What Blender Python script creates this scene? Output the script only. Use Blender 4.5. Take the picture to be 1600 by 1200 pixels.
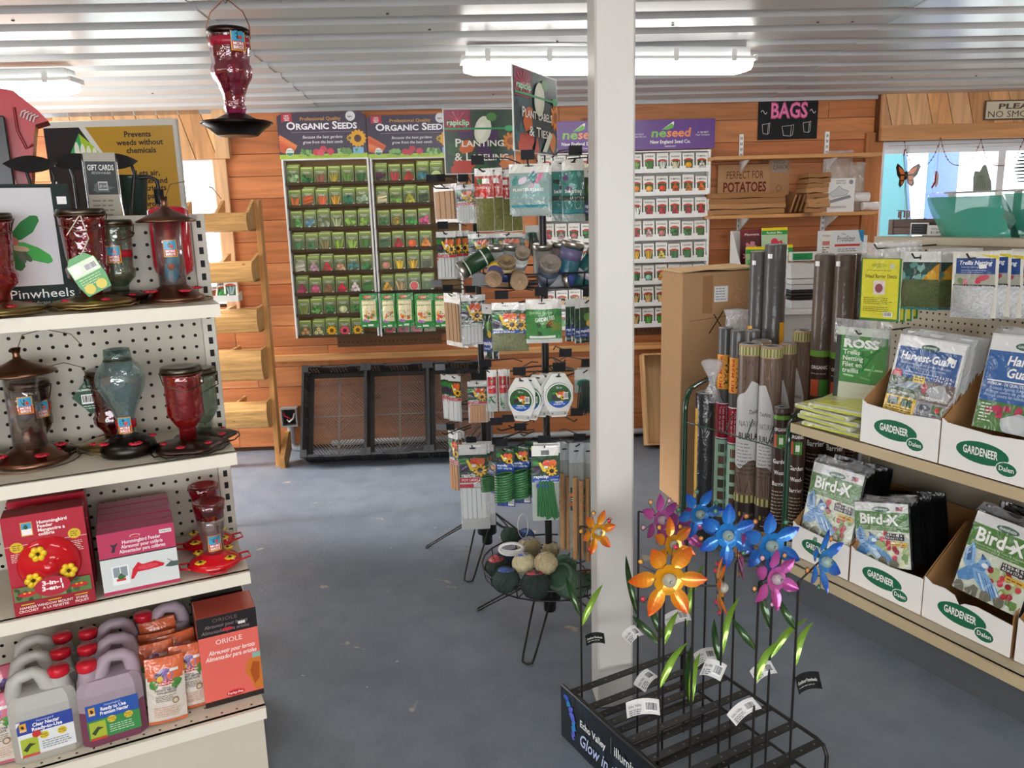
import bpy, math, random
from math import sin, cos, pi, radians, atan2, hypot, sqrt
from mathutils import Vector, Matrix, noise
for o in list(bpy.data.objects): bpy.data.objects.remove(o)
SC = bpy.context.scene; COL = SC.collection
random.seed(7)
# ------------------------------------------------------------------ camera
EYE = Vector((0, 0, 1.55)); FPX = 1250.0; PITCH = radians(12.0); ROLL = radians(-1.6)
F0 = Vector((0, cos(PITCH), -sin(PITCH))); U0 = Vector((0, sin(PITCH), cos(PITCH))); R0 = Vector((1, 0, 0))
RGT = R0*cos(ROLL) + U0*sin(ROLL); UPV = U0*cos(ROLL) - R0*sin(ROLL)
cam = bpy.data.objects.new('camera', bpy.data.cameras.new('camera')); COL.objects.link(cam)
cam.data.sensor_width = 36.0; cam.data.lens = 36.0*FPX/1600.0; cam.data.clip_start = 0.02
cam.matrix_world = Matrix(((RGT.x, UPV.x, -F0.x, EYE.x), (RGT.y, UPV.y, -F0.y, EYE.y), (RGT.z, UPV.z, -F0.z, EYE.z), (0, 0, 0, 1)))
SC.camera = cam
# ------------------------------------------------------------------ world, exposure
W = bpy.data.worlds.new('overcast_sky'); SC.world = W; W.use_nodes = True
bg = W.node_tree.nodes['Background']; bg.inputs[0].default_value = (0.95, 0.975, 1.0, 1); bg.inputs[1].default_value = 8.6
SC.view_settings.view_transform = 'Standard'; SC.view_settings.look = 'None'
SC.view_settings.gamma = 1.0; SC.view_settings.use_curve_mapping = False
SC.view_settings.exposure = 0.1
sun = bpy.data.objects.new('sun', bpy.data.lights.new('sun', 'SUN')); COL.objects.link(sun)          # hazy sun through the side door
sun.data.energy = 7.0; sun.data.angle = radians(14); sun.data.color = (1, 0.97, 0.92)
sun.rotation_euler = Vector((1, 0.06, -0.55)).to_track_quat('-Z', 'Y').to_euler()
LAMP_POWER = 11.0         # emission of the fluorescent diffusers
# ------------------------------------------------------------------ helpers
def lin(c):
    if isinstance(c, str):
        c = c.lstrip('#'); c = [int(c[i:i+2], 16)/255 for i in (0, 2, 4)]
    return tuple(x/12.92 if x <= 0.04045 else ((x+0.055)/1.055)**2.4 for x in c[:3])
def ray(px, py): return F0*FPX + RGT*(px-800) - UPV*(py-600)
def on_z(px, py, z):
    d = ray(px, py); return EYE + d*((z-EYE.z)/d.z)
def at_dist(px, py, P):
    """point on the pixel's ray at the horizontal distance of P"""
    d = ray(px, py); return EYE + d*(hypot(P[0]-EYE.x, P[1]-EYE.y)/hypot(d.x, d.y))
def at_y(px, py, y):
    d = ray(px, py); return EYE + d*((y-EYE.y)/d.y)
class Frame:
    def __init__(s, o, rot):
        s.o = Vector(o); s.r = rot; s.M = Matrix.Translation(s.o) @ Matrix.Rotation(rot, 4, 'Z'); s.I = s.M.inverted()
    def w(s, x, y, z): return s.M @ Vector((x, y, z))
    def on(s, px, py, y):
        o = s.I @ EYE; d = s.I.to_3x3() @ ray(px, py); p = o + d*((y-o.y)/d.y); return p.x, p.z
    def onz(s, px, py, z):
        p = s.I @ on_z(px, py, z); return p.x, p.y
WALL = Frame((0, 5.3763, 0), radians(2.345))
GL = Frame((-0.7237, 2.0219, 0), radians(26))
GR = Frame((1.0989, 3.009, 0), radians(-64))
WORLD = Frame((0, 0, 0), 0)
MATS = {}
class MB:
    def __init__(s, col='#ffffff', mat='paper'):
        s.v = []; s.f = []; s.c = []; s.m = []; s.sm = []; s.col = lin(col); s.mat = mat; s.M = None; s.mats = []
    def set(s, col=None, mat=None):
        if col is not None: s.col = lin(col)
        if mat is not None: s.mat = mat
        return s
    def add(s, V, Fs, smooth=False, col=None, mat=None):
        b = len(s.v); M = s.M
        s.v += [tuple(M @ Vector(p)) for p in V] if M is not None else [tuple(p) for p in V]
        mt = mat or s.mat
        if mt not in s.mats: s.mats.append(mt)
        mi = s.mats.index(mt); c = lin(col) if col is not None else s.col
        for f in Fs:
            s.f.append([b+i for i in f]); s.c.append(c); s.m.append(mi); s.sm.append(smooth)
        return s
    def box(s, x0, x1, y0, y1, z0, z1, **k):
        V = [(x, y, z) for z in (z0, z1) for y in (y0, y1) for x in (x0, x1)]
        return s.add(V, [(0, 2, 3, 1), (4, 5, 7, 6), (0, 1, 5, 4), (2, 6, 7, 3), (0, 4, 6, 2), (1, 3, 7, 5)], **k)
    def bbox(s, x0, x1, y0, y1, z0, z1, b=0.004, **k):
        """box with chamfered edges"""
        V = []; I = {}
        X = (x0, x1); Y = (y0, y1); Z = (z0, z1)
        for i in (0, 1):
            for j in (0, 1):
                for l in (0, 1):
                    sx, sy, sz = 1-2*i, 1-2*j, 1-2*l
                    for a in range(3):
                        p = [X[i]+sx*b, Y[j]+sy*b, Z[l]+sz*b]; p[a] = (X[i], Y[j], Z[l])[a]
                        I[i, j, l, a] = len(V); V.append(p)
        Fs = []
        for a in range(3):
            u, w = [q for q in range(3) if q != a]
            for e in (0, 1):
                q = []
                for (p, r) in ((0, 0), (1, 0), (1, 1), (0, 1)):
                    t = [0, 0, 0]; t[a] = e; t[u] = p; t[w] = r; q.append(I[t[0], t[1], t[2], a])
                Fs.append(q)
        for a in range(3):
            u, w = [q for q in range(3) if q != a]
            for p in (0, 1):
                for r in (0, 1):
                    t0 = [0, 0, 0]; t1 = [0, 0, 0]; t0[a] = 0; t1[a] = 1
                    for t in (t0, t1): t[u] = p; t[w] = r
                    Fs.append((I[t0[0], t0[1], t0[2], u], I[t1[0], t1[1], t1[2], u], I[t1[0], t1[1], t1[2], w], I[t0[0], t0[1], t0[2], w]))
        for i in (0, 1):
            for j in (0, 1):
                for l in (0, 1): Fs.append((I[i, j, l, 0], I[i, j, l, 1], I[i, j, l, 2]))
        return s.add(V, Fs, **k)
    def quad(s, a, b, c, d, **k): return s.add([a, b, c, d], [(0, 1, 2, 3)], **k)
    def tube(s, P, r, n=6, closed=False, cap=True, smooth=True, **k):
        P = [Vector(p) for p in P]; m = len(P); V = []; Fs = []; nrm = None
        for i, p in enumerate(P):
            if closed: t = P[(i+1) % m]-P[i-1]
            else: t = P[min(i+1, m-1)]-P[max(i-1, 0)]
            if t.length < 1e-9: t = Vector((0, 0, 1))
            t.normalize()
            if nrm is None:
                nrm = t.orthogonal().normalized()
            else:
                nrm = nrm - t*nrm.dot(t)
                nrm = nrm.normalized() if nrm.length > 1e-6 else t.orthogonal().normalized()
            bn = t.cross(nrm); rr = r[i] if isinstance(r, (list, tuple)) else r
            for j in range(n):
                a = 2*pi*j/n; V.append(p + nrm*(cos(a)*rr) + bn*(sin(a)*rr))
        for i in range(m if closed else m-1):
            for j in range(n):
                a = i*n+j; b = i*n+(j+1) % n; c = ((i+1) % m)*n+(j+1) % n; d = ((i+1) % m)*n+j; Fs.append((a, b, c, d))
        s.add(V, Fs, smooth=smooth, **k)
        if cap and not closed:
            s.add(V[:n], [tuple(reversed(range(n)))], **k); s.add(V[-n:], [tuple(range(n))], **k)
        return s
    def lathe(s, prof, n=20, c=(0, 0, 0), flute=None, smooth=True, **k):
        V = []; Fs = []; m = len(prof)
        for (r, z) in prof:
            for j in range(n):
                a = 2*pi*j/n; rr = r*(flute(a, z) if flute else 1); V.append((c[0]+rr*cos(a), c[1]+rr*sin(a), c[2]+z))
        for i in range(m-1):
            for j in range(n): Fs.append((i*n+j, i*n+(j+1) % n, (i+1)*n+(j+1) % n, (i+1)*n+j))
        if prof[0][0] > 1e-6: Fs.append(tuple(reversed(range(n))))
        if prof[-1][0] > 1e-6: Fs.append(tuple(range((m-1)*n, m*n)))
        return s.add(V, Fs, smooth=smooth, **k)
    def ball(s, c, r, n=12, m=8, sc=(1, 1, 1), **k):
        V = [(c[0], c[1], c[2]-r*sc[2])]; Fs = []
        for i in range(1, m):
            p = -pi/2+pi*i/m
            for j in range(n):
                a = 2*pi*j/n; V.append((c[0]+r*sc[0]*cos(p)*cos(a), c[1]+r*sc[1]*cos(p)*sin(a), c[2]+r*sc[2]*sin(p)))
        V.append((c[0], c[1], c[2]+r*sc[2])); T = len(V)-1
        for j in range(n):
            Fs.append((0, 1+(j+1) % n, 1+j)); Fs.append((T, 1+(m-2)*n+j, 1+(m-2)*n+(j+1) % n))
            for i in range(m-2): Fs.append((1+i*n+j, 1+i*n+(j+1) % n, 1+(i+1)*n+(j+1) % n, 1+(i+1)*n+j))
        return s.add(V, Fs, smooth=True, **k)
    def grid(s, fn, nu, nv, smooth=True, **k):
        V = [fn(i/nu, j/nv) for j in range(nv+1) for i in range(nu+1)]
        Fs = [(j*(nu+1)+i, j*(nu+1)+i+1, (j+1)*(nu+1)+i+1, (j+1)*(nu+1)+i) for j in range(nv) for i in range(nu)]
        return s.add(V, Fs, smooth=smooth, **k)
    def prism(s, pts, O, X, Y, t, **k):
        """polygon pts (2D) in the plane O,X,Y, extruded by t along X x Y, front face on the + side"""
        O = Vector(O); X = Vector(X); Y = Vector(Y); N = X.cross(Y).normalized(); n = len(pts)
        A = [O+X*p[0]+Y*p[1] for p in pts]; B = [p+N*t for p in A]
        Fs = [tuple(reversed(range(n))), tuple(range(n, 2*n))] + [(i, (i+1) % n, n+(i+1) % n, n+i) for i in range(n)]
        return s.add(A+B, Fs, **k)
    def art(s, a, O, X, Y, lift=0.0003, step=0.00007, mat=None, sx=1, sy=1):
        O = Vector(O); X = Vector(X).normalized(); Y = Vector(Y).normalized(); N = X.cross(Y)
        for V, Fs, c, l in a.items:
            h = lift+l*step; s.add([O+X*(p[0]*sx)+Y*(p[1]*sy)+N*h for p in V], Fs, col=c, mat=mat)
        return s
    def artfn(s, a, fn, lift=0.0003, step=0.00007, mat=None):
        for V, Fs, c, l in a.items:
            h = lift+l*step
            if len(Fs) == 1 and len(V) == 4 and len({round(p[0], 6) for p in V}) == 2 and len({round(p[1], 6) for p in V}) == 2:
                xa, xb = min(p[0] for p in V), max(p[0] for p in V); ya, yb = min(p[1] for p in V), max(p[1] for p in V)
                nu = 8 if xb-xa > .012 else 1; nv = 6 if yb-ya > .03 else 1
                s.add([fn(xa+(xb-xa)*i/nu, ya+(yb-ya)*j/nv, h) for j in range(nv+1) for i in range(nu+1)], [(j*(nu+1)+i, j*(nu+1)+i+1, (j+1)*(nu+1)+i+1, (j+1)*(nu+1)+i) for j in range(nv) for i in range(nu)], col=c, mat=mat)
            elif len(Fs) == 1 and len(V) > 5:
                n = len(V); cx = sum(p[0] for p in V)/n; cy = sum(p[1] for p in V)/n
                s.add([fn(p[0], p[1], h) for p in V]+[fn(cx, cy, h)], [(i, (i+1) % n, n) for i in range(n)], col=c, mat=mat)
            else: s.add([fn(p[0], p[1], h) for p in V], Fs, col=c, mat=mat)
        return s
    def build(s, name, parent=None, loc=None, rz=None, label=None, cat=None, group=None, kind=None):
        me = bpy.data.meshes.new(name); me.from_pydata(s.v, [], s.f)
        for m in s.mats: me.materials.append(MATS[m])
        me.polygons.foreach_set('material_index', s.m); me.polygons.foreach_set('use_smooth', s.sm)
        at = me.color_attributes.new('Col', 'FLOAT_COLOR', 'CORNER'); buf = []
        for f, c in zip(s.f, s.c): buf += (c[0], c[1], c[2], 1.0)*len(f)
        at.data.foreach_set('color', buf); me.update()
        return link(name, me, parent, loc, rz, label, cat, group, kind)
def link(name, me, parent=None, loc=None, rz=None, label=None, cat=None, group=None, kind=None):
    o = bpy.data.objects.new(name, me); COL.objects.link(o)
    if parent is not None: o.parent = parent
    if loc is not None: o.location = loc
    if rz is not None: o.rotation_euler = (0, 0, rz)
    if label: o['label'] = label
    if cat: o['category'] = cat
    if group: o['group'] = group
    if kind: o['kind'] = kind
    return o
def thing(name, label, cat, fr=None, p=(0, 0, 0), rz=0.0, group=None, kind=None, tilt=0.0, roll=0.0):
    fr = fr or WORLD
    o = link(name, None, None, fr.w(*p), None, label, cat, group, kind)
    o.rotation_euler = (tilt, roll, fr.r+rz); o.empty_display_size = 0.05
    return o
def dup(root, loc, rot=None, label=None):
    r = root.copy(); COL.objects.link(r); r.location = loc
    if rot is not None: r.rotation_euler = rot
    if label: r['label'] = label
    for ch in root.children:
        c = ch.copy(); COL.objects.link(c); c.parent = r
        for g in ch.children:
            d = g.copy(); COL.objects.link(d); d.parent = c
    return r
ORD = ['first', 'second', 'third', 'fourth', 'fifth', 'sixth', 'seventh', 'eighth', 'ninth', 'tenth']
# ------------------------------------------------------------------ flat print
TXT = {}
def text_mesh(t, bold, caps):
    k = (t, bold, caps)
    if k not in TXT:
        cu = bpy.data.curves.new('lettering', 'FONT'); cu.body = t; cu.resolution_u = 2; cu.fill_mode = 'FRONT'
        cu.offset = 0.018*bold; cu.size = 1/0.73
        if caps:
            cu.small_caps_scale = 0.78
            for i, ch in enumerate(t):
                if ch.islower(): cu.body_format[i].use_small_caps = True
        ob = bpy.data.objects.new('lettering', cu); me = bpy.data.meshes.new_from_object(ob)
        V = [(v.co.x, v.co.y) for v in me.vertices]; Fs = [tuple(p.vertices) for p in me.polygons]
        w = max([v[0] for v in V] or [1]); w0 = min([v[0] for v in V] or [0])
        bpy.data.objects.remove(ob); bpy.data.curves.remove(cu); bpy.data.meshes.remove(me)
        TXT[k] = ([(x-w0, y) for x, y in V], Fs, w-w0)
    return TXT[k]
class Art:
    def __init__(s): s.items = []; s.l = 0
    def poly(s, P, c, l=None):
        if l is None: s.l += 1; l = s.l
        s.items.append((P, [tuple(range(len(P)))], c, l)); return s
    def rect(s, x0, y0, x1, y1, c, nx=1):
        if nx == 1: return s.poly([(x0, y0), (x1, y0), (x1, y1), (x0, y1)], c)
        s.l += 1
        V = [(x0+(x1-x0)*i/nx, y) for y in (y0, y1) for i in range(nx+1)]
        s.items.append((V, [(i, i+1, nx+2+i, nx+1+i) for i in range(nx)], c, s.l)); return s
    def ell(s, cx, cy, rx, ry, c, n=12, rot=0, a0=0, a1=2*pi):
        P = []
        full = abs(a1-a0-2*pi) < 1e-6
        for i in range(n if full else n+1):
            a = a0+(a1-a0)*i/n; x = rx*cos(a); y = ry*sin(a); P.append((cx+x*cos(rot)-y*sin(rot), cy+x*sin(rot)+y*cos(rot)))
        return s.poly(P, c)
    def line(s, x0, y0, x1, y1, w, c):
        dx, dy = x1-x0, y1-y0; L = hypot(dx, dy) or 1; nx, ny = -dy/L*w/2, dx/L*w/2
        return s.poly([(x0+nx, y0+ny), (x0-nx, y0-ny), (x1-nx, y1-ny), (x1+nx, y1+ny)], c)
    def path(s, P, w, c):
        for a, b in zip(P, P[1:]): s.line(*a, *b, w, c)
        return s
    def text(s, t, x, y, h, c, w=None, al='l', bold=0, sh=0, caps=False, rot=0):
        V, Fs, tw = text_mesh(t, bold, caps); kx = h if w is None else w/tw
        W_ = tw*kx; off = {'l': 0, 'c': -W_/2, 'r': -W_}[al]; s.l += 1; ca, sa = cos(rot), sin(rot)
        P = []
        for a, b in V:
            u = off+a*kx+b*h*sh; v = b*h; P.append((x+u*ca-v*sa, y+u*sa+v*ca))
        s.items.append((P, Fs, c, s.l)); return s
    def lines(s, x0, x1, y0, n, dy, h, c, rnd=0.2):
        """rows of small print, too fine to read"""
        for i in range(n):
            e = x1-(x1-x0)*rnd*random.random(); x = x0
            while x < e-h:
                w = h*random.uniform(1.2, 3.6); s.rect(x, y0-i*dy, min(x+w, e), y0-i*dy+h*0.72, c); x += w+h*0.6
        return s
    def blob(s, cx, cy, r, c, k=0.25, n=10, sq=1.0):
        P = []
        for i in range(n):
            a = 2*pi*i/n; q = r*(1+random.uniform(-k, k)); P.append((cx+q*cos(a), cy+q*sq*sin(a)))
        return s.poly(P, c)
    def bars(s, x0, y0, x1, y1):
        s.rect(x0, y0, x1, y1, '#f2f2f0'); x = x0+(x1-x0)*0.06
        while x < x1-(x1-x0)*0.06:
            w = (x1-x0)*random.choice((0.02, 0.03, 0.05)); s.rect(x, y0+(y1-y0)*0.15, x+w, y1-(y1-y0)*0.08, '#15151a'); x += w+(x1-x0)*random.choice((0.025, 0.04))
        return s
    def clamp(s, x0, x1, y0, y1):
        s.items = [([(min(x1, max(x0, p[0])), min(y1, max(y0, p[1]))) for p in V], Fs, c, l) for V, Fs, c, l in s.items]; return s
    def flower(s, cx, cy, r, c, cc, n=10):
        for i in range(n):
            a = 2*pi*i/n; s.ell(cx+cos(a)*r*0.62, cy+sin(a)*r*0.62, r*0.4, r*0.2, c, 6, a)
        return s.ell(cx, cy, r*0.42, r*0.42, cc, 10)
# ------------------------------------------------------------------ materials
def mat(name, rough=0.5, metal=0.0, spec=0.5, bump=None, var=0.0, coat=0.0, trans=0.0, alpha=1.0, attr=True, color=None, ior=1.45, vscale=30):
    m = bpy.data.materials.new(name); m.use_nodes = True; nt = m.node_tree; N = nt.nodes; L = nt.links
    b = N['Principled BSDF']
    b.inputs['Roughness'].default_value = rough; b.inputs['Metallic'].default_value = metal
    b.inputs['Specular IOR Level'].default_value = spec; b.inputs['Coat Weight'].default_value = coat
    b.inputs['Transmission Weight'].default_value = trans; b.inputs['Alpha'].default_value = alpha; b.inputs['IOR'].default_value = ior
    b.inputs['Coat Roughness'].default_value = 0.08
    tc = N.new('ShaderNodeTexCoord')
    if attr:
        a = N.new('ShaderNodeAttribute'); a.attribute_name = 'Col'; out = a.outputs['Color']
    else:
        a = N.new('ShaderNodeRGB'); a.outputs[0].default_value = (*lin(color), 1); out = a.outputs[0]
    if var:
        nz = N.new('ShaderNodeTexNoise'); nz.inputs['Scale'].default_value = vscale; nz.inputs['Detail'].default_value = 4
        L.new(tc.outputs['Object'], nz.inputs['Vector'])
        mr = N.new('ShaderNodeMapRange'); mr.inputs[3].default_value = 1-var; mr.inputs[4].default_value = 1+var
        L.new(nz.outputs['Fac'], mr.inputs[0])
        mx = N.new('ShaderNodeMix'); mx.data_type = 'RGBA'; mx.blend_type = 'MULTIPLY'; mx.inputs[0].default_value = 1
        L.new(out, mx.inputs[6]); L.new(mr.outputs[0], mx.inputs[7]); out = mx.outputs[2]
    L.new(out, b.inputs['Base Color'])
    if bump:
        sc, st, di = bump
        nz = N.new('ShaderNodeTexNoise'); nz.inputs['Scale'].default_value = sc; nz.inputs['Detail'].default_value = 3; nz.inputs['Distortion'].default_value = 1.2
        L.new(tc.outputs['Object'], nz.inputs['Vector'])
        bp = N.new('ShaderNodeBump'); bp.inputs['Strength'].default_value = st; bp.inputs['Distance'].default_value = di
        L.new(nz.outputs['Fac'], bp.inputs['Height']); L.new(bp.outputs[0], b.inputs['Normal'])
        if coat: L.new(bp.outputs[0], b.inputs['Coat Normal'])
    MATS[name] = m; return m
mat('paper', 0.6, spec=0.3); mat('gloss', 0.25); mat('shiny', 0.1, coat=0.5)
mat('bag', 0.3, bump=(22, 0.55, 0.012), coat=0.8)
mat('net', 0.5, bump=(160, 1.0, 0.01), var=0.5, coat=0.6, vscale=120)
mat('paint', 0.38, var=0.05, vscale=6); mat('blackwire', 0.4); mat('steel', 0.32, metal=1.0); mat('copper', 0.3, metal=1.0, var=0.25, vscale=18)
mat('petal', 0.22, metal=0.35, coat=0.6); mat('crate', 0.45); mat('card', 0.75, spec=0.2, var=0.07, vscale=14)
def thin_glass(name, gam, refl, bump):
    m = bpy.data.materials.new(name); m.use_nodes = True; N = m.node_tree.nodes; L = m.node_tree.links; N.remove(N['Principled BSDF'])
    a = N.new('ShaderNodeAttribute'); a.attribute_name = 'Col'; g = N.new('ShaderNodeGamma'); g.inputs[1].default_value = gam; L.new(a.outputs['Color'], g.inputs[0])
    t = N.new('ShaderNodeBsdfTransparent'); L.new(g.outputs[0], t.inputs[0]); d = N.new('ShaderNodeBsdfTranslucent'); L.new(a.outputs['Color'], d.inputs[0])
    s = N.new('ShaderNodeBsdfGlossy'); s.inputs['Roughness'].default_value = 0.06
    tc = N.new('ShaderNodeTexCoord'); nz = N.new('ShaderNodeTexNoise'); nz.inputs['Scale'].default_value = 40; L.new(tc.outputs['Object'], nz.inputs['Vector']); bp = N.new('ShaderNodeBump'); bp.inputs['Strength'].default_value = bump; bp.inputs['Distance'].default_value = 0.006; L.new(nz.outputs['Fac'], bp.inputs['Height']); L.new(bp.outputs[0], s.inputs['Normal'])
    lw = N.new('ShaderNodeLayerWeight'); lw.inputs[0].default_value = 0.35; mr = N.new('ShaderNodeMapRange'); mr.inputs[3].default_value = refl; mr.inputs[4].default_value = 0.55; L.new(lw.outputs['Facing'], mr.inputs[0])
    m1 = N.new('ShaderNodeMixShader'); m1.inputs[0].default_value = 0.28 if bump > 0.5 else 0.1; L.new(t.outputs[0], m1.inputs[1]); L.new(d.outputs[0], m1.inputs[2])
    m2 = N.new('ShaderNodeMixShader'); L.new(mr.outputs[0], m2.inputs[0]); L.new(m1.outputs[0], m2.inputs[1]); L.new(s.outputs[0], m2.inputs[2]); L.new(m2.outputs[0], N['Material Output'].inputs[0]); MATS[name] = m
thin_glass('glass', 0.38, 0.1, 0.7); thin_glass('clearglass', 0.25, 0.08, 0.15)
mat('ballglass', 0.06, trans=0.45, ior=1.2, coat=0.8)
mat('jug', 0.35, trans=0.35, ior=1.3); mat('twine', 0.8, bump=(90, 0.8, 0.006), var=0.25, vscale=80)
mat('fabricroll', 0.55, bump=(14, 0.3, 0.01), coat=0.35, var=0.08)
mat('shelfpaint', 0.4, var=0.04, vscale=9)
def film():
    m = bpy.data.materials.new('film'); m.use_nodes = True; nt = m.node_tree; N = nt.nodes; L = nt.links
    N.remove(N['Principled BSDF']); o = N['Material Output']
    t = N.new('ShaderNodeBsdfTransparent'); g = N.new('ShaderNodeBsdfGlossy'); g.inputs['Roughness'].default_value = 0.12
    a = N.new('ShaderNodeAttribute'); a.attribute_name = 'Col'; d = N.new('ShaderNodeBsdfDiffuse'); L.new(a.outputs['Color'], d.inputs['Color'])
    tc = N.new('ShaderNodeTexCoord'); nz = N.new('ShaderNodeTexNoise'); nz.inputs['Scale'].default_value = 24; nz.inputs['Distortion'].default_value = 1.5
    L.new(tc.outputs['Object'], nz.inputs['Vector']); bp = N.new('ShaderNodeBump'); bp.inputs['Strength'].default_value = 0.8; bp.inputs['Distance'].default_value = 0.02
    L.new(nz.outputs['Fac'], bp.inputs['Height']); L.new(bp.outputs[0], g.inputs['Normal'])
    m1 = N.new('ShaderNodeMixShader'); m1.inputs[0].default_value = 0.3; L.new(d.outputs[0], m1.inputs[1]); L.new(g.outputs[0], m1.inputs[2])
    m2 = N.new('ShaderNodeMixShader'); m2.inputs[0].default_value = 0.4; L.new(t.outputs[0], m2.inputs[1]); L.new(m1.outputs[0], m2.inputs[2])
    L.new(m2.outputs[0], o.inputs[0]); MATS['film'] = m
film()
def wood(name, scale, knots=True, axis=0, grain=0.3, rough=0.5):
    m = bpy.data.materials.new(name); m.use_nodes = True; nt = m.node_tree; N = nt.nodes; L = nt.links; b = N['Principled BSDF']
    b.inputs['Roughness'].default_value = rough; b.inputs['Specular IOR Level'].default_value = 0.3
    a = N.new('ShaderNodeAttribute'); a.attribute_name = 'Col'; tc = N.new('ShaderNodeTexCoord'); oi = N.new('ShaderNodeObjectInfo')
    ad = N.new('ShaderNodeVectorMath'); ad.operation = 'MULTIPLY_ADD'; ad.inputs[1].default_value = (1, 1, 1)
    sc3 = N.new('ShaderNodeVectorMath'); sc3.operation = 'SCALE'; sc3.inputs[0].default_value = (17.3, 9.1, 23.7); L.new(oi.outputs['Random'], sc3.inputs['Scale'])
    L.new(tc.outputs['Object'], ad.inputs[0]); L.new(sc3.outputs[0], ad.inputs[2])
    mp = N.new('ShaderNodeMapping'); s3 = [14*scale]*3; s3[axis] = 1.1*scale; mp.inputs['Scale'].default_value = s3; L.new(ad.outputs[0], mp.inputs['Vector'])
    nz = N.new('ShaderNodeTexNoise'); nz.inputs['Scale'].default_value = 1.6; nz.inputs['Detail'].default_value = 6; nz.inputs['Distortion'].default_value = 0.8; L.new(mp.outputs[0], nz.inputs['Vector'])
    mr = N.new('ShaderNodeMapRange'); mr.inputs[1].default_value = 0.3; mr.inputs[2].default_value = 0.7; mr.inputs[3].default_value = 1-grain; mr.inputs[4].default_value = 1+grain*0.6; L.new(nz.outputs['Fac'], mr.inputs[0])
    mx = N.new('ShaderNodeMix'); mx.data_type = 'RGBA'; mx.blend_type = 'MULTIPLY'; mx.inputs[0].default_value = 1; L.new(a.outputs['Color'], mx.inputs[6]); L.new(mr.outputs[0], mx.inputs[7])
    rv = N.new('ShaderNodeMapRange'); rv.inputs[3].default_value = 0.88; rv.inputs[4].default_value = 1.1; L.new(oi.outputs['Random'], rv.inputs[0])
    m2 = N.new('ShaderNodeMix'); m2.data_type = 'RGBA'; m2.blend_type = 'MULTIPLY'; m2.inputs[0].default_value = 1; L.new(mx.outputs[2], m2.inputs[6]); L.new(rv.outputs[0], m2.inputs[7]); out = m2.outputs[2]
    if knots:
        mk = N.new('ShaderNodeMapping'); k3 = [5.5*scale]*3; k3[axis] = 2.6*scale; mk.inputs['Scale'].default_value = k3; L.new(ad.outputs[0], mk.inputs['Vector'])
        vo = N.new('ShaderNodeTexVoronoi'); vo.inputs['Scale'].default_value = 1.0; L.new(mk.outputs[0], vo.inputs['Vector'])
        kr = N.new('ShaderNodeMapRange'); kr.inputs[1].default_value = 0.04; kr.inputs[2].default_value = 0.12; kr.inputs[3].default_value = 0.7; kr.inputs[4].default_value = 0; L.new(vo.outputs['Distance'], kr.inputs[0])
        m3 = N.new('ShaderNodeMix'); m3.data_type = 'RGBA'; L.new(kr.outputs[0], m3.inputs[0]); L.new(out, m3.inputs[6]); m3.inputs[7].default_value = (0.07, 0.022, 0.01, 1); out = m3.outputs[2]
    L.new(out, b.inputs['Base Color'])
    bp = N.new('ShaderNodeBump'); bp.inputs['Strength'].default_value = 0.15; bp.inputs['Distance'].default_value = 0.004; L.new(nz.outputs['Fac'], bp.inputs['Height']); L.new(bp.outputs[0], b.inputs['Normal'])
    MATS[name] = m
wood('pine', 1.0); wood('pinez', 1.0, axis=2); wood('shelfwood', 2.0, knots=False, grain=0.18); wood('rough_wood', 3.0, knots=True, grain=0.3)
def emit(name, col, st):
    m = bpy.data.materials.new(name); m.use_nodes = True; b = m.node_tree.nodes['Principled BSDF']
    b.inputs['Base Color'].default_value = (0.9, 0.9, 0.9, 1); b.inputs['Emission Color'].default_value = (*col, 1); b.inputs['Emission Strength'].default_value = st; MATS[name] = m
emit('lampglow', (1.0, 0.97, 0.90), LAMP_POWER)
def floor_mat():
    m = bpy.data.materials.new('painted_concrete'); m.use_nodes = True; nt = m.node_tree; N = nt.nodes; L = nt.links; b = N['Principled BSDF']
    tc = N.new('ShaderNodeTexCoord')
    def nz(sc, det=4, dist=0.0):
        n = N.new('ShaderNodeTexNoise'); n.inputs['Scale'].default_value = sc; n.inputs['Detail'].default_value = det; n.inputs['Distortion'].default_value = dist
        L.new(tc.outputs['Object'], n.inputs['Vector']); return n.outputs['Fac']
    def ramp(src, a, c, lo, hi):
        r = N.new('ShaderNodeMapRange'); r.inputs[1].default_value = a; r.inputs[2].default_value = c; r.inputs[3].default_value = lo; r.inputs[4].default_value = hi; L.new(src, r.inputs[0]); return r.outputs[0]
    def mix(f, a, c):
        x = N.new('ShaderNodeMix'); x.data_type = 'RGBA'
        L.new(f, x.inputs[0])
        for i, q in ((6, a), (7, c)):
            if isinstance(q, tuple): x.inputs[i].default_value = (*q, 1)
            else: L.new(q, x.inputs[i])
        return x.outputs[2]
    base = mix(ramp(nz(1.3), 0.35, 0.65, 0, 1), lin('#6b7481'), lin('#79818b'))
    base = mix(ramp(nz(9, 6), 0.4, 0.75, 0, 0.5), base, lin('#59626d'))
    chips = ramp(nz(4.2, 3, 0.6), 0.69, 0.705, 0, 0.7)
    base = mix(chips, base, lin('#b7aa98'))
    specks = ramp(nz(26, 2), 0.765, 0.775, 0, 0.8); base = mix(specks, base, lin('#c9c4ba'))
    L.new(base, b.inputs['Base Color']); L.new(ramp(nz(5), 0.3, 0.7, 0.34, 0.5), b.inputs['Roughness'])
    bp = N.new('ShaderNodeBump'); bp.inputs['Strength'].default_value = 0.12; bp.inputs['Distance'].default_value = 0.01; L.new(nz(60), bp.inputs['Height']); L.new(bp.outputs[0], b.inputs['Normal'])
    MATS['floor'] = m
floor_mat()
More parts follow.
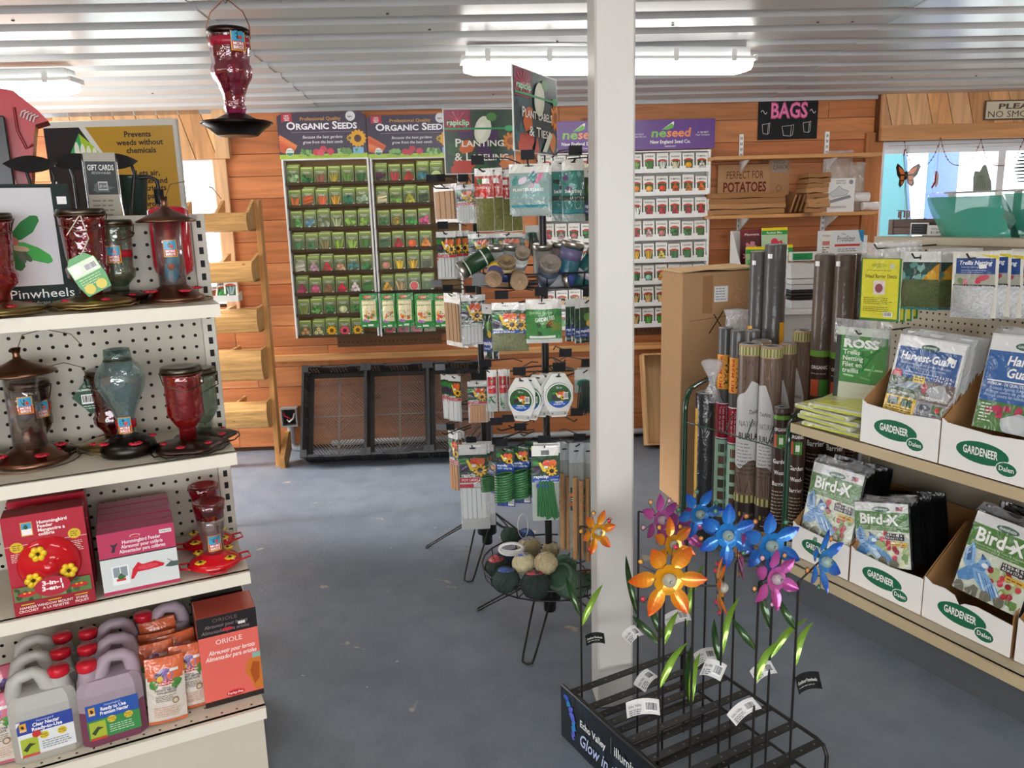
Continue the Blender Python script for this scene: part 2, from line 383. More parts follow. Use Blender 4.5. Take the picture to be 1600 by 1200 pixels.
# ================================================================== the room
def struct(mb, name, parent=None, loc=None, rz=None):
    return mb.build(name, parent, loc, rz, kind=None if parent else 'structure')
XL, XR, YF = -3.3, 4.6, -3.2
m = MB('#808890', 'floor'); m.box(XL-0.1, XR+0.1, YF-0.1, 5.75, -0.12, 0); struct(m, 'floor')
# --- back wall: a frame that carries pine boards, window openings cut out
s0, z0 = WALL.on(333, 249, 0); sA, zA = WALL.on(1377, 222, 0)
WIN1 = (s0-0.75, s0, 1.02, z0); WIN2 = (sA, sA+1.75, 1.05, zA)
WTOP = 2.30
wall = link('wall_back', None, loc=WALL.o, rz=WALL.r, kind='structure')
bk = MB('#4a2f1d', 'paper')
xs = [-3.4, WIN1[0], WIN1[1], WIN2[0], WIN2[1], 4.7]
for i in (0, 2, 4): bk.box(xs[i], xs[i+1], 0.022, 0.12, 0, WTOP)
for w in (WIN1, WIN2): bk.box(w[0], w[1], 0.022, 0.12, 0, w[2]); bk.box(w[0], w[1], 0.022, 0.12, w[3], WTOP)
bk.build('wall_core', wall)
PINE = ['#c27a4b', '#bb7345', '#c88353', '#b76d40', '#c07848']
RH = 0.1385; z = 0.03; r = 0
while z < WTOP-0.02:
    zt = min(z+RH, WTOP); zc = (z+zt)/2; iv = [(-3.4, 4.7)]
    for w in (WIN1, WIN2):
        if w[2]-0.03 < zc < w[3]+0.03:
            iv = [q for a, b in iv for q in ((a, min(b, w[0])), (max(a, w[1]), b)) if q[1]-q[0] > 0.02]
    for a, b in iv:
        x = a
        while x < b-0.01:
            e = x+random.uniform(1.0, 2.6)
            if b-e < 0.5: e = b
            p = MB(random.choice(PINE), 'pine'); d = random.uniform(0, 0.002)
            hw = (e-x)/2-0.0015
            p.prism([(-hw, -RH/2+0.001), (hw, -RH/2+0.001), (hw, (zt-zc)-0.006), (hw, zt-zc-0.0025), (-hw, zt-zc-0.0025)], (0, 0.02, 0), (1, 0, 0), (0, 0, 1), 0.02-d)
            # shadow-gap bevel along the top edge
            q = p.build('board', wall, loc=((x+e)/2, 0, zc)); x = e
    z = zt
# ledge rail along the wall
sa, za = WALL.on(430, 556, -0.03); rail = MB('#cf9a63', 'pine'); rail.bbox(-2.2, 1.9, -0.03, 0, za-0.045, za+0.0, 0.003)
struct(rail, 'trim_1', None, WALL.o, WALL.r)
cond = MB('#b9bcc0', 'paint'); cond.tube([(-1.25, -0.025, 0.045), (1.6, -0.025, 0.045)], 0.02, 8); struct(cond, 'baseboard_back', None, WALL.o, WALL.r)
# --- windows
def window(n, w, mull):
    root = link('window_%d' % n, None, loc=WALL.o, rz=WALL.r, kind='structure')
    a, b, c, d = w; fw = 0.045
    f = MB('#e9ebf0', 'gloss')
    f.box(a, b, 0.0, 0.1, d-fw, d); f.box(a, b, 0.0, 0.1, c, c+fw); f.box(a, a+fw*0.6, 0.0, 0.1, c+fw, d-fw); f.box(b-fw, b, 0.0, 0.1, c+fw, d-fw)
    f.box(a+fw*0.6, b-fw, 0.03, 0.06, d-fw-0.03, d-fw)
    f.build('window_frame', root)
    for q in mull:
        g = MB('#eef0f4', 'gloss'); g.box(q-0.025, q+0.025, 0.02, 0.08, c+fw, d-fw-0.03); g.build('mullion', root)
    g = MB('#ffffff', 'film'); xs = [a+fw*0.6]+list(mull)+[b-fw]
    for x0, x1 in zip(xs, xs[1:]):
        g = MB('#ffffff', 'pane'); g.box(x0, x1, 0.05, 0.055, c+fw, d-fw); g.build('pane', root)
    t = MB('#c08a58', 'pinez')
    t.build
    return root
pm = bpy.data.materials.new('pane'); pm.use_nodes = True
_n = pm.node_tree.nodes; _l = pm.node_tree.links; _n.remove(_n['Principled BSDF'])
_t = _n.new('ShaderNodeBsdfTransparent'); _t.inputs[0].default_value = (0.95, 0.98, 0.99, 1); _g = _n.new('ShaderNodeBsdfGlossy'); _g.inputs['Roughness'].default_value = 0.02
_x = _n.new('ShaderNodeMixShader'); _x.inputs[0].default_value = 0.06; _l.new(_t.outputs[0], _x.inputs[1]); _l.new(_g.outputs[0], _x.inputs[2]); _l.new(_x.outputs[0], _n['Material Output'].inputs[0]); MATS['pane'] = pm
window(1, WIN1, []); sm, _ = WALL.on(1563, 260, 0.03); window(2, WIN2, [sm])
# trims: jambs and the slanted-board headers over both windows
def trim(n, x0, x1, y0, y1, za, zb, mt='pinez', col='#c8935f'):
    t = MB(col, mt); cx = (x0+x1)/2; cz = (za+zb)/2
    t.bbox(x0-cx, x1-cx, y0, y1, za-cz, zb-cz, 0.003); return struct(t, 'trim_%d' % n, None, WALL.w(cx, 0, cz), WALL.r)
GH = thing('greenhouse', 'turquoise plastic covered greenhouse outside the right window', 'greenhouse', WALL, (WALL.on(1437, 300, 1.6)[0]-.19, 1.6, -.13))
m = MB('#4f7f86', 'paper'); m.grid(lambda u, v: (-.75+.95*cos(pi*u), 2.4*v, 3.7*sin(pi*u)), 16, 1); m.build('cover', GH); m = MB('#4f7f86', 'paper'); m.prism([(-.75+.94*cos(pi*u/16), 3.69*sin(pi*u/16)) for u in range(17)], (0, .03, 0), (1, 0, 0), (0, 0, 1), .02); m.build('end_wall', GH)
for k in range(4): m = MB('#6a7fb8', 'gloss'); m.tube([(-.75+.97*cos(pi*u/16), .05+.75*k, 3.72*sin(pi*u/16)) for u in range(17)], .03, 6); m.build('hoop', GH)
m = MB('#5b71ab', 'gloss'); m.box(.24, .46, -.1, 0, 0, 2.5); m.build('blue_post', GH)
trim(2, WIN1[1], WIN1[1]+0.085, -0.022, 0, WIN1[2]-0.06, WIN1[3]+0.0, col='#deb186')
trim(3, WIN2[0]-0.115, WIN2[0], -0.03, 0, 0.9, WALL.on(1360, 207, -0.03)[1], col='#bd7a4a')
def header(n, xa, xb, za, zb, depth, lean, sill):
    root = link('trim_%d' % n, None, loc=WALL.o, rz=WALL.r, kind='structure')
    back = MB('#6a4326', 'paper'); back.box(xa, xb, -depth+0.02, 0, za, zb); back.build('backing', root)
    pitch = 0.135; k = 0; x = xa-abs(lean)
    zs = za+sill
    while x < xb+abs(lean):
        P = [(x, zs), (x+pitch-0.005, zs), (x+pitch-0.005-lean, zb), (x-lean, zb)]
        # clip to the header's width
        def cl(p, q, X):
            t = (X-p[0])/(q[0]-p[0]) if abs(q[0]-p[0]) > 1e-9 else 0; return (X, p[1]+t*(q[1]-p[1]))
        for X, sg in ((xa, 1), (xb, -1)):
            o = []
            for i in range(len(P)):
                p, q = P[i-1], P[i]; ip = sg*(p[0]-X) >= 0; iq = sg*(q[0]-X) >= 0
                if ip != iq: o.append(cl(p, q, X))
                if iq: o.append(q)
            P = o
            if len(P) < 3: break
        if len(P) >= 3:
            b = MB(random.choice(['#dba675', '#d39b69', '#e0b082']), 'pinez'); cx = sum(p[0] for p in P)/len(P); cz = sum(p[1] for p in P)/len(P)
            b.prism([(p[0]-cx, p[1]-cz) for p in P], (0, 0.02, 0), (1, 0, 0), (0, 0, 1), 0.02); b.build('board', root, loc=(cx, -depth, cz))
        x += pitch
    if sill:
        b = MB('#d39a68', 'pine'); b.bbox(xa, xb, -depth-0.012, 0.0, za, zs, 0.003); b.build('rail', root)
    return root
h0, hz = WALL.on(1377, 187, -0.09)
header(4, h0-0.0, WIN2[1]+0.1, WIN2[3], 2.255, 0.09, 0.06, 0.095)
header(5, WIN1[0]-0.2, WIN1[1]+0.04, WIN1[3], 2.255, 0.03, 0.09, 0.0)
trim(6, WIN1[1]+0.03, WIN1[1]+0.12, -0.045, -0.0, WIN1[3], 2.255, col='#dcae80')
# --- other walls (outside the frame), with the shop's door and front windows as openings
wl = MB('#c08a57', 'pine'); wl.box(XL-0.1, XL, YF, 3.55, 0, 2.9); wl.box(XL-0.1, XL, 3.55, 5.4, 2.2, 2.6); wl.box(XL-0.1, XL, 5.15, 5.4, 0, 2.2); struct(wl, 'wall_left')
wr = MB('#c08a57', 'pine'); wr.box(XR, XR+0.1, YF, 5.7, 0, 2.9); struct(wr, 'wall_right')
wf = MB('#c08a57', 'pine'); wf.box(XL, -2.6, YF-0.1, YF, 0, 2.9); wf.box(-2.6, 3.4, YF-0.1, YF, 2.15, 2.9); wf.box(3.4, XR, YF-0.1, YF, 0, 2.9); wf.box(-2.6, 3.4, YF-0.1, YF, 0, 0.7); struct(wf, 'wall_front')
# --- ribbed steel ceiling in overlapping sheets
CS = 0.055
def ceil_z(y): return 2.235+CS*(5.35-y)
ceil = link('ceiling', None, kind='structure')
def sheet(xa, xb, dz):
    s_ = MB('#dfe1e3', 'steelsheet'); per = 0.2286; y = YF-0.05; prof = []
    while y < 5.5:
        for dy, h in ((0, 0), (0.085, 0), (0.11, 0.022), (0.165, 0.022), (0.19, 0)): prof.append((y+dy, h))
        y += per
    V = []
    for x in (xa, xb):
        for (yy, h) in prof: V.append((x, yy+x*0.041, ceil_z(yy)+h+dz))
    n = len(prof); s_.add(V, [(i, i+1, n+i+1, n+i) for i in range(n-1)])
    V2 = [(p[0], p[1], p[2]+0.003) for p in V]; s_.add(V2, [(i, n+i, n+i+1, i+1) for i in range(n-1)])
    for a in (0, n): s_.add([*V[a:a+n], *V2[a:a+n]], [(i, i+1, n+i+1, n+i) for i in range(n-1)])
    return s_.build('ceiling_sheet', ceil)
mat('steelsheet', 0.27, attr=False, color='#c3c4c4', var=0.06, vscale=2.5, spec=0.6)
sheet(XL-0.1, -1.16, -0.004); sheet(-1.2, 1.75, 0.0); sheet(1.7, XR+0.1, -0.004)
sc = MB('#5b5d60', 'steel'); 
for k in range(60):
    x = random.uniform(-3, 3.4); j = random.randint(14, 36); y = YF-0.05+0.2286*j+0.04; sc.lathe([(0.0, 0), (0.007, 0.001), (0.005, 0.006)], 8, (x, y+x*0.041, ceil_z(y)-0.008))
sc.build('screw', ceil, kind='stuff')
edge = MB('#b6b8ba', 'paint'); edge.box(-3.4, 4.7, -0.03, -0.002, 2.215, 2.25); struct(edge, 'trim_7', None, WALL.o, WALL.r)
# --- outside: pale ground and a greenhouse wrapped in blue plastic
og = MB('#c9ccc8', 'paper'); og.box(-14, 16, -14, 30, -0.2, -0.13); struct(og, 'ground')
# ================================================================== ceiling lamps
def tube_lamp(P0, P1, label):
    d = P1-P0; L = hypot(d.x, d.y); a = atan2(d.y, d.x); c = (P0+P1)/2
    t = thing('fluorescent_light', label, 'ceiling light', WORLD, c, a, 'ceiling strip lights')
    h = L/2
    b = MB('#c9ccce', 'paint'); b.bbox(-h+0.02, h-0.02, -0.05, 0.05, 0.015, 0.065, 0.006); b.build('housing', t)
    g = MB('#ffffff', 'lampglow')
    P = [(-0.06, 0.012), (-0.055, -0.03), (-0.035, -0.05), (0.035, -0.05), (0.055, -0.03), (0.06, 0.012)]
    V = []
    for x, k in ((-h+0.01, 0.75), (-h+0.06, 1.0), (h-0.06, 1.0), (h-0.01, 0.75)):
        for y, zz in P: V.append((x, y, zz*k if zz < 0 else zz))
    n = 6; Fs = [(i*n+j, i*n+(j+1) % n, (i+1)*n+(j+1) % n, (i+1)*n+j) for i in range(3) for j in range(n)]+[tuple(range(n)), tuple(range(3*n, 4*n))]
    g.add(V, Fs); g.build('diffuser', t)
    r_ = MB('#e6e6e4', 'gloss'); r_.box(-h, h, -0.068, -0.06, 0.005, 0.02); r_.box(-h, h, 0.06, 0.068, 0.005, 0.02); r_.box(-h-0.006, -h+0.006, -0.068, 0.068, 0.0, 0.024); r_.box(h-0.006, h+0.006, -0.068, 0.068, 0.0, 0.024); r_.build('rim', t)
    for q in (-0.36, 0.36, -0.7, 0.7):
        k = MB('#d8d8d6', 'gloss'); k.box(q*h*1.2-0.012, q*h*1.2+0.012, -0.073, -0.068, -0.005, 0.05); k.build('clip', t)
    return t
zl = 2.225
LA = on_z(722, 101, zl); LB = on_z(1172, 100, zl)
def lampz(y): return ceil_z(y)-0.078
LA = Vector((LA.x, LA.y, lampz(LA.y))); LB = Vector((LB.x, LB.y, lampz(LB.y)))
tube_lamp(LA, LB, 'lit white strip light above the post and the hanging plant label sign')
dv = (LB-LA); L2 = on_z(120, 134, 2.2); L2 = Vector((L2.x, L2.y, lampz(L2.y)-0.02))
tube_lamp(L2-Vector((dv.x, 0.05, 0)), L2, 'lit white strip light at the left edge above the yellow sign')
for i, (x, y) in enumerate(((-2.2, 0.9), (0.2, 0.9), (2.6, 0.9), (2.9, 3.4), (-2.2, -1.6), (0.2, -1.6), (2.6, -1.6))):  # unseen strip lights, added out of view to light the shop floor
    z_ = lampz(y+0.04)-0.012; tube_lamp(Vector((x-0.6, y, z_)), Vector((x+0.6, y+0.05, z_)), 'unseen strip light over the shop floor, %s of those added out of view' % ORD[i])
# ================================================================== seed racks on the back wall
def pic(a, kind, c, x0, y0, x1, y1):
    w, h = x1-x0, y1-y0; cx, cy = (x0+x1)/2, (y0+y1)/2
    sh = lambda k: tuple(min(1, max(0, v*k)) for v in [int(c[i:i+2], 16)/255 for i in (1, 3, 5)])
    hx = lambda k: '#%02x%02x%02x' % tuple(int(255*v) for v in sh(k))
    if kind == 'leaf':
        for i in range(11): a.blob(x0+w*random.uniform(.15, .85), y0+h*random.uniform(.15, .75), w*random.uniform(.12, .2), hx(random.uniform(.6, 1.25)), .4, 7)
    elif kind == 'stick':
        for i in range(7):
            x = x0+w*(.12+.127*i); a.line(cx+(x-cx)*.45, y0+h*.05, x+w*random.uniform(-.05, .05), y0+h*random.uniform(.7, .92), w*.085, hx(random.uniform(.75, 1.2)))
    elif kind == 'slant':
        for i in range(6):
            y = y0+h*(.1+.13*i); a.line(x0+w*.08, y, x0+w*.9, y+h*random.uniform(.1, .22), h*.1, hx(random.uniform(.75, 1.15)))
    elif kind == 'ball':
        for (u, v) in ((.25, .25), (.52, .2), (.78, .27), (.36, .5), (.66, .52), (.5, .74)): a.ell(x0+w*u, y0+h*v, w*.15, w*.15, hx(random.uniform(.75, 1.15)), 9); 
    elif kind == 'big':
        a.ell(cx, y0+h*.42, w*.36, w*.32, c, 14); a.ell(cx-w*.08, y0+h*.48, w*.16, w*.2, hx(1.2), 9); a.rect(cx-w*.03, y0+h*.68, cx+w*.03, y0+h*.8, '#4b6b2a')
    elif kind == 'slice':
        a.ell(cx, y0+h*.42, w*.42, w*.42, '#d9e3b5', 16); a.ell(cx, y0+h*.42, w*.35, w*.35, c, 16)
    elif kind == 'bloom':
        a.flower(cx, y0+h*.42, w*.45, c, hx(.45), 11)
    elif kind == 'blooms':
        for u, v in ((.3, .3), (.7, .35), (.5, .65)): a.flower(x0+w*u, y0+h*v, w*.2, c, '#e0b020', 7)
def organic_packet(kind, c, w=0.078, h=0.112):
    a = Art(); a.rect(0, 0, w, h, '#7f8c5c'); a.rect(0, h*.8, w, h, '#90a844'); a.rect(w*.08, h*.9, w*.92, h*.955, '#d9e6b0')
    a.text(random.choice(['Organic', 'Garden', 'Heirloom']), w*.5, h*.68, h*.055, '#f4f6ea', w=w*.6, al='c', bold=1)
    a.rect(w*.3, h*.62, w*.7, h*.64, '#e8ecd4')
    a.rect(w*.05, h*.03, w*.95, h*.56, '#5f6c44'); pic(a, kind, c, w*.03, h*.02, w*.97, h*.66)
    a.ell(w*.86, h*.08, w*.07, w*.07, '#efefe4', 8)
    return a
def white_packet(kind, c, name, w=0.078, h=0.108):
    a = Art(); a.rect(0, 0, w, h, '#ecebe6'); a.text(name, w*.5, h*.8, h*.1, '#2b2b2b', w=w*.74, al='c', bold=1)
    a.rect(w*.13, h*.06, w*.87, h*.6, '#3f5a35')
    a.ell(w*.5, h*.57, w*.42, h*.14, '#c2402f', 12, 0, 0, pi); a.rect(w*.16, h*.53, w*.84, h*.6, '#3f5a35'); pic(a, kind, c, w*.12, h*.1, w*.88, h*.66)
    return a
def packet(name, a, w, h, fr, p, label, group, back='#d8d8cc', tilt=-0.12, mt='gloss', cat='seed packet'):
    m = MB(back, mt); m.bbox(-w/2, w/2, 0, 0.006, 0, h, 0.0015); m.art(a, (-w/2, 0, 0), (1, 0, 0), (0, 0, 1), mat=mt)
    o = m.build(name, None, fr.w(*p), None, label, cat, group); o.rotation_euler = (tilt, random.uniform(-.02, .02), fr.r); return o
def organic_sign(a, w, h, cut=True):
    a.poly([(0.0, 0), (w, 0), (w, h*.93), (w*.94, h), (w*.06, h), (0, h*.93)], '#3b2f45')
    a.rect(0, 0, w, h*.1, '#a9c83c'); a.text('100% Certified Organic & Non-GMO Project Verified', w*.5, h*.03, h*.045, '#55702a', w=w*.58, al='c')
    a.poly([(w*.05, h*.99), (w*.17, h*.99), (w*.17, h*.8), (w*.11, h*.83), (w*.05, h*.8)], '#b02a3c'); a.text('100%', w*.11, h*.92, h*.04, '#f2dede', al='c', bold=1); a.text('NON', w*.11, h*.87, h*.04, '#f2dede', al='c', bold=1); a.text('GMO', w*.11, h*.83, h*.035, '#f2dede', al='c', bold=1)
    a.ell(w*.83, h*.91, w*.055, w*.055, '#d9d7dc', 16); a.path([(w*.8, h*.92), (w*.815, h*.88), (w*.83, h*.91), (w*.85, h*.89)], w*.008, '#4a4050')
    a.text('Professional Quality', w*.49, h*.83, h*.08, '#c9913f', w=w*.46, al='c', bold=1)
    a.text('Organic Seeds', w*.5, h*.64, h*.17, '#efeaf0', w=w*.8, al='c', bold=2, caps=True)
    a.rect(w*.15, h*.575, w*.83, h*.58, '#b9a9c4')
    a.text('Because the best gardens', w*.5, h*.44, h*.07, '#ece8ee', w=w*.45, al='c', sh=.2); a.text('grow from the best seeds', w*.5, h*.33, h*.07, '#ece8ee', w=w*.45, al='c', sh=.2)
    for k in range(6): a.line(w*.01, h*(.5-.06*k), w*(.2-.01*k), h*(.24-.03*k+.02), h*.075, random.choice(['#d8673a', '#e07a45', '#c9572d']))
    for k in range(8): a.blob(w*(.26+.03*(k % 4)), h*(.12+.04*(k//4)), h*.05, random.choice(['#5f8f4a', '#7fae60', '#4d7a3b']), .4, 7)
    for q in ((.42, .14), (.5, .2), (.58, .15), (.47, .13)): a.ell(w*q[0], h*q[1], h*.085, h*.075, random.choice(['#c23b4d', '#b53044', '#d04a5a']), 10)
    for k in range(10): a.blob(w*(.68+.03*(k % 5)), h*(.12+.05*(k//5)), h*.05, random.choice(['#5f8f4a', '#8fb878', '#4d7a3b']), .4, 7)
    a.flower(w*.9, h*.42, h*.2, '#e2a21f', '#4a2b15', 14); a.flower(w*.81, h*.43, h*.08, '#d7b03a', '#6b5320', 8)
    a.ell(w*.12, h*.15, h*.09, h*.09, '#e8efe8', 14); a.text('USDA', w*.12, h*.16, h*.045, '#2d5f3c', al='c', bold=1); a.ell(w*.12, h*.14, h*.08, h*.07, '#3d7a55', 10, 0, pi, 2*pi)
    a.rect(w*.84, h*.09, w*.96, h*.23, '#7fb3d5'); a.poly([(w*.86, h*.19), (w*.88, h*.12), (w*.9, h*.2)], '#2f8a4a')
    return a
def rack(label, TL, TR, BL, BR, rows, sign, sfn, white, group, y=-0.1, lipc='#4a3826', cat='seed rack', extend=0.0):
    sl = (WALL.on(*TL, y)[0]+WALL.on(*BL, y)[0])/2; sr = (WALL.on(*TR, y)[0]+WALL.on(*BR, y)[0])/2
    zt = (WALL.on(*TL, y)[1]+WALL.on(*TR, y)[1])/2; zb = (WALL.on(*BL, y)[1]+WALL.on(*BR, y)[1])/2
    w = sr-sl; t = thing('seed_rack', label, cat, WALL, (sl, 0, 0), 0, group)
    b = MB('#7d6446' if not white else '#b9b9b6', 'card'); b.box(0, w, -0.035, -0.02, zb, zt); b.build('back_panel', t)
    for q in (0, w-0.012):
        s_ = MB('#e9e9e6', 'paper'); s_.bbox(q, q+0.012, y-0.012, -0.02, zb-0.01, zt, 0.002); s_.build('side_panel', t)
    tp = MB('#e9e9e6', 'paper'); tp.box(0, w, y, -0.02, zt-0.008, zt); tp.build('top_panel', t)
    zs = [rows[0]+(rows[1]-rows[0])*i/7 for i in range(8)]
    for zz in zs:
        l = MB(lipc if not white else '#f2f2f0', 'paper')
        l.box(0.012, w-0.012, y-0.008, y-0.004, zz, zz+(0.012 if not white else 0.02)); l.box(0.012, w-0.012, y-0.008, -0.03, zz-0.006, zz)
        if white:
            for k in range(7):
                xk = 0.012+(w-0.024)*k/6; l.box(max(0.012, xk-0.02), min(w-0.012, xk+0.02), y-0.008, y-0.004, zz+0.02, zz+0.034)
        l.build('tray', t)
    S = [WALL.on(*q, y) for q in sign]; x0 = (S[0][0]+S[3][0])/2; x1 = (S[1][0]+S[2][0])/2; za = (S[2][1]+S[3][1])/2; zb2 = (S[0][1]+S[1][1])/2
    sw, sh = x1-x0, zb2-za; a = Art(); sfn(a, sw, sh)
    m = MB('#3b2f45' if not white else '#5b2a86', 'gloss'); m.box(x0-sl, x1-sl, y, y+0.006, za, zb2-sh*.06*(not white)); m.art(a, (x0-sl, y, za), (1, 0, 0), (0, 0, 1), mat='gloss'); m.build('header_sign', t)
    return sl, w, zs
O1 = [[('leaf', '#8fae7d', 'pale sprouting broccoli'), ('leaf', '#2f7a3c', 'dark green leaves'), ('stick', '#9a5a4a', 'red-brown beans'), ('stick', '#b8a23e', 'yellow wax beans'), ('stick', '#6f9a4a', 'green beans'), ('stick', '#2f6a38', 'dark green beans')],
 [('stick', '#e8793a', 'bunched orange carrots'), ('slant', '#dd5c2c', 'slanting carrots'), ('stick', '#e0683f', 'red and white carrots'), ('stick', '#e3a42c', 'yellow carrots'), ('leaf', '#2d7a58', 'dark chard'), ('leaf', '#a8c4a0', 'pale kohlrabi')],
 [('leaf', '#6fae5c', 'green lettuce'), ('leaf', '#7fb0c4', 'blue-green kale'), ('leaf', '#b4c2a0', 'pale cabbage'), ('stick', '#d5e0a8', 'pale leeks'), ('leaf', '#7fa84a', 'curly lettuce'), ('leaf', '#8fb84c', 'frilled lettuce')],
 [('stick', '#4d8050', 'chives'), ('leaf', '#3f7a44', 'parsley'), ('stick', '#a08a5a', 'dried bean pods'), ('stick', '#8fae3c', 'lima pods'), ('stick', '#9cc04c', 'pea pods'), ('stick', '#4a7a34', 'dark pea pods')],
 [('slant', '#e6e4d4', 'white parsnips'), ('ball', '#d8a8b8', 'pink-topped turnips'), ('ball', '#cc3040', 'red radishes with leaves'), ('ball', '#d0a080', 'tan onions'), ('leaf', '#5f9a94', 'blue spinach'), ('leaf', '#4f9a58', 'green spinach')],
 [('ball', '#c2386a', 'striped radishes'), ('ball', '#e0608a', 'pink radishes'), ('ball', '#8a6040', 'brown potatoes'), ('ball', '#d02848', 'red radish globes'), ('ball', '#e0d0d0', 'white turnips'), ('slant', '#3f7a3c', 'long cucumbers')],
 [('stick', '#8a9a4a', 'thyme sprigs'), ('leaf', '#5f9a4a', 'basil'), ('leaf', '#3f8a4a', 'dill'), ('big', '#c8cc98', 'a pale round squash'), ('leaf', '#4a8a44', 'oregano')],
 [('blooms', '#e09a80', 'peach flowers'), ('blooms', '#efe8c0', 'white daisies'), ('bloom', '#eeb020', 'a sunflower'), ('bloom', '#e8506c', 'a pink zinnia'), ('bloom', '#f0b428', 'a golden marigold')]]
O2 = [[('leaf', '#5a3048', 'purple beets'), ('stick', '#d04050', 'red and yellow radishes'), ('ball', '#c83a30', 'mixed tomatoes'), ('leaf', '#4a8a94', 'blue kale'), ('slice', '#c0d890', 'a sliced cucumber')],
 [('slant', '#e8dcae', 'white carrots'), ('leaf', '#7aa84a', 'loose lettuce'), ('ball', '#b8b440', 'round yellow cucumbers'), ('slant', '#2f4a34', 'dark cucumbers')],
 [('leaf', '#4a7a44', 'dark greens'), ('leaf', '#c0a840', 'mixed leaves'), ('leaf', '#4aa44c', 'bright lettuce'), ('leaf', '#d85a88', 'pink radicchio')],
 [('slant', '#3f6a4a', 'green peppers'), ('ball', '#cc2030', 'red peppers'), ('big', '#e0602c', 'an orange tomato'), ('ball', '#e88a3c', 'orange tomatoes')],
 [('big', '#c08070', 'a tan pot'), ('stick', '#e0b838', 'yellow squash'), ('stick', '#e2b020', 'golden zucchini'), ('big', '#4a4a3c', 'a dark round squash')],
 [('ball', '#e0a838', 'yellow pattypan squash'), ('stick', '#d0a870', 'butternut squash'), ('slice', '#e0505c', 'a round watermelon slice'), ('big', '#4a6a3c', 'a whole watermelon')],
 [], [('bloom', '#c83040', 'a red flower'), ('bloom', '#b82840', 'a dark red flower'), ('bloom', '#d02a48', 'a red zinnia'), ('bloom', '#a8743c', 'a bronze flower')]]
zr = (WALL.on(515, 287, -0.1)[1], WALL.on(530, 525, -0.1)[1])
R1 = rack('tall seed rack of green packets, left of the pair under Organic Seeds signs', (437, 249), (575, 246), (466, 526), (594, 522), zr, [(432, 174), (571, 177), (574, 246), (437, 249)], organic_sign, False, 'organic seed racks')
R2 = rack('right-hand seed rack under an Organic Seeds sign, half hidden by the spinner', (577, 247), (716, 244), (596, 523), (727, 519), (WALL.on(650, 284, -0.1)[1], WALL.on(655, 521, -0.1)[1]), [(571, 178), (711, 180), (714, 244), (576, 248)], organic_sign, False, 'organic seed racks')
for R, O, nm in ((R1, O1, 'left'), (R2, O2, 'right')):
    sl, w, zs = R; pit = (w-0.03)/6
    for i, row in enumerate(O):
        for j, (k, c, d) in enumerate(row):
            h = random.uniform(.104, .118)
            packet('seed_packet', organic_packet(k, c, .078, h), .078, h, WALL, (sl+0.017+pit*(j+.5), -0.094, zs[i]+0.003), 'packet of %s, %s from left, %s row, %s organic rack' % (d, ORD[j], ORD[i], nm), 'packets on the %s organic seed rack' % nm)
            if random.random() < .45:
                packet('seed_packet', organic_packet(k, c, .078, h), .078, h, WALL, (sl+0.017+pit*(j+.5)+.004, -0.072, zs[i]+random.uniform(.006, .016)), 'seed packet tucked behind the %s from left, %s row, %s organic rack' % (ORD[j], ORD[i], nm), 'packets on the %s organic seed rack' % nm)
# neseed racks
def ne_sign(a, w, h):
    a.rect(0, 0, w, h, '#5a2a85'); a.text('ne', w*.27, h*.42, h*.3, '#7db84a', w=w*.17, bold=2, sh=.12); a.text('seed', w*.445, h*.42, h*.3, '#e8874a', w=w*.27, bold=2, sh=.12)
    for q, c in ((0, '#f0f0ee'), (1, '#5aa83c')):
        k = 1-.25*q; a.poly([(w*.39, h*.66), (w*(.52-.04*q*.5), h*(.66+.27*k)), (w*.53, h*(.9-.1*q)), (w*.52, h*.72), (w*.46, h*.66)], c)
    a.text('New England Seed Co.', w*.26, h*.2, h*.12, '#f2f0f4', w=w*.46, bold=1); a.text('neseed.com', w*.49, h*.08, h*.06, '#e8e4ee', al='c', bold=1)
    a.text('Great Seed.', w*.06, h*.5, h*.06, '#e8e4ee'); a.text('Great Harvest.', w*.06, h*.42, h*.06, '#e8e4ee'); a.text('A 100 BEST', w*.8, h*.52, h*.06, '#e8e4ee'); a.text('Seed Company', w*.78, h*.44, h*.06, '#e8e4ee')
    return a
PU = ('ball', '#d8782c', 'PUMPKIN', 'orange pumpkins'); RD = ('ball', '#c42844', 'RADISH', 'red radishes'); ZU = ('stick', '#3c7a4a', 'SQUASH', 'dark zucchini'); BN = ('stick', '#d8b070', 'BEAN', 'wax beans'); BG = ('stick', '#58a04a', 'BEAN', 'green beans'); SP = ('leaf', '#3a7a40', 'SPINACH', 'spinach leaves'); YS = ('stick', '#e6b82c', 'SQUASH', 'yellow squash')
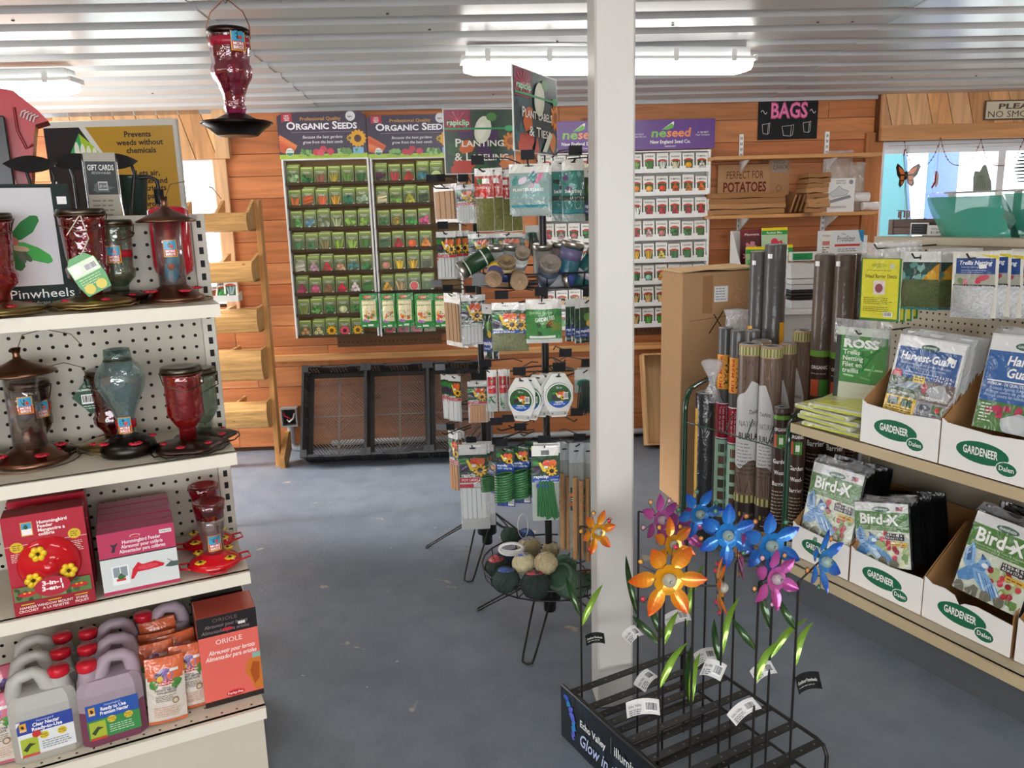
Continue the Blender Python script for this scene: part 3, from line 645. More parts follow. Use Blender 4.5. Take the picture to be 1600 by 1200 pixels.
NE = [[('leaf', '#7ab04a', 'MUSTARD', 'mustard greens'), ('stick', '#4a8a3c', 'OKRA', 'okra'), ('stick', '#e8e8e0', 'ONION', 'white onions'), ('stick', '#dcd4b0', 'PARSNIP', 'parsnips'), ('big', '#e8a030', 'PUMPKIN', 'an orange pumpkin'), ('ball', '#e8e4e0', 'PUMPKIN', 'white pumpkins')],
 [('big', '#e0852c', 'PUMPKIN', 'a tall pumpkin'), ('big', '#e8a040', 'PUMPKIN', 'a giant pumpkin'), ('big', '#d84830', 'PUMPKIN', 'a red pumpkin'), ('ball', '#dd5a28', 'PUMPKIN', 'stacked pumpkins'), ('ball', '#c8783c', 'PUMPKIN', 'mini pumpkins'), ('ball', '#dc6a30', 'PUMPKIN', 'small pumpkins')],
 [('stick', '#e8e8e4', 'RADISH', 'white radishes'), RD, RD, ('ball', '#cc2f4e', 'RADISH', 'pink-red radishes'), RD, RD], [('ball', '#c8405c', 'RADISH', 'tipped radishes'), ('ball', '#d8a8b0', 'TURNIP', 'turnips'), ('big', '#b06a6a', 'RUTABAGA', 'a rutabaga'), SP, SP, ('stick', '#4a7a2c', 'SQUASH', 'squash with blossom')],
 [('stick', '#e8b020', 'SQUASH', 'crookneck squash'), YS, ('ball', '#e0d060', 'SQUASH', 'pear squash'), ZU, ZU, ZU], [ZU, ('big', '#8fc4b8', 'SQUASH', 'a blue squash'), ('ball', '#e0982c', 'SQUASH', 'orange squash'), ('big', '#5a6a4a', 'SQUASH', 'a green squash'), ZU, ZU], [BN, BN, BN, BN], [BN, BG, BG, BG]]
zr2 = (WALL.on(1050, 268, -0.1)[1], WALL.on(1035, 509, -0.1)[1])
N2 = rack('white seed rack beside the BAGS corner, under a purple sign', (981, 237), (1113, 233), (981, 513), (1102, 509), zr2, [(981, 187), (1119, 186), (1115, 232), (980, 234)], ne_sign, True, 'white seed racks')
N1 = rack('white seed rack mostly hidden behind the post and the spinner', (842, 241), (974, 237), (845, 517), (968, 513), zr2, [(842, 191), (980, 187), (978, 235), (841, 239)], ne_sign, True, 'white seed racks')
for R, nm, cols in ((N2, 'right', range(6)), (N1, 'left', range(6))):
    sl, w, zs = R; pit = (w-0.024)/6
    for i, row in enumerate(NE):
        for j, (k, c, tx, d) in enumerate(row):
            if j not in cols: continue
            for b in range(2 if random.random() < .5 else 1):
                h = .112+random.uniform(-.004, .006)+.006*b
                packet('seed_packet', white_packet(k, c, tx, .076, h), .076, h, WALL, (sl+0.012+pit*(j+.5)+.003*b, -0.096+.012*b, zs[i]+0.002), ('white packet of %s, %s from left, %s row, %s rack' if not b else 'rear packet behind the %s, %s from left, %s row, %s white rack') % (d, ORD[j], ORD[i], nm), 'packets on the %s white seed rack' % nm, '#f0f0ee')
# strip of pegboard under the racks
for i, (px, py, px2) in enumerate(((527, 531, 690), (985, 513, 1045))):
    a0, z_ = WALL.on(px, py, -0.02); a1, _ = WALL.on(px2, py, -0.02)
    m = MB('#6a4a30', 'paper'); m.box(a0, a1, -0.02, -0.002, z_-0.05, z_+0.03); pg = struct(m, 'trim_%d' % (8+i), None, WALL.o, WALL.r)
    d = MB('#141210', 'paper')
    for k in range(int((a1-a0)/.03)): d.lathe([(.0, 0), (.005, .0003)], 6, (0, 0, 0)) if 0 else d.box(a0+.03*k+.01, a0+.03*k+.018, -0.0206, -0.02, z_-.022, z_-.014)
    d.build('peg_hole', pg, kind='stuff')
# fertilizer pouches hanging on a bar in front of the racks
yb = -0.2
bx0, bz = WALL.on(560, 458, yb); bx1, _ = WALL.on(716, 455, yb)
t = thing('hang_bar', 'thin black bar the green fertilizer pouches hang from', 'display bar', WALL, (bx0, 0, bz))
m = MB('#1c1c1e', 'blackwire'); m.tube([(0, yb, 0), (bx1-bx0, yb, 0)], .004); m.tube([(0.02, -.1, 0.01), (0.02, yb, 0)], .003); m.tube([(.5, -.1, 0.01), (.5, yb, 0)], .003); m.build('bar', t)
for i, (xa, xb, ya, yb_) in enumerate(((562, 592, 459, 511), (595, 619, 459, 512), (619, 647, 458, 510), (648, 678, 459, 512), (677, 706, 459, 511))):
    yy = yb-0.006-.006*(i % 2); x0, zt = WALL.on(xa, ya, yy); x1, zb = WALL.on(xb, yb_, yy); w = x1-x0+.008; h = zt-zb
    a = Art(); a.rect(0, 0, w, h, '#2f8f3e'); a.rect(w*.12, h*.2, w*.88, h*.82, '#efe3b4'); a.ell(w*.5, h*.9, w*.3, h*.05, '#d8503a', 10); a.text('JOBES', w*.5, h*.88, h*.045, '#f6e8d8', al='c', bold=1); a.text('Organics', w*.5, h*.78, h*.1, '#1f7a34', w=w*.74, al='c', bold=1, caps=True)
    a.text('Fertilizer Spikes', w*.5, h*.66, h*.04, '#557040', al='c')
    for k in range(9): a.blob(w*random.uniform(.2, .8), h*random.uniform(.28, .46), w*.09, random.choice(['#e07a3c', '#d84a3a', '#e8b040', '#5f9a44']), .3, 7)
    a.flower(w*.5, h*.42, w*.13, '#f0eee8', '#e0a040', 7); a.blob(w*.25, h*.2, w*.1, '#b860c0', .3, 7); a.blob(w*.42, h*.19, w*.08, '#c070c8', .3, 7); a.rect(w*.4, h*.04, w*.7, h*.1, '#e8f0e0'); a.rect(w*.1, h*.04, w*.3, h*.07, '#e8f0e0')
    m = MB('#2f8f3e', 'bag')
    m.grid(lambda u, v: (w*(u-.5), -.002-.018*sin(pi*u)*sin(pi*v)*.9, -h*(1-v)), 6, 6); m.grid(lambda u, v: (w*(u-.5), .002+.006*sin(pi*u)*sin(pi*v), -h*(1-v)), 6, 6)
    m.artfn(a, lambda x, y, l: (x-w/2, -.003-l-.018*sin(pi*min(1, max(0, x/w)))*sin(pi*min(1, max(0, y/h)))*.9-.001, y-h), mat='bag')
    m.build('fertilizer_pouch', None, WALL.w((x0+x1)/2, yy, zt), WALL.r, 'green organic fertilizer pouch, %s from left of the five hanging in a row' % ORD[i], 'pouch', 'fertilizer pouches on the bar')
# ================================================================== shelf corner with bags
def wbox(px0, py0, px1, py1, y):
    a, b = WALL.on(px0, py0, y); c, d = WALL.on(px1, py1, y); return a, c, d, b     # s0, s1, zlow, zhigh
x0, x1, zb, zt = wbox(1186, 157, 1276, 216.5, -0.01); w, h = x1-x0, zt-zb
a = Art(); a.rect(0, 0, w, h, '#17181b'); a.text('BAGS', w*.52, h*.55, h*.4, '#d6568f', w=w*.62, al='c', bold=3); a.text('BAGS', w*.515, h*.56, h*.38, '#e88ab4', w=w*.6, al='c', bold=0)
for sx, mx in ((.04, 1), (.86, 1)): a.path([(w*(sx+.1*t_), h*(.7+.05*sin(t_*6.3))) for t_ in [i/8 for i in range(9)]], h*.014, '#e8e8e8')
for cx, cy, s_, fl in ((.13, .26, .13, 0), (.5, .2, .2, 0), (.82, .28, .13, 0)):
    P = [(cx-s_/2, cy+.13), (cx+s_*.3, cy+.15), (cx+s_*.25, cy-.12), (cx-s_*.35, cy-.1), (cx-s_/2, cy+.13)]; a.path([(p*w, q*h) for p, q in P], h*.01, '#d8d8d8')
    a.path([((cx+s_*.3)*w, (cy+.15)*h), ((cx+s_*.5)*w, (cy+.17)*h), ((cx+s_*.42)*w, (cy-.08)*h), ((cx+s_*.25)*w, (cy-.12)*h)], h*.01, '#d8d8d8')
m = MB('#17181b', 'paper'); m.box(0, w, 0, .008, 0, h); m.art(a, (0, 0, 0), (1, 0, 0), (0, 0, 1), mat='paper'); m.build('chalkboard_sign', None, WALL.w(x0, -0.01, zb), WALL.r, 'black chalkboard sign with pink BAGS lettering and drawn sacks', 'sign')
SHZ = []
for i, (pa, pb) in enumerate((((1117, 246), (1379, 236)), ((1112, 338), (1372, 329)))):
    a0, za = WALL.on(*pa, -0.24); a1, zc = WALL.on(*pb, -0.24); zz = (za+zc)/2; SHZ.append(zz)
    t = thing('wall_shelf', ['upper pine wall shelf, empty, under the chalkboard sign', 'lower pine wall shelf carrying the stacks of paper bags'][i], 'shelf', WALL, (a0, 0, zz), 0, 'wall shelves')
    b = MB('#d19a62', 'pine'); b.bbox(0, a1-a0, -0.24, -0.0, -0.022, 0, .002); b.build('board', t)
    for px in (1158, 1292):
        k = MB('#eceded', 'gloss'); s_ = WALL.on(px, pa[1], -0.02)[0]-a0
        k.prism([(0, 0), (0.0, -.09), (.2, 0.0)], (s_-.004, 0, -.023), (0, -1, 0), (0, 0, 1), .008); k.build('bracket', t)
for i, (px, ya, yb2) in enumerate(((1158, 210, 395), (1292, 206, 390))):
    s_, za = WALL.on(px, ya, 0); _, zc = WALL.on(px, yb2, 0)
    m = MB('#eceded', 'gloss'); m.box(-.014, .014, -.012, 0, zc, za); o = m.build('shelf_standard', None, WALL.w(s_, 0, 0), WALL.r, 'white slotted shelf standard on the wall, %s one' % ('left' if not i else 'right'), 'shelf standard', 'shelf standards')
    d = MB('#2b2b2d', 'paper'); z_ = zc+.03
    while z_ < za-.02: d.box(-.006, -.002, -.0126, -.012, z_, z_+.018); d.box(.002, .006, -.0126, -.012, z_, z_+.018); z_ += .035
    d.build('slot', o, kind='stuff')
ZL = SHZ[1]
# cardboard notices
x0, x1, zb, zt = wbox(1122, 258, 1201, 337, -0.04); zb = ZL; w, h = x1-x0, zt-zb
a = Art(); a.text('PERFECT FOR', w*.52, h*.72, h*.16, '#5a3426', w=w*.7, al='c', bold=0); a.text('POTATOES', w*.52, h*.46, h*.2, '#6b2a24', w=w*.82, al='c', bold=2)
m = MB('#b08864', 'card'); m.box(0, w, 0, .006, 0, h); m.art(a, (0, 0, 0), (1, 0, 0), (0, 0, 1), mat='card'); m.build('cardboard_notice', None, WALL.w(x0, -.04, zb), WALL.r, 'brown cardboard notice handwritten PERFECT FOR POTATOES on the lower shelf', 'notice')
x0, x1, zb, zt = wbox(1202, 245, 1231, 330, -0.035); zb = ZL; w, h = x1-x0, zt-zb
a = Art(); a.rect(w*.1, h*.72, w*.9, h*.97, '#9a8d80'); a.text('WILD', w*.2, h*.88, h*.06, '#5a5048'); a.text('CHICK', w*.2, h*.78, h*.07, '#5a5048'); a.path([(w*(.5+.12*cos(t_)), h*(.45+.05*sin(t_))) for t_ in [i*.6 for i in range(12)]], h*.01, '#6b4a36')
m = MB('#a9805c', 'card'); m.box(0, w, 0, .006, 0, h); m.art(a, (0, 0, 0), (1, 0, 0), (0, 0, 1), mat='card'); m.build('cardboard_notice', None, WALL.w(x0, -.035, zb), WALL.r, 'narrow kraft card with a small drawing, right of the potatoes notice', 'notice')
def bag_bundle(name, x0, x1, y0, y1, n, dz, label, group, cat='paper bags', z0=None, col=('#a87a52', '#b5875c', '#9c7048')):
    zz = ZL if z0 is None else z0
    for k in range(n):
        m = MB(random.choice(col), 'card'); jx = random.uniform(-.012, .012); jy = random.uniform(-.01, .01)
        W_ = x1-x0; D = y1-y0
        def f(u, v, q): return (x0+jx+W_*u-(x0+x1)/2, y0+jy+D*v-(y0+y1)/2, q+.0025*sin(u*9+k)+.002*sin(v*5+k*2))
        m.grid(lambda u, v: f(u, v, dz*.92), 8, 2); m.grid(lambda u, v: f(1-u, v, 0.001), 8, 2)
        for v in (0, 1): m.add([f(u/8, v, 0.001) for u in range(9)]+[f(u/8, v, dz*.92) for u in range(9)], [(i, i+1, 10+i, 9+i) for i in range(8)])
        for u in (0, 1): m.add([f(u, 0, .001), f(u, 1, .001), f(u, 1, dz*.92), f(u, 0, dz*.92)], [(0, 1, 2, 3)])
        m.build(name, None, WALL.w((x0+x1)/2, (y0+y1)/2, zz+dz*k+.001), WALL.r+random.uniform(-.02, .02), label % ORD[k], cat, group)
s0_, _ = WALL.on(1113, 320, -.2); s1_, _ = WALL.on(1224, 320, -.2)
bag_bundle('paper_sack_bundle', s0_, s1_, -.23, -.05, 4, .035, 'long folded brown paper potato sacks, %s layer from the shelf up', 'potato sacks on the lower shelf')
s0_, _ = WALL.on(1254, 300, -.15); s1_, _ = WALL.on(1288, 300, -.15)
bag_bundle('paper_bag_stack', s0_, s1_, -.22, -.06, 8, .031, 'squared stack of small kraft paper bags, %s bundle up from the shelf', 'kraft bags in the tall stack')
for k in range(5):
    s_, _ = WALL.on(1226+7*k, 330, -.15); m = MB(random.choice(['#9c7048', '#a87a52', '#8a623e']), 'card'); m.bbox(0, .012, -.2, -.03, .01, .125, .002); o = m.build('paper_bag', None, WALL.w(s_+.01, 0, ZL), None, 'flat brown paper bag leaning on edge between sacks and tall stack, %s from left' % ORD[k], 'paper bag', 'leaning paper bags'); o.rotation_euler = (0, .3, WALL.r)
x0, x1, zb, zt = wbox(1287, 279, 1334, 325, -.2); zb = ZL; w, h = x1-x0, zt-zb
a = Art(); a.rect(0, 0, w, h, '#e4e4e2'); a.text('HANGING', w*.55, h*.9, h*.045, '#444444', al='c', bold=1); a.text('PAPER CLIP', w*.55, h*.83, h*.045, '#444444', al='c', bold=1); a.ell(w*.87, h*.88, w*.07, w*.07, '#8a8a90', 10)
a.poly([(w*.2, h*.35), (w*.85, h*.5), (w*.9, h*.42), (w*.25, h*.27)], '#8a8d90'); a.poly([(w*.2, h*.55), (w*.4, h*.68), (w*.5, h*.78), (w*.6, h*.68), (w*.8, h*.62), (w*.75, h*.5), (w*.3, h*.45)], '#c9cbcd'); a.path([(w*.2, h*.55), (w*.4, h*.68), (w*.5, h*.78), (w*.6, h*.68), (w*.8, h*.62), (w*.75, h*.5), (w*.3, h*.45), (w*.2, h*.55)], w*.012, '#707478'); a.text('(1/2) 20 POCKET BAG', w*.5, h*.12, h*.06, '#555558', al='c', w=w*.5)
m = MB('#e4e4e2', 'paper'); m.bbox(0, w, 0, .14, 0, h, .002); m.art(a, (0, 0, 0), (1, 0, 0), (0, 0, 1), mat='paper'); m.build('white_carton', None, WALL.w(x0, -.2, zb), WALL.r, 'white carton printed with a metal clip, right of the kraft bag stack', 'carton')
def clear_bag(px0, py0, px1, py1, y, label, col='#d8d0c8', zbase=None, name='plastic_bag', cat='plastic bag', th=.02):
    x0, x1, zb, zt = wbox(px0, py0, px1, py1, y); zb = zbase if zbase is not None else zb; w, h = x1-x0, zt-zb
    m = MB(col, 'film'); f = lambda sg: (lambda u, v: (w*u, sg*th*sin(pi*u)**.5*(.4+.6*sin(pi*v))+.006*sin(u*14+v*9), h*v))
    m.grid(f(-1), 8, 8); m.grid(f(1), 8, 8); return m.build(name, None, WALL.w(x0, y, zb), WALL.r, label, cat)
clear_bag(1290, 236, 1331, 279, -.05, 'crumpled clear plastic bag hanging under the upper shelf')
clear_bag(1330, 254, 1348, 330, -.04, 'narrow clear zip bag standing right of the white carton', '#c8bcb0', ZL+.0)
for i, (pxa, pxb, r_) in enumerate(((1337, 1358, .03), (1344, 1366, .026))):
    s_, zz = WALL.on(pxa, 302+i*14, -.15+.0*i); m = MB('#e8e6e4', 'bag'); m.tube([(0, 0, 0), (.1, 0, .0)], r_, 12); o = m.build('rolled_bag', None, WALL.w(s_, -.12-.06*i, ZL+.033+.06*(1-i)), WALL.r, ['upper white rolled plastic bag at the right end of the lower shelf', 'lower clear rolled plastic bag at the right end of the lower shelf'][i], 'rolled bag', 'rolled plastic bags')
# counter below with seed boxes and trays
ca, cz = WALL.on(1150, 487, -.55); cb, _ = WALL.on(1300, 480, -.55)
t = thing('counter', 'pale grey counter against the back wall behind the fabric rolls', 'counter', WALL, (ca-.03, 0, 0)); CW = cb-ca+.28
m = MB('#b9bab8', 'paint'); m.box(0, CW, -.55, -.04, 0, cz-.03); m.build('front_panel', t); m = MB('#dcdcd9', 'paint'); m.bbox(-.02, CW+.02, -.57, -.03, cz-.03, cz, .004); m.build('worktop', t)
def wcarton(name, px0, py0, px1, py1, y, dep, label, col, a=None, cat='box', zbase=None, group=None, mt='paper'):
    x0, x1, zb, zt = wbox(px0, py0, px1, py1, y); zb = zb if zbase is None else zbase; w, h = x1-x0, zt-zb
    m = MB(col, mt); m.bbox(0, w, 0, dep, 0, h, .002)
    if a: ar = Art(); a(ar, w, h); m.art(ar, (0, 0, 0), (1, 0, 0), (0, 0, 1), mat=mt)
    return m.build(name, None, WALL.w(x0, y, zb), WALL.r, label, cat, group)
wcarton('white_box', 1237, 470, 1284, 486, -.5, .3, 'clear-wrapped tray of plastic at the bottom of the counter pile', '#c9ccd0', zbase=cz, mt='bag')
zz = cz+.065
for k in range(5):
    m = MB(['#1d1d1f', '#3a3a3c', '#222224', '#c9c9cb', '#d4d4d4'][k], 'gloss'); s_, _ = WALL.on(1236, 460, -.5); m.bbox(0, .2, 0, .36, 0, .014 if k < 3 else .03, .003); m.build('seed_tray', None, WALL.w(s_, -.5, zz), WALL.r+random.uniform(-.01, .01), '%s tray in the pile on the counter, %s from the bottom' % (['black', 'dark grey', 'black', 'white', 'white'][k], ORD[k]), 'tray', 'trays piled on the counter'); zz += .017 if k < 3 else .033
ztray = zz
for k, (pa, pb) in enumerate(((1236, 1258), (1258, 1284))):
    wcarton('white_box', pa, 412, pb, 436, -.46, .2, ['small white box on the tray pile, left of two', 'small white box on the tray pile, right of two'][k], '#d6d6d4', zbase=ztray, group='white boxes on the trays')
zb2 = ztray+.105
wcarton('card_box', 1236, 394, 1282, 414, -.4, .03, 'white card with a green panel standing on the tray pile', '#dfe2e0', lambda a, w, h: (a.rect(w*.06, h*.1, w*.72, h*.85, '#2f9a5c'), a.lines(w*.12, w*.66, h*.68, 5, h*.12, h*.07, '#1f6a40')), zbase=zb2)
# tall seed display with big packets
x0, x1, zb, zt = wbox(1156, 362, 1232, 415, -.3); tb = thing('seed_display', 'white slant-sided counter display of large seed packets', 'display box', WALL, (x0, 0, cz))
m = MB('#e3e2de', 'paper'); hh = zt-cz; W_ = .29
m.prism([(0, 0), (.25, 0), (.25, hh*.45), (.02, hh), (0, hh)], (0, -.12, 0), (0, -1, 0), (0, 0, 1), -.006); m.prism([(0, 0), (.25, 0), (.25, hh*.45), (.02, hh), (0, hh)], (W_, -.12, 0), (0, -1, 0), (0, 0, 1), -.006); m.build('side_panel', tb)
m = MB('#e3e2de', 'paper'); m.box(0, W_, -.12, -.112, 0, hh); m.box(0, W_, -.37, -.364, 0, hh*.42); m.box(0, W_, -.364, -.12, hh*.38, hh*.4); m.build('back_panel', tb)
def big_packet(px0, py0, px1, py1, y, top, kind, c, bgc, label, nm):
    x0, x1, zb, zt = wbox(px0, py0, px1, py1, y); w, h = x1-x0, zt-zb; a = Art(); a.rect(0, 0, w, h, bgc)
    pic(a, kind, c, 0, 0, w, h*.8); 
    for i in range(5): a.blob(w*random.random()*.9+w*.05, h*random.uniform(.1, .6), w*.1, c, .4, 7)
    a.rect(0, h*.8, w, h, top[0]); a.rect(0, h*.8, w, h*.92, top[1]); a.text(nm, w*.5, h*.83, h*.06, '#f4f4ec', w=w*.6, al='c', bold=1)
    packet('seed_packet', a, w, h, WALL, ((x0+x1)/2, y, zb), label, 'large seed packets in the counter display', '#cccccc', -.08)
big_packet(1158, 359, 1193, 412, -.2, ('#7a2030', '#7a2030'), 'blooms', '#d88a9c', '#5a2228', 'large dark red packet of mixed blooms in the counter display', 'Flowers')
big_packet(1192, 356, 1230, 410, -.22, ('#f0d820', '#2fa04c'), 'ball', '#d83a5c', '#b8d8b0', 'large yellow and green topped packet of pink radishes in the display', 'Radish Mix')
big_packet(1166, 386, 1200, 440, -.3, ('#f0d820', '#2fa04c'), 'leaf', '#4a9a4a', '#a8c890', 'large packet of greens, front row left of the counter display', 'Garden Greens')
big_packet(1206, 383, 1238, 440, -.3, ('#f0d820', '#2fa04c'), 'stick', '#d86a3c', '#e0d8b0', 'large packet of carrots, front row right of the counter display', 'Carrots')
def proti(a, w, h):
    a.rect(0, 0, w, h, '#dfe3e4'); a.rect(0, 0, w*.24, h, '#e6e2de'); a.text('Protilizer', w*.03, h*.82, h*.07, '#555555', w=w*.18); a.rect(w*.03, h*.55, w*.2, h*.68, '#c88078'); a.lines(w*.03, w*.2, h*.46, 3, h*.07, h*.05, '#777777'); a.rect(w*.03, h*.05, w*.2, h*.28, '#6a8a9c')
    a.text('Protilizer', w*.38, h*.65, h*.2, '#3f4a44', w=w*.42, bold=0); a.text('The', w*.48, h*.86, h*.06, '#555555'); a.poly([(w*.86, h), (w, h), (w, h*.6), (w*.93, h*.68)], '#2f86b4')
    a.rect(w*.32, h*.5, w*.92, h*.57, '#c8453c'); a.lines(w*.4, w*.88, h*.4, 2, h*.06, h*.04, '#8a8a8a')
    for q, c in ((.38, '#7a3a3a'), (.44, '#3f5f3a'), (.55, '#5a8a5a'), (.6, '#6a9a6a'), (.35, '#9a3a30')): a.blob(w*q, h*.18, w*.06, c, .3, 8)
    a.rect(w*.72, h*.08, w*.92, h*.2, '#a8c8d8')
wcarton('fertilizer_box', 1284, 361, 1347, 412, -.35, .06, 'white plant food box with blue corner standing behind the brown rolls', '#dfe3e4', proti, zbase=zb2-.02)
wcarton('fertilizer_box', 1347, 368, 1353, 412, -.31, .05, 'second white plant food box peeking out behind the front one', '#d8dfe2', zbase=zb2-.02)
wcarton('white_box', 1282, 412, 1352, 440, -.36, .2, 'plain white box under the plant food boxes, behind the brown rolls', '#cfd2d2', zbase=ztray-.02)
wcarton('white_box', 1286, 436, 1356, 487, -.4, .3, 'grey-white carton on the counter below the plant food', '#bfc0be', zbase=cz)
# ================================================================== planter tower, crates, trays by the back wall
sR, zt = WALL.on(392, 313, -.38); sL, _ = WALL.on(287, 313, -.38)
t = thing('tiered_planter', 'tower of five rough log-slab planter boxes left of the seed racks', 'planter', WALL, (sR, 0, 0)); PW = sR-sL
for q in (0, -PW-.03):
    m = MB('#c58f55', 'pinez'); m.prism([(0, 0), (.07, 0), (.12, zt), (.05, zt)], (q, -.37, 0), (0, 1, 0), (0, 0, 1), .03); m.build('rail', t)
for i, (ya, yb) in enumerate(((312, 362), (397, 441), (480, 520), (546, 595), (628, 670))):
    za = WALL.on(370, ya, -.42)[1]; zb = WALL.on(370, yb, -.42)[1]; h = za-zb; yo = -.38+.012*i-.03
    m = MB('#cf9f62', 'rough_wood')
    q_ = (.6, .76, .96, 1, 1)[i]; hf = h*q_
    P = [(0, hf), (-.03, hf*.96), (-.05, hf*.7), (-.05, hf*.4), (-.03, hf*.08), (.0, 0), (.02, 0), (.012, hf*.97)]
    m.prism(P, (-PW, yo-.06, zb), (0, 1, 0), (0, 0, 1), PW); b = m.build('planter_box', t)
    for x in (-PW, -PW*.5, -.018):
        d = MB('#d6a76c', 'rough_wood'); d.prism([(0, 0), (.14, 0), (.17, h), (.15, h), (-.0, hf)], (x, yo-.05, zb), (0, 1, 0), (0, 0, 1), .018); d.build('divider', b)
    d = MB('#c4935a', 'rough_wood'); d.box(-PW, 0, yo-.05, yo+.08, zb, zb+.015); d.build('bottom_board', b)
m = MB('#b9874f', 'pine'); m.prism([(0, 0), (.10, 0), (.22, .07), (.22, .19), (.17, .19), (0, .07)], (.04, -.42, .0), (0, 1, 0), (0, 0, 1), .03); m.build('foot', t)
# white box of seed packets on the planter
for i, (px, py, c, k) in enumerate(((335, 443, '#c83a30', 'ball'), (345, 440, '#3f8a4a', 'leaf'), (357, 425, '#8aa0a4', 'stick'))):
    s_, z_ = WALL.on(px, py, -.48); a = white_packet(k, c, 'SEEDS', .08, .11)
    o = packet('seed_packet', a, .08, .11, WALL, (s_, -.5+.012*i, WALL.on(340, 468, -.48)[1]+.006+.004*i), ['red tomato packet lying in the white tray on the planter', 'green leaf packet in the white tray on the planter', 'grey packet standing upright in the white tray on the planter'][i], 'packets on the planter', tilt=(-.9, -.6, -.1)[i])
x0, z_ = WALL.on(326, 470, -.5); x1, _ = WALL.on(374, 470, -.5)
m = MB('#d9d6d0', 'card'); 
m.box(x0, x1, -.52, -.44, z_-.008, z_-.004); m.box(x0, x1, -.523, -.52, z_-.008, z_+.03); m.prism([(0, 0), (.08, 0), (.08, .06), (0, .035)], (x1, -.52, z_-.008), (0, 1, 0), (0, 0, 1), .003)
t2 = thing('packet_tray', 'small white cardboard tray of packets hung on the planter tower', 'tray', WALL); m.build('tray', t2)
m = MB('#8a8d90', 'steel'); m.tube([(x0+.06, -.44, z_+.01), (x0+.06, -.36, z_+.01)], .004); m.build('hook', t2)
# outlet box with conduit
s_, z_ = WALL.on(453, 651, -.03); t = thing('outlet_box', 'open grey electrical box with loose wires low on the wall', 'outlet box', WALL, (s_, 0, z_))
m = MB('#8f8f8d', 'paint'); 
for b in ((-.055, -.045, -.065, .065), (.045, .055, -.065, .065), (-.045, .045, -.065, -.055), (-.045, .045, .055, .065)): m.box(b[0], b[1], -.06, 0, b[2], b[3])
m.build('box', t); m = MB('#2a2624', 'paper'); m.box(-.045, .045, -.012, -.002, -.055, .055); m.build('back', t)
for c, P in (('#c03040', [(-.04, -.02, .03), (-.03, -.05, .01), (-.01, -.045, 0), (0, -.02, -.02)]), ('#d8d4c8', [(-.02, -.03, -.02), (.0, -.055, -.03), (.025, -.05, -.01), (.03, -.02, .02)])):
    m = MB(c, 'gloss'); m.tube(P, .006, 6); m.build('wire', t)
m = MB('#a9acb0', 'paint'); m.tube([(.0, -.03, -.065), (.0, -.03, -z_+.06), (.015, -.03, -z_+.03), (.06, -.03, -z_+.022)], .024, 10); m.build('conduit', t)
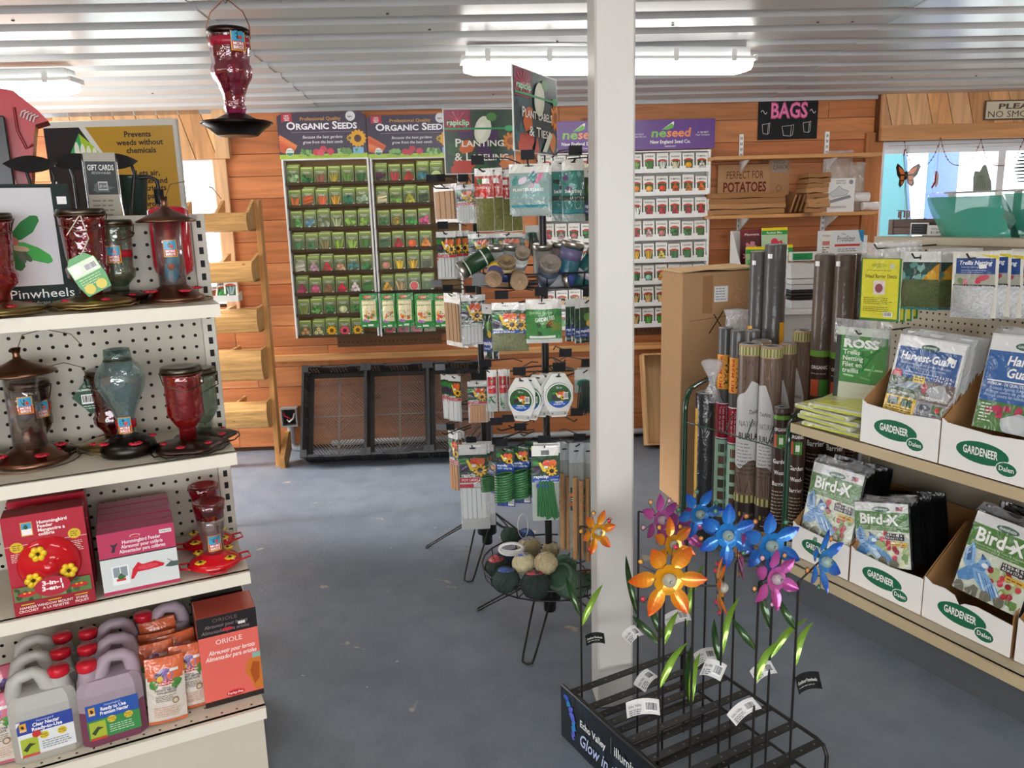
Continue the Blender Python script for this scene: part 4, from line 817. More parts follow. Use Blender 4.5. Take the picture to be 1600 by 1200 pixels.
# black crates leaning on the wall
def crate():
    W_, L, D = .395, .59, .19
    t = thing('harvest_crate', 'x', 'crate', group='black harvest crates leaning on the wall')
    def bars(m, x0, x1, z0, z1, axis, n, gap=.5):
        for k in range(n):
            a = x0+(x1-x0)*k/n; b = a+(x1-x0)/n*gap; yield a, b
    # base: rim, spine and slanting slats
    m = MB('#3d3a38', 'crate'); y = 0
    m.box(-W_/2, W_/2, 0, .006, 0, .03); m.box(-W_/2, W_/2, 0, .006, L-.03, L); m.box(-W_/2, -W_/2+.03, 0, .006, .03, L-.03); m.box(W_/2-.03, W_/2, 0, .006, .03, L-.03)
    m.set('#8a807a'); m.box(-.005, .005, -.002, .006, .03, L-.03); m.box(-W_/2+.03, W_/2-.03, -.002, .006, L/2-.005, L/2+.005)
    m.build('base_frame', t)
    sl = MB('#857972', 'crate'); x0, x1, z0, z1 = -W_/2+.03, W_/2-.03, .03, L-.03
    for q in (-1, 1):
        for h0, h1 in ((z0, L/2), (L/2, z1)):
            a0, a1 = (x0, 0) if q < 0 else (0, x1); k = -1.0; up = q if h0 == z0 else -q
            c = -(h1-h0)
            while c < (h1-h0)+(a1-a0):
                # line z = h0 + c + up*(x-a0)  clipped to the quarter
                P = []
                for i in range(13):
                    x = a0+(a1-a0)*i/12; zz = h0+c+(x-a0)*up+(0 if up > 0 else 0)
                    if h0 <= zz <= h1: P.append((x, zz))
                if len(P) > 1:
                    (xa, za), (xb, zb) = P[0], P[-1]; w = .0045
                    sl.add([(xa, .0, za-w), (xb, .0, zb-w), (xb, .0, zb+w), (xa, .0, za+w), (xa, .005, za-w), (xb, .005, zb-w), (xb, .005, zb+w), (xa, .005, za+w)], [(0, 1, 2, 3), (7, 6, 5, 4), (0, 4, 5, 1), (2, 6, 7, 3)])
                c += .021
    sl.build('base_slats', t)
    def wall_(name, O, X, Ln, handle):
        m = MB('#2a2a2b', 'crate'); N = Vector((0, -1, 0)); X = Vector(X); T = X.cross(N).normalized()*.006; O = Vector(O)
        def bx(a, b, c, d): 
            V = [O+X*u+N*v+T*w for w in (0, 1) for v in (c, d) for u in (a, b)]
            m.add(V, [(0, 2, 3, 1), (4, 5, 7, 6), (0, 1, 5, 4), (2, 6, 7, 3), (0, 4, 6, 2), (1, 3, 7, 5)])
        bx(0, Ln, 0, D*.12); 
        for lo, hi, frac in ((.12, .3, .45), (.36, .5, .4), (.58, .7, .35)):
            n = int(Ln/.02); bx(0, Ln, D*hi, D*hi+D*(.06 if hi < .6 else .08))
            for k in range(n):
                a = Ln*k/n; solid = (k % 9) in (3, 4, 5)
                bx(a, a+Ln/n*(1.0 if solid else .5), D*lo, D*hi)
        if handle: bx(0, Ln*.35, D*.78, D*.93); bx(Ln*.65, Ln, D*.78, D*.93)
        else: bx(0, Ln, D*.78, D*.93)
        return m.build(name, t)
    for nm, O, X, Ln, hd in (('end_wall', (-W_/2, 0, 0), (1, 0, 0), W_, 1), ('end_wall', (W_/2, 0, L), (-1, 0, 0), W_, 1), ('side_wall', (-W_/2, 0, L), (0, 0, -1), L, 0), ('side_wall', (W_/2, 0, 0), (0, 0, 1), L, 0)): wall_(nm, O, X, Ln, hd)
    m = MB('#3c3d3e', 'crate'); r = .012
    def ring(z0, z1, dip):
        return 0
    for z in (-.006, L-.008):
        m.box(-W_/2-r, -W_/2*.45, -D-.002, -D+.014, z, z+.014); m.box(W_/2*.45, W_/2+r, -D-.002, -D+.014, z, z+.014); m.box(-W_/2*.45, W_/2*.45, -D+.012, -D+.026, z, z+.012)
    for x in (-W_/2-r, W_/2-.002): m.box(x, x+r+.002, -D-.002, -D+.014, 0, L)
    for x in (-W_/2-r, W_/2-.03):
        for z in (-.008, L-.04): m.box(x, x+.042, -D-.006, -D+.03, z, z+.048)
    m.build('rim', t)
    return t
s_a, _ = WALL.on(481, 718, -.30); s_b, _ = WALL.on(574, 714, -.30); pit = .402
cr = crate(); TI = radians(-27)
for i in range(3):
    o = cr if i == 0 else dup(cr, (0, 0, 0))
    o.location = WALL.w(s_a+.2+pit*i, -.30, 0.004); o.rotation_euler = (TI, 0, WALL.r)
    o['label'] = ['black slatted crate leaning on the wall, leftmost of three, nearest the outlet box', 'middle black slatted crate of the three leaning under the seed racks', 'black slatted crate behind the plant label spinner, rightmost of three'][i]
# pine tray leaning on the wall
s_, _ = WALL.on(1005, 694, -.22); t = thing('wooden_tray', 'shallow pine tray leaning on the wall between post and cardboard box', 'tray', WALL, (s_, -.235, 0.002), tilt=radians(-16))
W_, L, D = .36, .61, .11
for k in range(3):
    m = MB(random.choice(['#cfa676', '#d6b080']), 'pinez'); m.box(.012+k*(W_-.024)/3+.001, .012+(k+1)*(W_-.024)/3-.001, -.008, 0, .012, L-.012); m.build('bottom_board', t)
for b in ((0, W_, 0, .012), (0, W_, L-.012, L), (0, .012, .012, L-.012), (W_-.012, W_, .012, L-.012)):
    m = MB('#d4a976', 'pinez'); m.bbox(b[0], b[1], -D, 0, b[2], b[3], .001); m.build('side_board', t)
# tall cardboard carton
c0 = on_z(1060, 790, 0); c1 = on_z(1030, 765, 0); ang = atan2((c0-c1).x, -(c0-c1).y)  # thin side runs back-left
tdir = (c1-c0).normalized(); wdir = Vector((tdir.y, -tdir.x, 0)); wdir = wdir if wdir.x > 0 else -wdir
cw, cd = .40, (c1-c0).length; chh = 1.235
t = thing('cardboard_carton', 'tall brown cardboard carton with a black X, standing left of the fabric rolls', 'carton', WORLD, c0, atan2(wdir.y, wdir.x))
m = MB('#b08b66', 'card'); m.bbox(0, cw, 0, cd, 0, chh, .004); m.build('carton_body', t)
m = MB('#c9a982', 'card'); m.prism([(-.006, .0), (cw*.35, .012), (cw*.7, .004), (cw+.006, .016), (cw+.006, .02), (-.006, .008)], (0, cd, chh), (1, 0, 0), (0, 0, 1), cd+.004); m.build('top_flap', t)
a = Art(); a.rect(cw*.28, chh*.83, cw*.42, chh*.985, '#9a7350'); a.rect(cw*.44, chh*.875, cw*.63, chh*.94, '#e2e2de'); a.lines(cw*.46, cw*.61, chh*.928, 5, chh*.011, .006, '#7a8aa8')
a.line(cw*.1, chh*.80, cw*.96, chh*.825, .002, '#5a3d2a'); a.line(cw*.38, chh*.745, cw*.58, chh*.84, .006, '#33241c'); a.line(cw*.44, chh*.825, cw*.56, chh*.765, .005, '#33241c'); a.line(0, chh*.5, cw, chh*.495, .0012, '#cbb08e')
for k in range(40): x = cw*random.uniform(.72, .95); y = chh*random.uniform(.84, .96); a.rect(x, y, x+random.uniform(.004, .014), y+.002, '#d4b08a')
m = MB('#b08b66', 'card'); m.art(a, (0, -.0005, 0), (1, 0, 0), (0, 0, 1), mat='card'); m.build('markings', t, kind='stuff')
# ================================================================== green rack of fabric rolls
t = thing('roll_rack', 'dark green tube rack holding the rolls of landscape fabric', 'rack', WORLD, (0, 0, 0))
H_ = .74; fa = on_z(1071, 612, H_); fb = on_z(1233, 660, .70); back = (on_z(1138, 572, H_)-fa); back.z = 0; back = back.normalized()*.42
for f_, hh in ((fa, H_), (fb, .70)):
    P = [(f_.x, f_.y, 0), (f_.x, f_.y, hh-.09)]
    for k in range(1, 6): q = k/5*pi/2; P.append((f_.x+back.x*(1-cos(q))*.2, f_.y+back.y*(1-cos(q))*.2, hh-.09+.09*sin(q)))
    P += [(f_.x+back.x*.85, f_.y+back.y*.85, hh), (f_.x+back.x*.95, f_.y+back.y*.95, hh-.03), (f_.x+back.x, f_.y+back.y, hh-.1), (f_.x+back.x, f_.y+back.y, 0)]
    m = MB('#123a26', 'shiny'); m.tube(P, .013, 8); m.build('hoop', t)
for zz in (.60, .14):
    a_ = Vector((fa.x, fa.y, zz)); b_ = Vector((fb.x, fb.y, zz-.02)); m = MB('#16402b', 'shiny'); m.tube([a_, b_], .0035)
    m.tube([a_+Vector((0, 0, -.09)), b_+Vector((0, 0, -.09))], .0025) if zz < .3 else None
    for k in range(4): p = a_.lerp(b_, .22+.2*k); q = p+back*.25+Vector((0, 0, .06)); m.tube([p, q], .0025)
    m.build('rail_wire', t)
m = MB('#16402b', 'blackwire')
for k in range(9): p = Vector((fa.x, fa.y, .05)).lerp(Vector((fb.x, fb.y, .05)), k/8); m.tube([p, p+back], .003)
m.build('floor_wires', t)
def roll(px, py, wpx, Y, label, col, art=None, group=None, mt='fabricroll', capc='#8a8a88', top=None, face=0.0, lean=(0, 0), rscale=1.0):
    P = at_y(px, py, Y); d = (P-EYE).dot(F0); r = wpx/FPX*d/2*rscale; h = P.z
    t = thing('fabric_roll', label, 'fabric roll', WORLD, (P.x, P.y, 0.012), 0, group, tilt=lean[0], roll=lean[1])
    m = MB(col, mt); m.lathe([(r*.96, 0), (r, .004), (r, h-.006), (r*.95, h)], 20); m.build('roll', t)
    m = MB(capc, 'bag'); m.lathe([(r*.95, 0), (r*.8, .003), (r*.4, .001), (r*.36, -.004)], 16, (0, 0, h)); m.build('end_cap', t)
    ph = atan2(-P.x, P.y)*-1+face
    if art:
        a = Art(); art(a, r, h); m = MB(col, 'gloss')
        def fn(x, y, l):
            q = x/r+atan2(P.x, P.y)*-1+face; return ((r+l+.0006)*sin(q), -(r+l+.0006)*cos(q), y)
        m.artfn(a, fn); m.build('wrapper', t)
    return t
GRP = 'rolls of landscape fabric in the green rack'
def orange(side):
    def f(a, r, h):
        a.rect(r*side-.018, h*.55, r*side+.018, h*.74, '#d9a12c', 4)
        a.rect(-r*.75, h*.955, -r*.3, h*.97, '#e8e8e8', 3)
    return f
roll(1186, 397, 27, 3.78, 'shorter of the two tall charcoal rolls behind the burlap', '#4a4644', orange(-.9), GRP)
roll(1213, 386, 34, 3.72, 'tallest wide charcoal roll with an orange label edge, behind the burlap', '#454240', orange(.95), GRP)
def typar(a, r, h):
    R = r*1.35; hh = h
    a.rect(-R, hh*.72, R, hh*.88, '#e09a3c', 8); a.text('TYPAR', -r*.05, hh*.87, r*.6, '#1f2a22', w=hh*.13, bold=2, rot=-pi/2); a.text('PREMIUM', -r*.75, hh*.875, r*.46, '#c03a30', w=hh*.15, bold=2, rot=-pi/2); a.poly([(r*.1, hh*.73), (r*.6, hh*.73), (r*.6, hh*.75)], '#2f8a3c')
    a.rect(-R, hh*.485, R, hh*.655, '#efe8e8', 8); a.rect(-R, hh*.49, R, hh*.65, '#9c2236', 8)
    for k, s_ in enumerate(('Landscape Fabric', 'Toile de paysage', 'Tela de jardin')): a.text(s_, r*(.35-.45*k), hh*.64, r*.28, '#e8c8cc', w=hh*.12, rot=-pi/2)
    a.rect(-R, hh*.1, R, hh*.48, '#a8cdb4', 8)
    for k in range(6): a.rect(-r*.55, hh*(.42-.058*k), r*.25, hh*(.46-.058*k), random.choice(['#6a4a3a', '#4a4a3c', '#7a5a4c']), 3); a.rect(r*.4, hh*(.425-.058*k), r*.55, hh*(.46-.058*k), '#587a66')
for i, (px, py, Y, lb) in enumerate(((1134, 516, 3.62, 'slim charcoal roll with orange and crimson wrapper, left of the two alike'), (1153, 520, 3.52, 'slim charcoal roll with orange and crimson wrapper, right of the two alike'))): roll(px, py, 23, Y, lb, '#4b4a49', typar, GRP)
roll(1177, 520, 22, 3.68, 'plain slim charcoal roll behind the burlap, right of the orange-labelled pair', '#565350', None, GRP)
def burlap(kind):
    def f(a, r, h):
        R = r*1.3
        a.rect(-R, h*.955, R, h*.992, '#7a7a4a', 8)
        for k in range(-4, 5): a.rect(r*.3*k, h*.955, r*.3*k+r*.15, h*.992, '#b8b47a')
        a.rect(-R, h*.3, R, h*.95, '#6e5a4e', 8)
        for k in range(9): x = r*random.uniform(-1, 1); a.line(x, h*.93, x+r*random.uniform(-.6, .6), h*random.uniform(.78, .86), r*.06, random.choice(['#54443c', '#8a7668', '#4a3a34']))
        def cv(K, x):
            for (xa, ya), (xb, yb) in zip(K, K[1:]):
                if x <= xb: return ya+(yb-ya)*(x-xa)/(xb-xa)
            return K[-1][1]
        T_, B_ = (([(-1.3, .74), (-.9, .77), (-.3, .785), (.2, .84), (.9, .82), (1.3, .78)], [(-1.3, .44), (-.6, .42), (0, .455), (.5, .47), (1.3, .44)]) if kind == 0 else ([(-1.3, .82), (-.4, .83), (.1, .76), (.5, .68), (.55, .42)], [(-1.3, .44), (0, .45), (.5, .42), (.55, .42)]))
        x_ = -1.3; xe = 1.3 if kind == 0 else .55; n_ = 14; a.l += 1
        V = [(r*(x_+(xe-x_)*k/n_), h*cv(Q, x_+(xe-x_)*k/n_)) for Q in (B_, T_) for k in range(n_+1)]
        a.items.append((V, [(k, k+1, n_+2+k, n_+1+k) for k in range(n_)], '#c2c0be', a.l))
        x = -r*.8 if kind == 0 else -r*.9
        a.text('DeWitt', r*.1 if kind == 0 else -r*.85, h*.685, r*.4, '#3a3634', w=r*1.0, bold=1); a.text('NATURAL', x, h*.625, r*.55, '#5a5654', w=r*2.0 if kind == 0 else r*1.35); a.text('BURLAP', x, h*.565, r*.6, '#2a2624', w=r*2.0 if kind == 0 else r*1.35, bold=2)
        a.lines(-r*.9, r*.5, h*.54, 5, h*.016, r*.14, '#8a8684')
        for k, s_ in enumerate(('PLANT PROTECTION', 'WIND SCREEN', 'TREE WRAP', 'ARTS & CRAFTS')): a.text(s_, -r*.85, h*(.455-.02*k), r*.2, '#34302e', bold=1)
        for k in range(8): x = r*random.uniform(-.9, .9); a.line(x, h*.31, x+r*random.uniform(-.4, .4), h*random.uniform(.36, .42), r*.06, random.choice(['#4a3a34', '#8a7668']))
        a.rect(-R, h*.26, R, h*.3, '#5a5030', 8)
        for k in range(-3, 4): a.rect(r*.4*k, h*.262, r*.4*k+r*.2, h*.298, '#b4ac70')
        a.rect(-R, h*.14, R, h*.26, '#2e2422', 8); a.ell(-r*.45, h*.205, r*.1, h*.012, '#a89040', 8); a.text('Zen', -r*.2, h*.195, r*.4, '#7a6a64'); a.rect(-r*.4, h*.165, r*.4, h*.168, '#b8b0ac')
    return f
for i, (px, py, w, Y, k, lb) in enumerate(((1173, 541, 36, 3.42, 0, 'burlap roll at the front, left of the pair with pale labels'), (1206, 545, 34, 3.36, 1, 'burlap roll at the front, right of the pair with pale labels'), (1232, 540, 25, 3.5, 1, 'burlap roll with a crumpled white plastic top'), (1254, 520, 29, 3.6, 1, 'burlap roll with twisted gold tie, furthest right of the burlap'))): roll(px, py, w, Y, lb, '#a5805f', burlap(k), GRP)
roll(1190, 536, 30, 3.56, 'burlap roll half hidden behind the front burlap pair', '#a5805f', None, GRP)
def organic(a, r, h):
    R = r*1.3
    a.rect(-R, h*.05, R, h*.68, '#3f3029', 8); a.rect(-R, h*.675, R, h*.695, '#6a9a3c', 8); a.text('ORGANIC', -r*.85, h*.635, r*.36, '#e8e2dc', w=r*1.6, bold=2)
    a.lines(-r*.85, r*.8, h*.618, 1, .01, r*.13, '#b8a898'); a.rect(-r*.85, h*.545, -r*.05, h*.6, '#c85a3c', 3); a.rect(0, h*.545, r*.9, h*.6, '#4f8f3c', 3)
    a.text('DeWitt', -r*.5, h*.525, r*.26, '#d8d0c8'); a.text('Garden', -r*.9, h*.475, r*.62, '#f0ece8', w=r*1.8, bold=1); a.text('Weed-', -r*.55, h*.425, r*.62, '#f0ece8', w=r*1.5, bold=1); a.text('Barrier', -r*.9, h*.375, r*.62, '#f0ece8', w=r*1.8, bold=1)
    a.lines(-r*.9, r*.9, h*.345, 3, h*.012, r*.15, '#b8a898'); a.text('Fabric Features', -r*.9, h*.29, r*.26, '#e8e0d8', bold=1); a.lines(-r*.95, r*.95, h*.27, 14, h*.014, r*.16, '#bcae9e')
    a.rect(-r*.9, h*.965, -r*.45, h*.98, '#e8e8e8', 3)
for i, (px, py, w, Y, lb) in enumerate(((1290, 402, 32, 3.42, 'tall brown weed barrier roll, left of the three behind the netting bag'), (1322, 402, 31, 3.34, 'tall brown weed barrier roll, middle of the three behind the netting bag'), (1346, 401, 29, 3.45, 'tall brown weed barrier roll, right of the three behind the netting bag'))): roll(px, py, w, Y, lb, '#5a4a41', organic, GRP)
def organic2(a, r, h):
    R = r*1.3
    a.rect(-R, h*.0, R, h*.97, '#41302a', 8); a.rect(-R, h*.93, R, h*.955, '#6a9a3c', 8); a.text('ORGANIC', -r*.9, h*.86, r*.45, '#e8e2dc', w=r*1.7, bold=2); a.rect(-r*.9, h*.76, -r*.5, h*.84, '#c85a3c', 2); a.rect(-r*.45, h*.76, r*.6, h*.84, '#4f8f3c', 3); a.rect(-r*.2, h*.78, r*.3, h*.82, '#dfe8d4')
    a.text('Garden', -r*.9, h*.66, r*.6, '#f0ece8', w=r*1.8, bold=1); a.text('Weed-', -r*.7, h*.59, r*.6, '#f0ece8', w=r*1.5, bold=1); a.text('Barrier', -r*.9, h*.52, r*.6, '#f0ece8', w=r*1.8, bold=1); a.lines(-r*.95, r*.95, h*.48, 10, h*.022, r*.16, '#bcae9e')
    a.rect(-R, 0, R, h*.2, '#d4d4d0', 8); a.lines(-r*.9, r*.9, h*.17, 5, h*.02, r*.12, '#7a7a78'); a.bars(-r*.3, h*.02, r*.3, h*.06)
for i, (px, py, w, Y, lb) in enumerate(((1222, 640, 24, 3.28, 'short brown weed barrier roll at the right end of the green rack, front'), (1248, 652, 24, 3.22, 'short brown weed barrier roll beside the gondola, right of its twin'))): roll(px, py, w, Y, lb, '#4a3a32', organic2, GRP)
roll(1102, 617, 30, 3.58, 'short black fabric roll in a knotted clear bag at the left end', '#26282c', lambda a, r, h: a.rect(-r*1.25, h*.02, -r*.75, h*.9, '#d8a83c', 3), GRP, mt='bag')
P = at_y(1113, 600, 3.57); m = MB('#e8e8ea', 'film'); m.lathe([(.042, -.05), (.03, 0), (.012, .03), (.02, .06), (.045, .13), (.04, .14)], 12, flute=lambda a, z: 1+.25*sin(a*5+z*40)); m.build('plastic_bag', None, P+Vector((0, 0, -.03)), None, 'gathered clear plastic bag top above the short black roll', 'plastic bag')
P = at_y(1152, 500, 3.9); m = MB('#d8dadc', 'film'); m.lathe([(.045, -P.z+.006), (.05, -.12), (.06, -.02), (.045, .02), (.06, .05)], 12, flute=lambda a, z: 1+.25*sin(a*4+z*50)); m.build('plastic_bag', None, P, None, 'crumpled plastic bag between the carton and the tall charcoal rolls', 'plastic bag')
# ================================================================== window dressing on the right
s_, z_ = WALL.on(1537, 188, -.115); s2, z2 = WALL.on(1640, 156, -.115); z2b = WALL.on(1537, 157, -.115)[1]; w = .47; h = z2b-z_
a = Art(); a.rect(.008, .008, w-.008, h-.008, '#cfc7b0'); a.text('PLEASE', w*.5, h*.56, h*.27, '#4a4438', w=w*.62, al='c', bold=2, sh=.1); a.text('NO SMOKING', w*.5, h*.14, h*.33, '#4a4438', w=w*.9, al='c', bold=0)
m = MB('#5a4a38', 'paper'); m.bbox(0, w, 0, .012, 0, h, .003); m.art(a, (0, 0, 0), (1, 0, 0), (0, 0, 1), mat='paper'); m.build('wooden_sign', None, WALL.w(s_, -.118, z_), WALL.r, 'cream wooden sign lettered PLEASE NO SMOKING above the right window', 'sign')
t = thing('bead_garland', 'garland of dark red beads looped across the top of the right window', 'garland', WALL)
pts = []; K = [(1413, 222), (1470, 216), (1533, 218), (1600, 217), (1660, 217)]
cordm = MB('#5a1f2a', 'gloss'); bm_ = MB('#7a2434', 'shiny')
for i in range(4):
    a0, za = WALL.on(*K[i], -.14); a1, zb = WALL.on(*K[i+1], -.14); P = []
    for k in range(25):
        u = k/24; P.append((a0+(a1-a0)*(u+.06*sin(2*pi*u)), -.14, za+(zb-za)*u-.165*(1-(2*u-1)**4)))
    cordm.tube(P, .0015, 4)
    for p in P[::1]: bm_.ball(p, .0055 if min(abs(p[0]-a0), abs(p[0]-a1)) < .06 else .004, 6, 4)
cordm.build('cord', t); bm_.build('beads', t, kind='stuff')
a0, za = WALL.on(1413, 240, -.14); m = MB('#7a2434', 'shiny')
for k in range(6): m.ball((a0, -.14, za-.006*k+.02), .0055, 6, 4)
m.build('end_beads', t)
m = MB('#8a8a8c', 'steel'); a1 = WALL.on(1660, 217, -.14)[0]; m.tube([(a0-.1, -.135, za+.05), (a1, -.135, za+.055)], .002, 5); m.build('curtain_wire', t)
# butterfly on a wire
P = WALL.w(WALL.on(1415, 274, -.135)[0], -.135, WALL.on(1415, 274, -.135)[1]); WZ = za+.05; t = thing('butterfly_ornament', 'orange and black monarch butterfly ornament hanging in the right window', 'ornament', WORLD, P, WALL.r)
for sg in (-1, 1):
    m = MB('#2a2420', 'gloss'); Wg = [(0, 0), (.03, .045), (.075, .075), (.085, .05), (.07, 0), (.05, -.02), (.055, -.06), (.04, -.075), (.015, -.05)]
    m.prism([(sg*x, y) for x, y in (Wg if sg > 0 else Wg[::-1])], (0, 0, 0), (cos(.3), sg*sin(.3)*-1*sg*sg, 0), (0, 0, 1), .003)
    a = Art()
    for Q in ([(.008, .006), (.03, .035), (.065, .055), (.06, .03), (.045, .008)], [(.012, -.004), (.045, -.004), (.044, -.03), (.02, -.03)], [(.018, -.036), (.042, -.038), (.038, -.06), (.022, -.05)]): a.poly([(sg*x, y) for x, y in (Q if sg > 0 else Q[::-1])], '#d8793f')
    m.art(a, (0, -.001, 0), (cos(.3), -sg*sin(.3), 0), (0, 0, 1), lift=.0035); m.build('wing', t)
m = MB('#1f1c1a', 'gloss'); m.ball((0, -.005, 0), .012, 8, 6, (1, 1, 2.4)); m.tube([(0, 0, .03), (0, 0, WZ-P.z)], .0012, 4); m.tube([(0, 0, -.02), (0, .0, -.12)], .0012, 4); m.build('body', t)
P = WALL.on(1412, 328, -.125); t = thing('wind_chime', 'small brown wooden wind chime hanging low in the right window', 'wind chime', WALL, (P[0], -.125, P[1]))
m = MB('#6a4034', 'gloss'); m.prism([(-.05, .0), (-.03, -.008), (0, -.011), (.03, -.008), (.05, 0), (0, -.005)], (0, 0, 0), (1, 0, 0), (0, 0, 1), .02); m.build('bar', t)
for k, x in enumerate((-.035, -.022, .002, .018, .034)): m = MB('#7a4a3c', 'gloss'); m.tube([(x, -.01, -.01), (x, -.01, -.05-.01*(k % 2))], .0055, 7); m.build('chime', t)
m = MB('#888888', 'blackwire'); m.tube([(0, -.01, 0), (0, -.01, WZ-P[1])], .001, 4); m.build('cord', t)
# ================================================================== white post
pa = on_z(931, 1108, 0); pw = .112
t = thing('support_post', 'square white painted post from floor to ceiling in the middle of the shop', 'post', WORLD, (pa.x+.008, pa.y, 0), radians(5))
m = MB('#c8c6c1', 'paint'); m.bbox(0, pw, 0, pw, 0, ceil_z(pa.y)-.012, .006); m.build('post', t)
# ================================================================== spinner racks
CB = Vector((.122, 2.838, 0)); CA = Vector((-.135, 3.497, 0))
def spinner(C, label, feet, ztop):
    t = thing('spinner_rack', label, 'display rack', WORLD, C, 0, 'black wire spinner racks')
    m = MB('#161617', 'blackwire'); m.tube([(0, 0, .06), (0, 0, ztop)], .0135, 12); m.build('pole', t)
    m = MB('#121213', 'blackwire'); m.lathe([(.02, .05), (.024, .055), (.024, .1), (.045, .105), (.045, .2), (.03, .205)], 12); m.build('hub', t)
    f0 = Vector(feet[0])-C; f1 = Vector(feet[1])-C
    for f_ in (f0, f1, -f0, -f1):
        d = Vector((f_.x, f_.y, 0)); n = Vector((-d.y, d.x, 0)).normalized(); e = d.normalized()
        P = [n*.035+e*.03+Vector((0, 0, .19)), d*.9+n*.022+Vector((0, 0, .025)), d*.975+n*.018+Vector((0, 0, .008)), d+Vector((0, 0, .006)), d*.975-n*.018+Vector((0, 0, .008)), d*.9-n*.022+Vector((0, 0, .025)), -n*.035+e*.03+Vector((0, 0, .19))]
        m = MB('#161617', 'blackwire'); m.tube(P, .0042, 6); m.build('leg', t)
    return t
SB = spinner(CB, 'front black wire spinner rack beside the white post, under the Ties sign', ((.024, 2.538, 0), (-.161, 2.952, 0)), 1.70)
SA = spinner(CA, 'rear black wire spinner rack, under the Planting and Labeling sign', ((-.432, 3.581, 0), (-.214, 3.194, 0)), 1.72)
def ringtier(S, z, r):
    m = MB('#161617', 'blackwire'); m.tube([(r*cos(k*pi/8), r*sin(k*pi/8), z) for k in range(16)], .003, 5, closed=True)
    for k in range(4): m.tube([(.013*cos(k*pi/2), .013*sin(k*pi/2), z), (r*cos(k*pi/2), r*sin(k*pi/2), z)], .003, 5)
    m.build('wire_ring', S)
def hook(S, C, tip, z, plate='#222224', pl=(.042, .03), yaw=0.0):
    """peg wire from the pole to the tip with the black price plate above it"""
    a = Vector((tip.x, tip.y, 0))-C; d = a.normalized(); n = Vector((-d.y, d.x, 0)); base = d*.09
    m = MB('#19191b', 'blackwire'); Z = Vector((0, 0, z))
    m.tube([base+Z+Vector((0, 0, .0)), a+Z, a+d*.02+Z+Vector((0, 0, .012))], .0028, 5)
    m.tube([base+Z+Vector((0, 0, .03)), a*.6+Z+Vector((0, 0, .045)), a+d*.02+Z+Vector((0, 0, .045))], .0022, 5)
    h = m.build('peg_hook', S)
    p = MB(plate, 'gloss'); c = a+d*.022+Z+Vector((0, 0, .038)); e = Vector((cos(yaw), sin(yaw), 0)); w, hh = pl
    u = Vector((0, -.35, 1)).normalized()
    p.prism([(-w/2, -hh/2), (w/2, -hh/2), (w/2, hh/2), (-w/2, hh/2)], c, e, u, .0015); p.build('price_plate', h)
def veg(a, x0, y0, x1, y1):
    w, h = x1-x0, y1-y0; a.rect(x0, y0, x1, y1, '#24442a')
    a.blob(x0+w*.2, y0+h*.4, min(w, h)*.22, '#3a2440', .3, 8); a.blob(x0+w*.15, y0+h*.75, min(w, h)*.2, '#2f7a34', .3, 8)
    a.poly([(x0+w*.25, y0+h*.75), (x0+w*.32, y0+h*.8), (x0+w*.55, y0+h*.35), (x0+w*.5, y0+h*.25), (x0+w*.4, y0+h*.3)], '#e8c83c')
    a.ell(x0+w*.55, y0+h*.68, w*.15, h*.24, '#d8502c', 9); a.ell(x0+w*.78, y0+h*.72, w*.15, h*.22, '#e0682c', 9); a.flower(x0+w*.74, y0+h*.3, min(w, h)*.3, '#ecb41f', '#3a2412', 9)
    a.rect(x0+w*.45, y0+h*.45, x0+w*.6, y0+h*.58, '#eceae4')
def slot(a, w, h): a.ell(w*.5, h*.955, w*.13, h*.013, '#2a2a2c', 8)
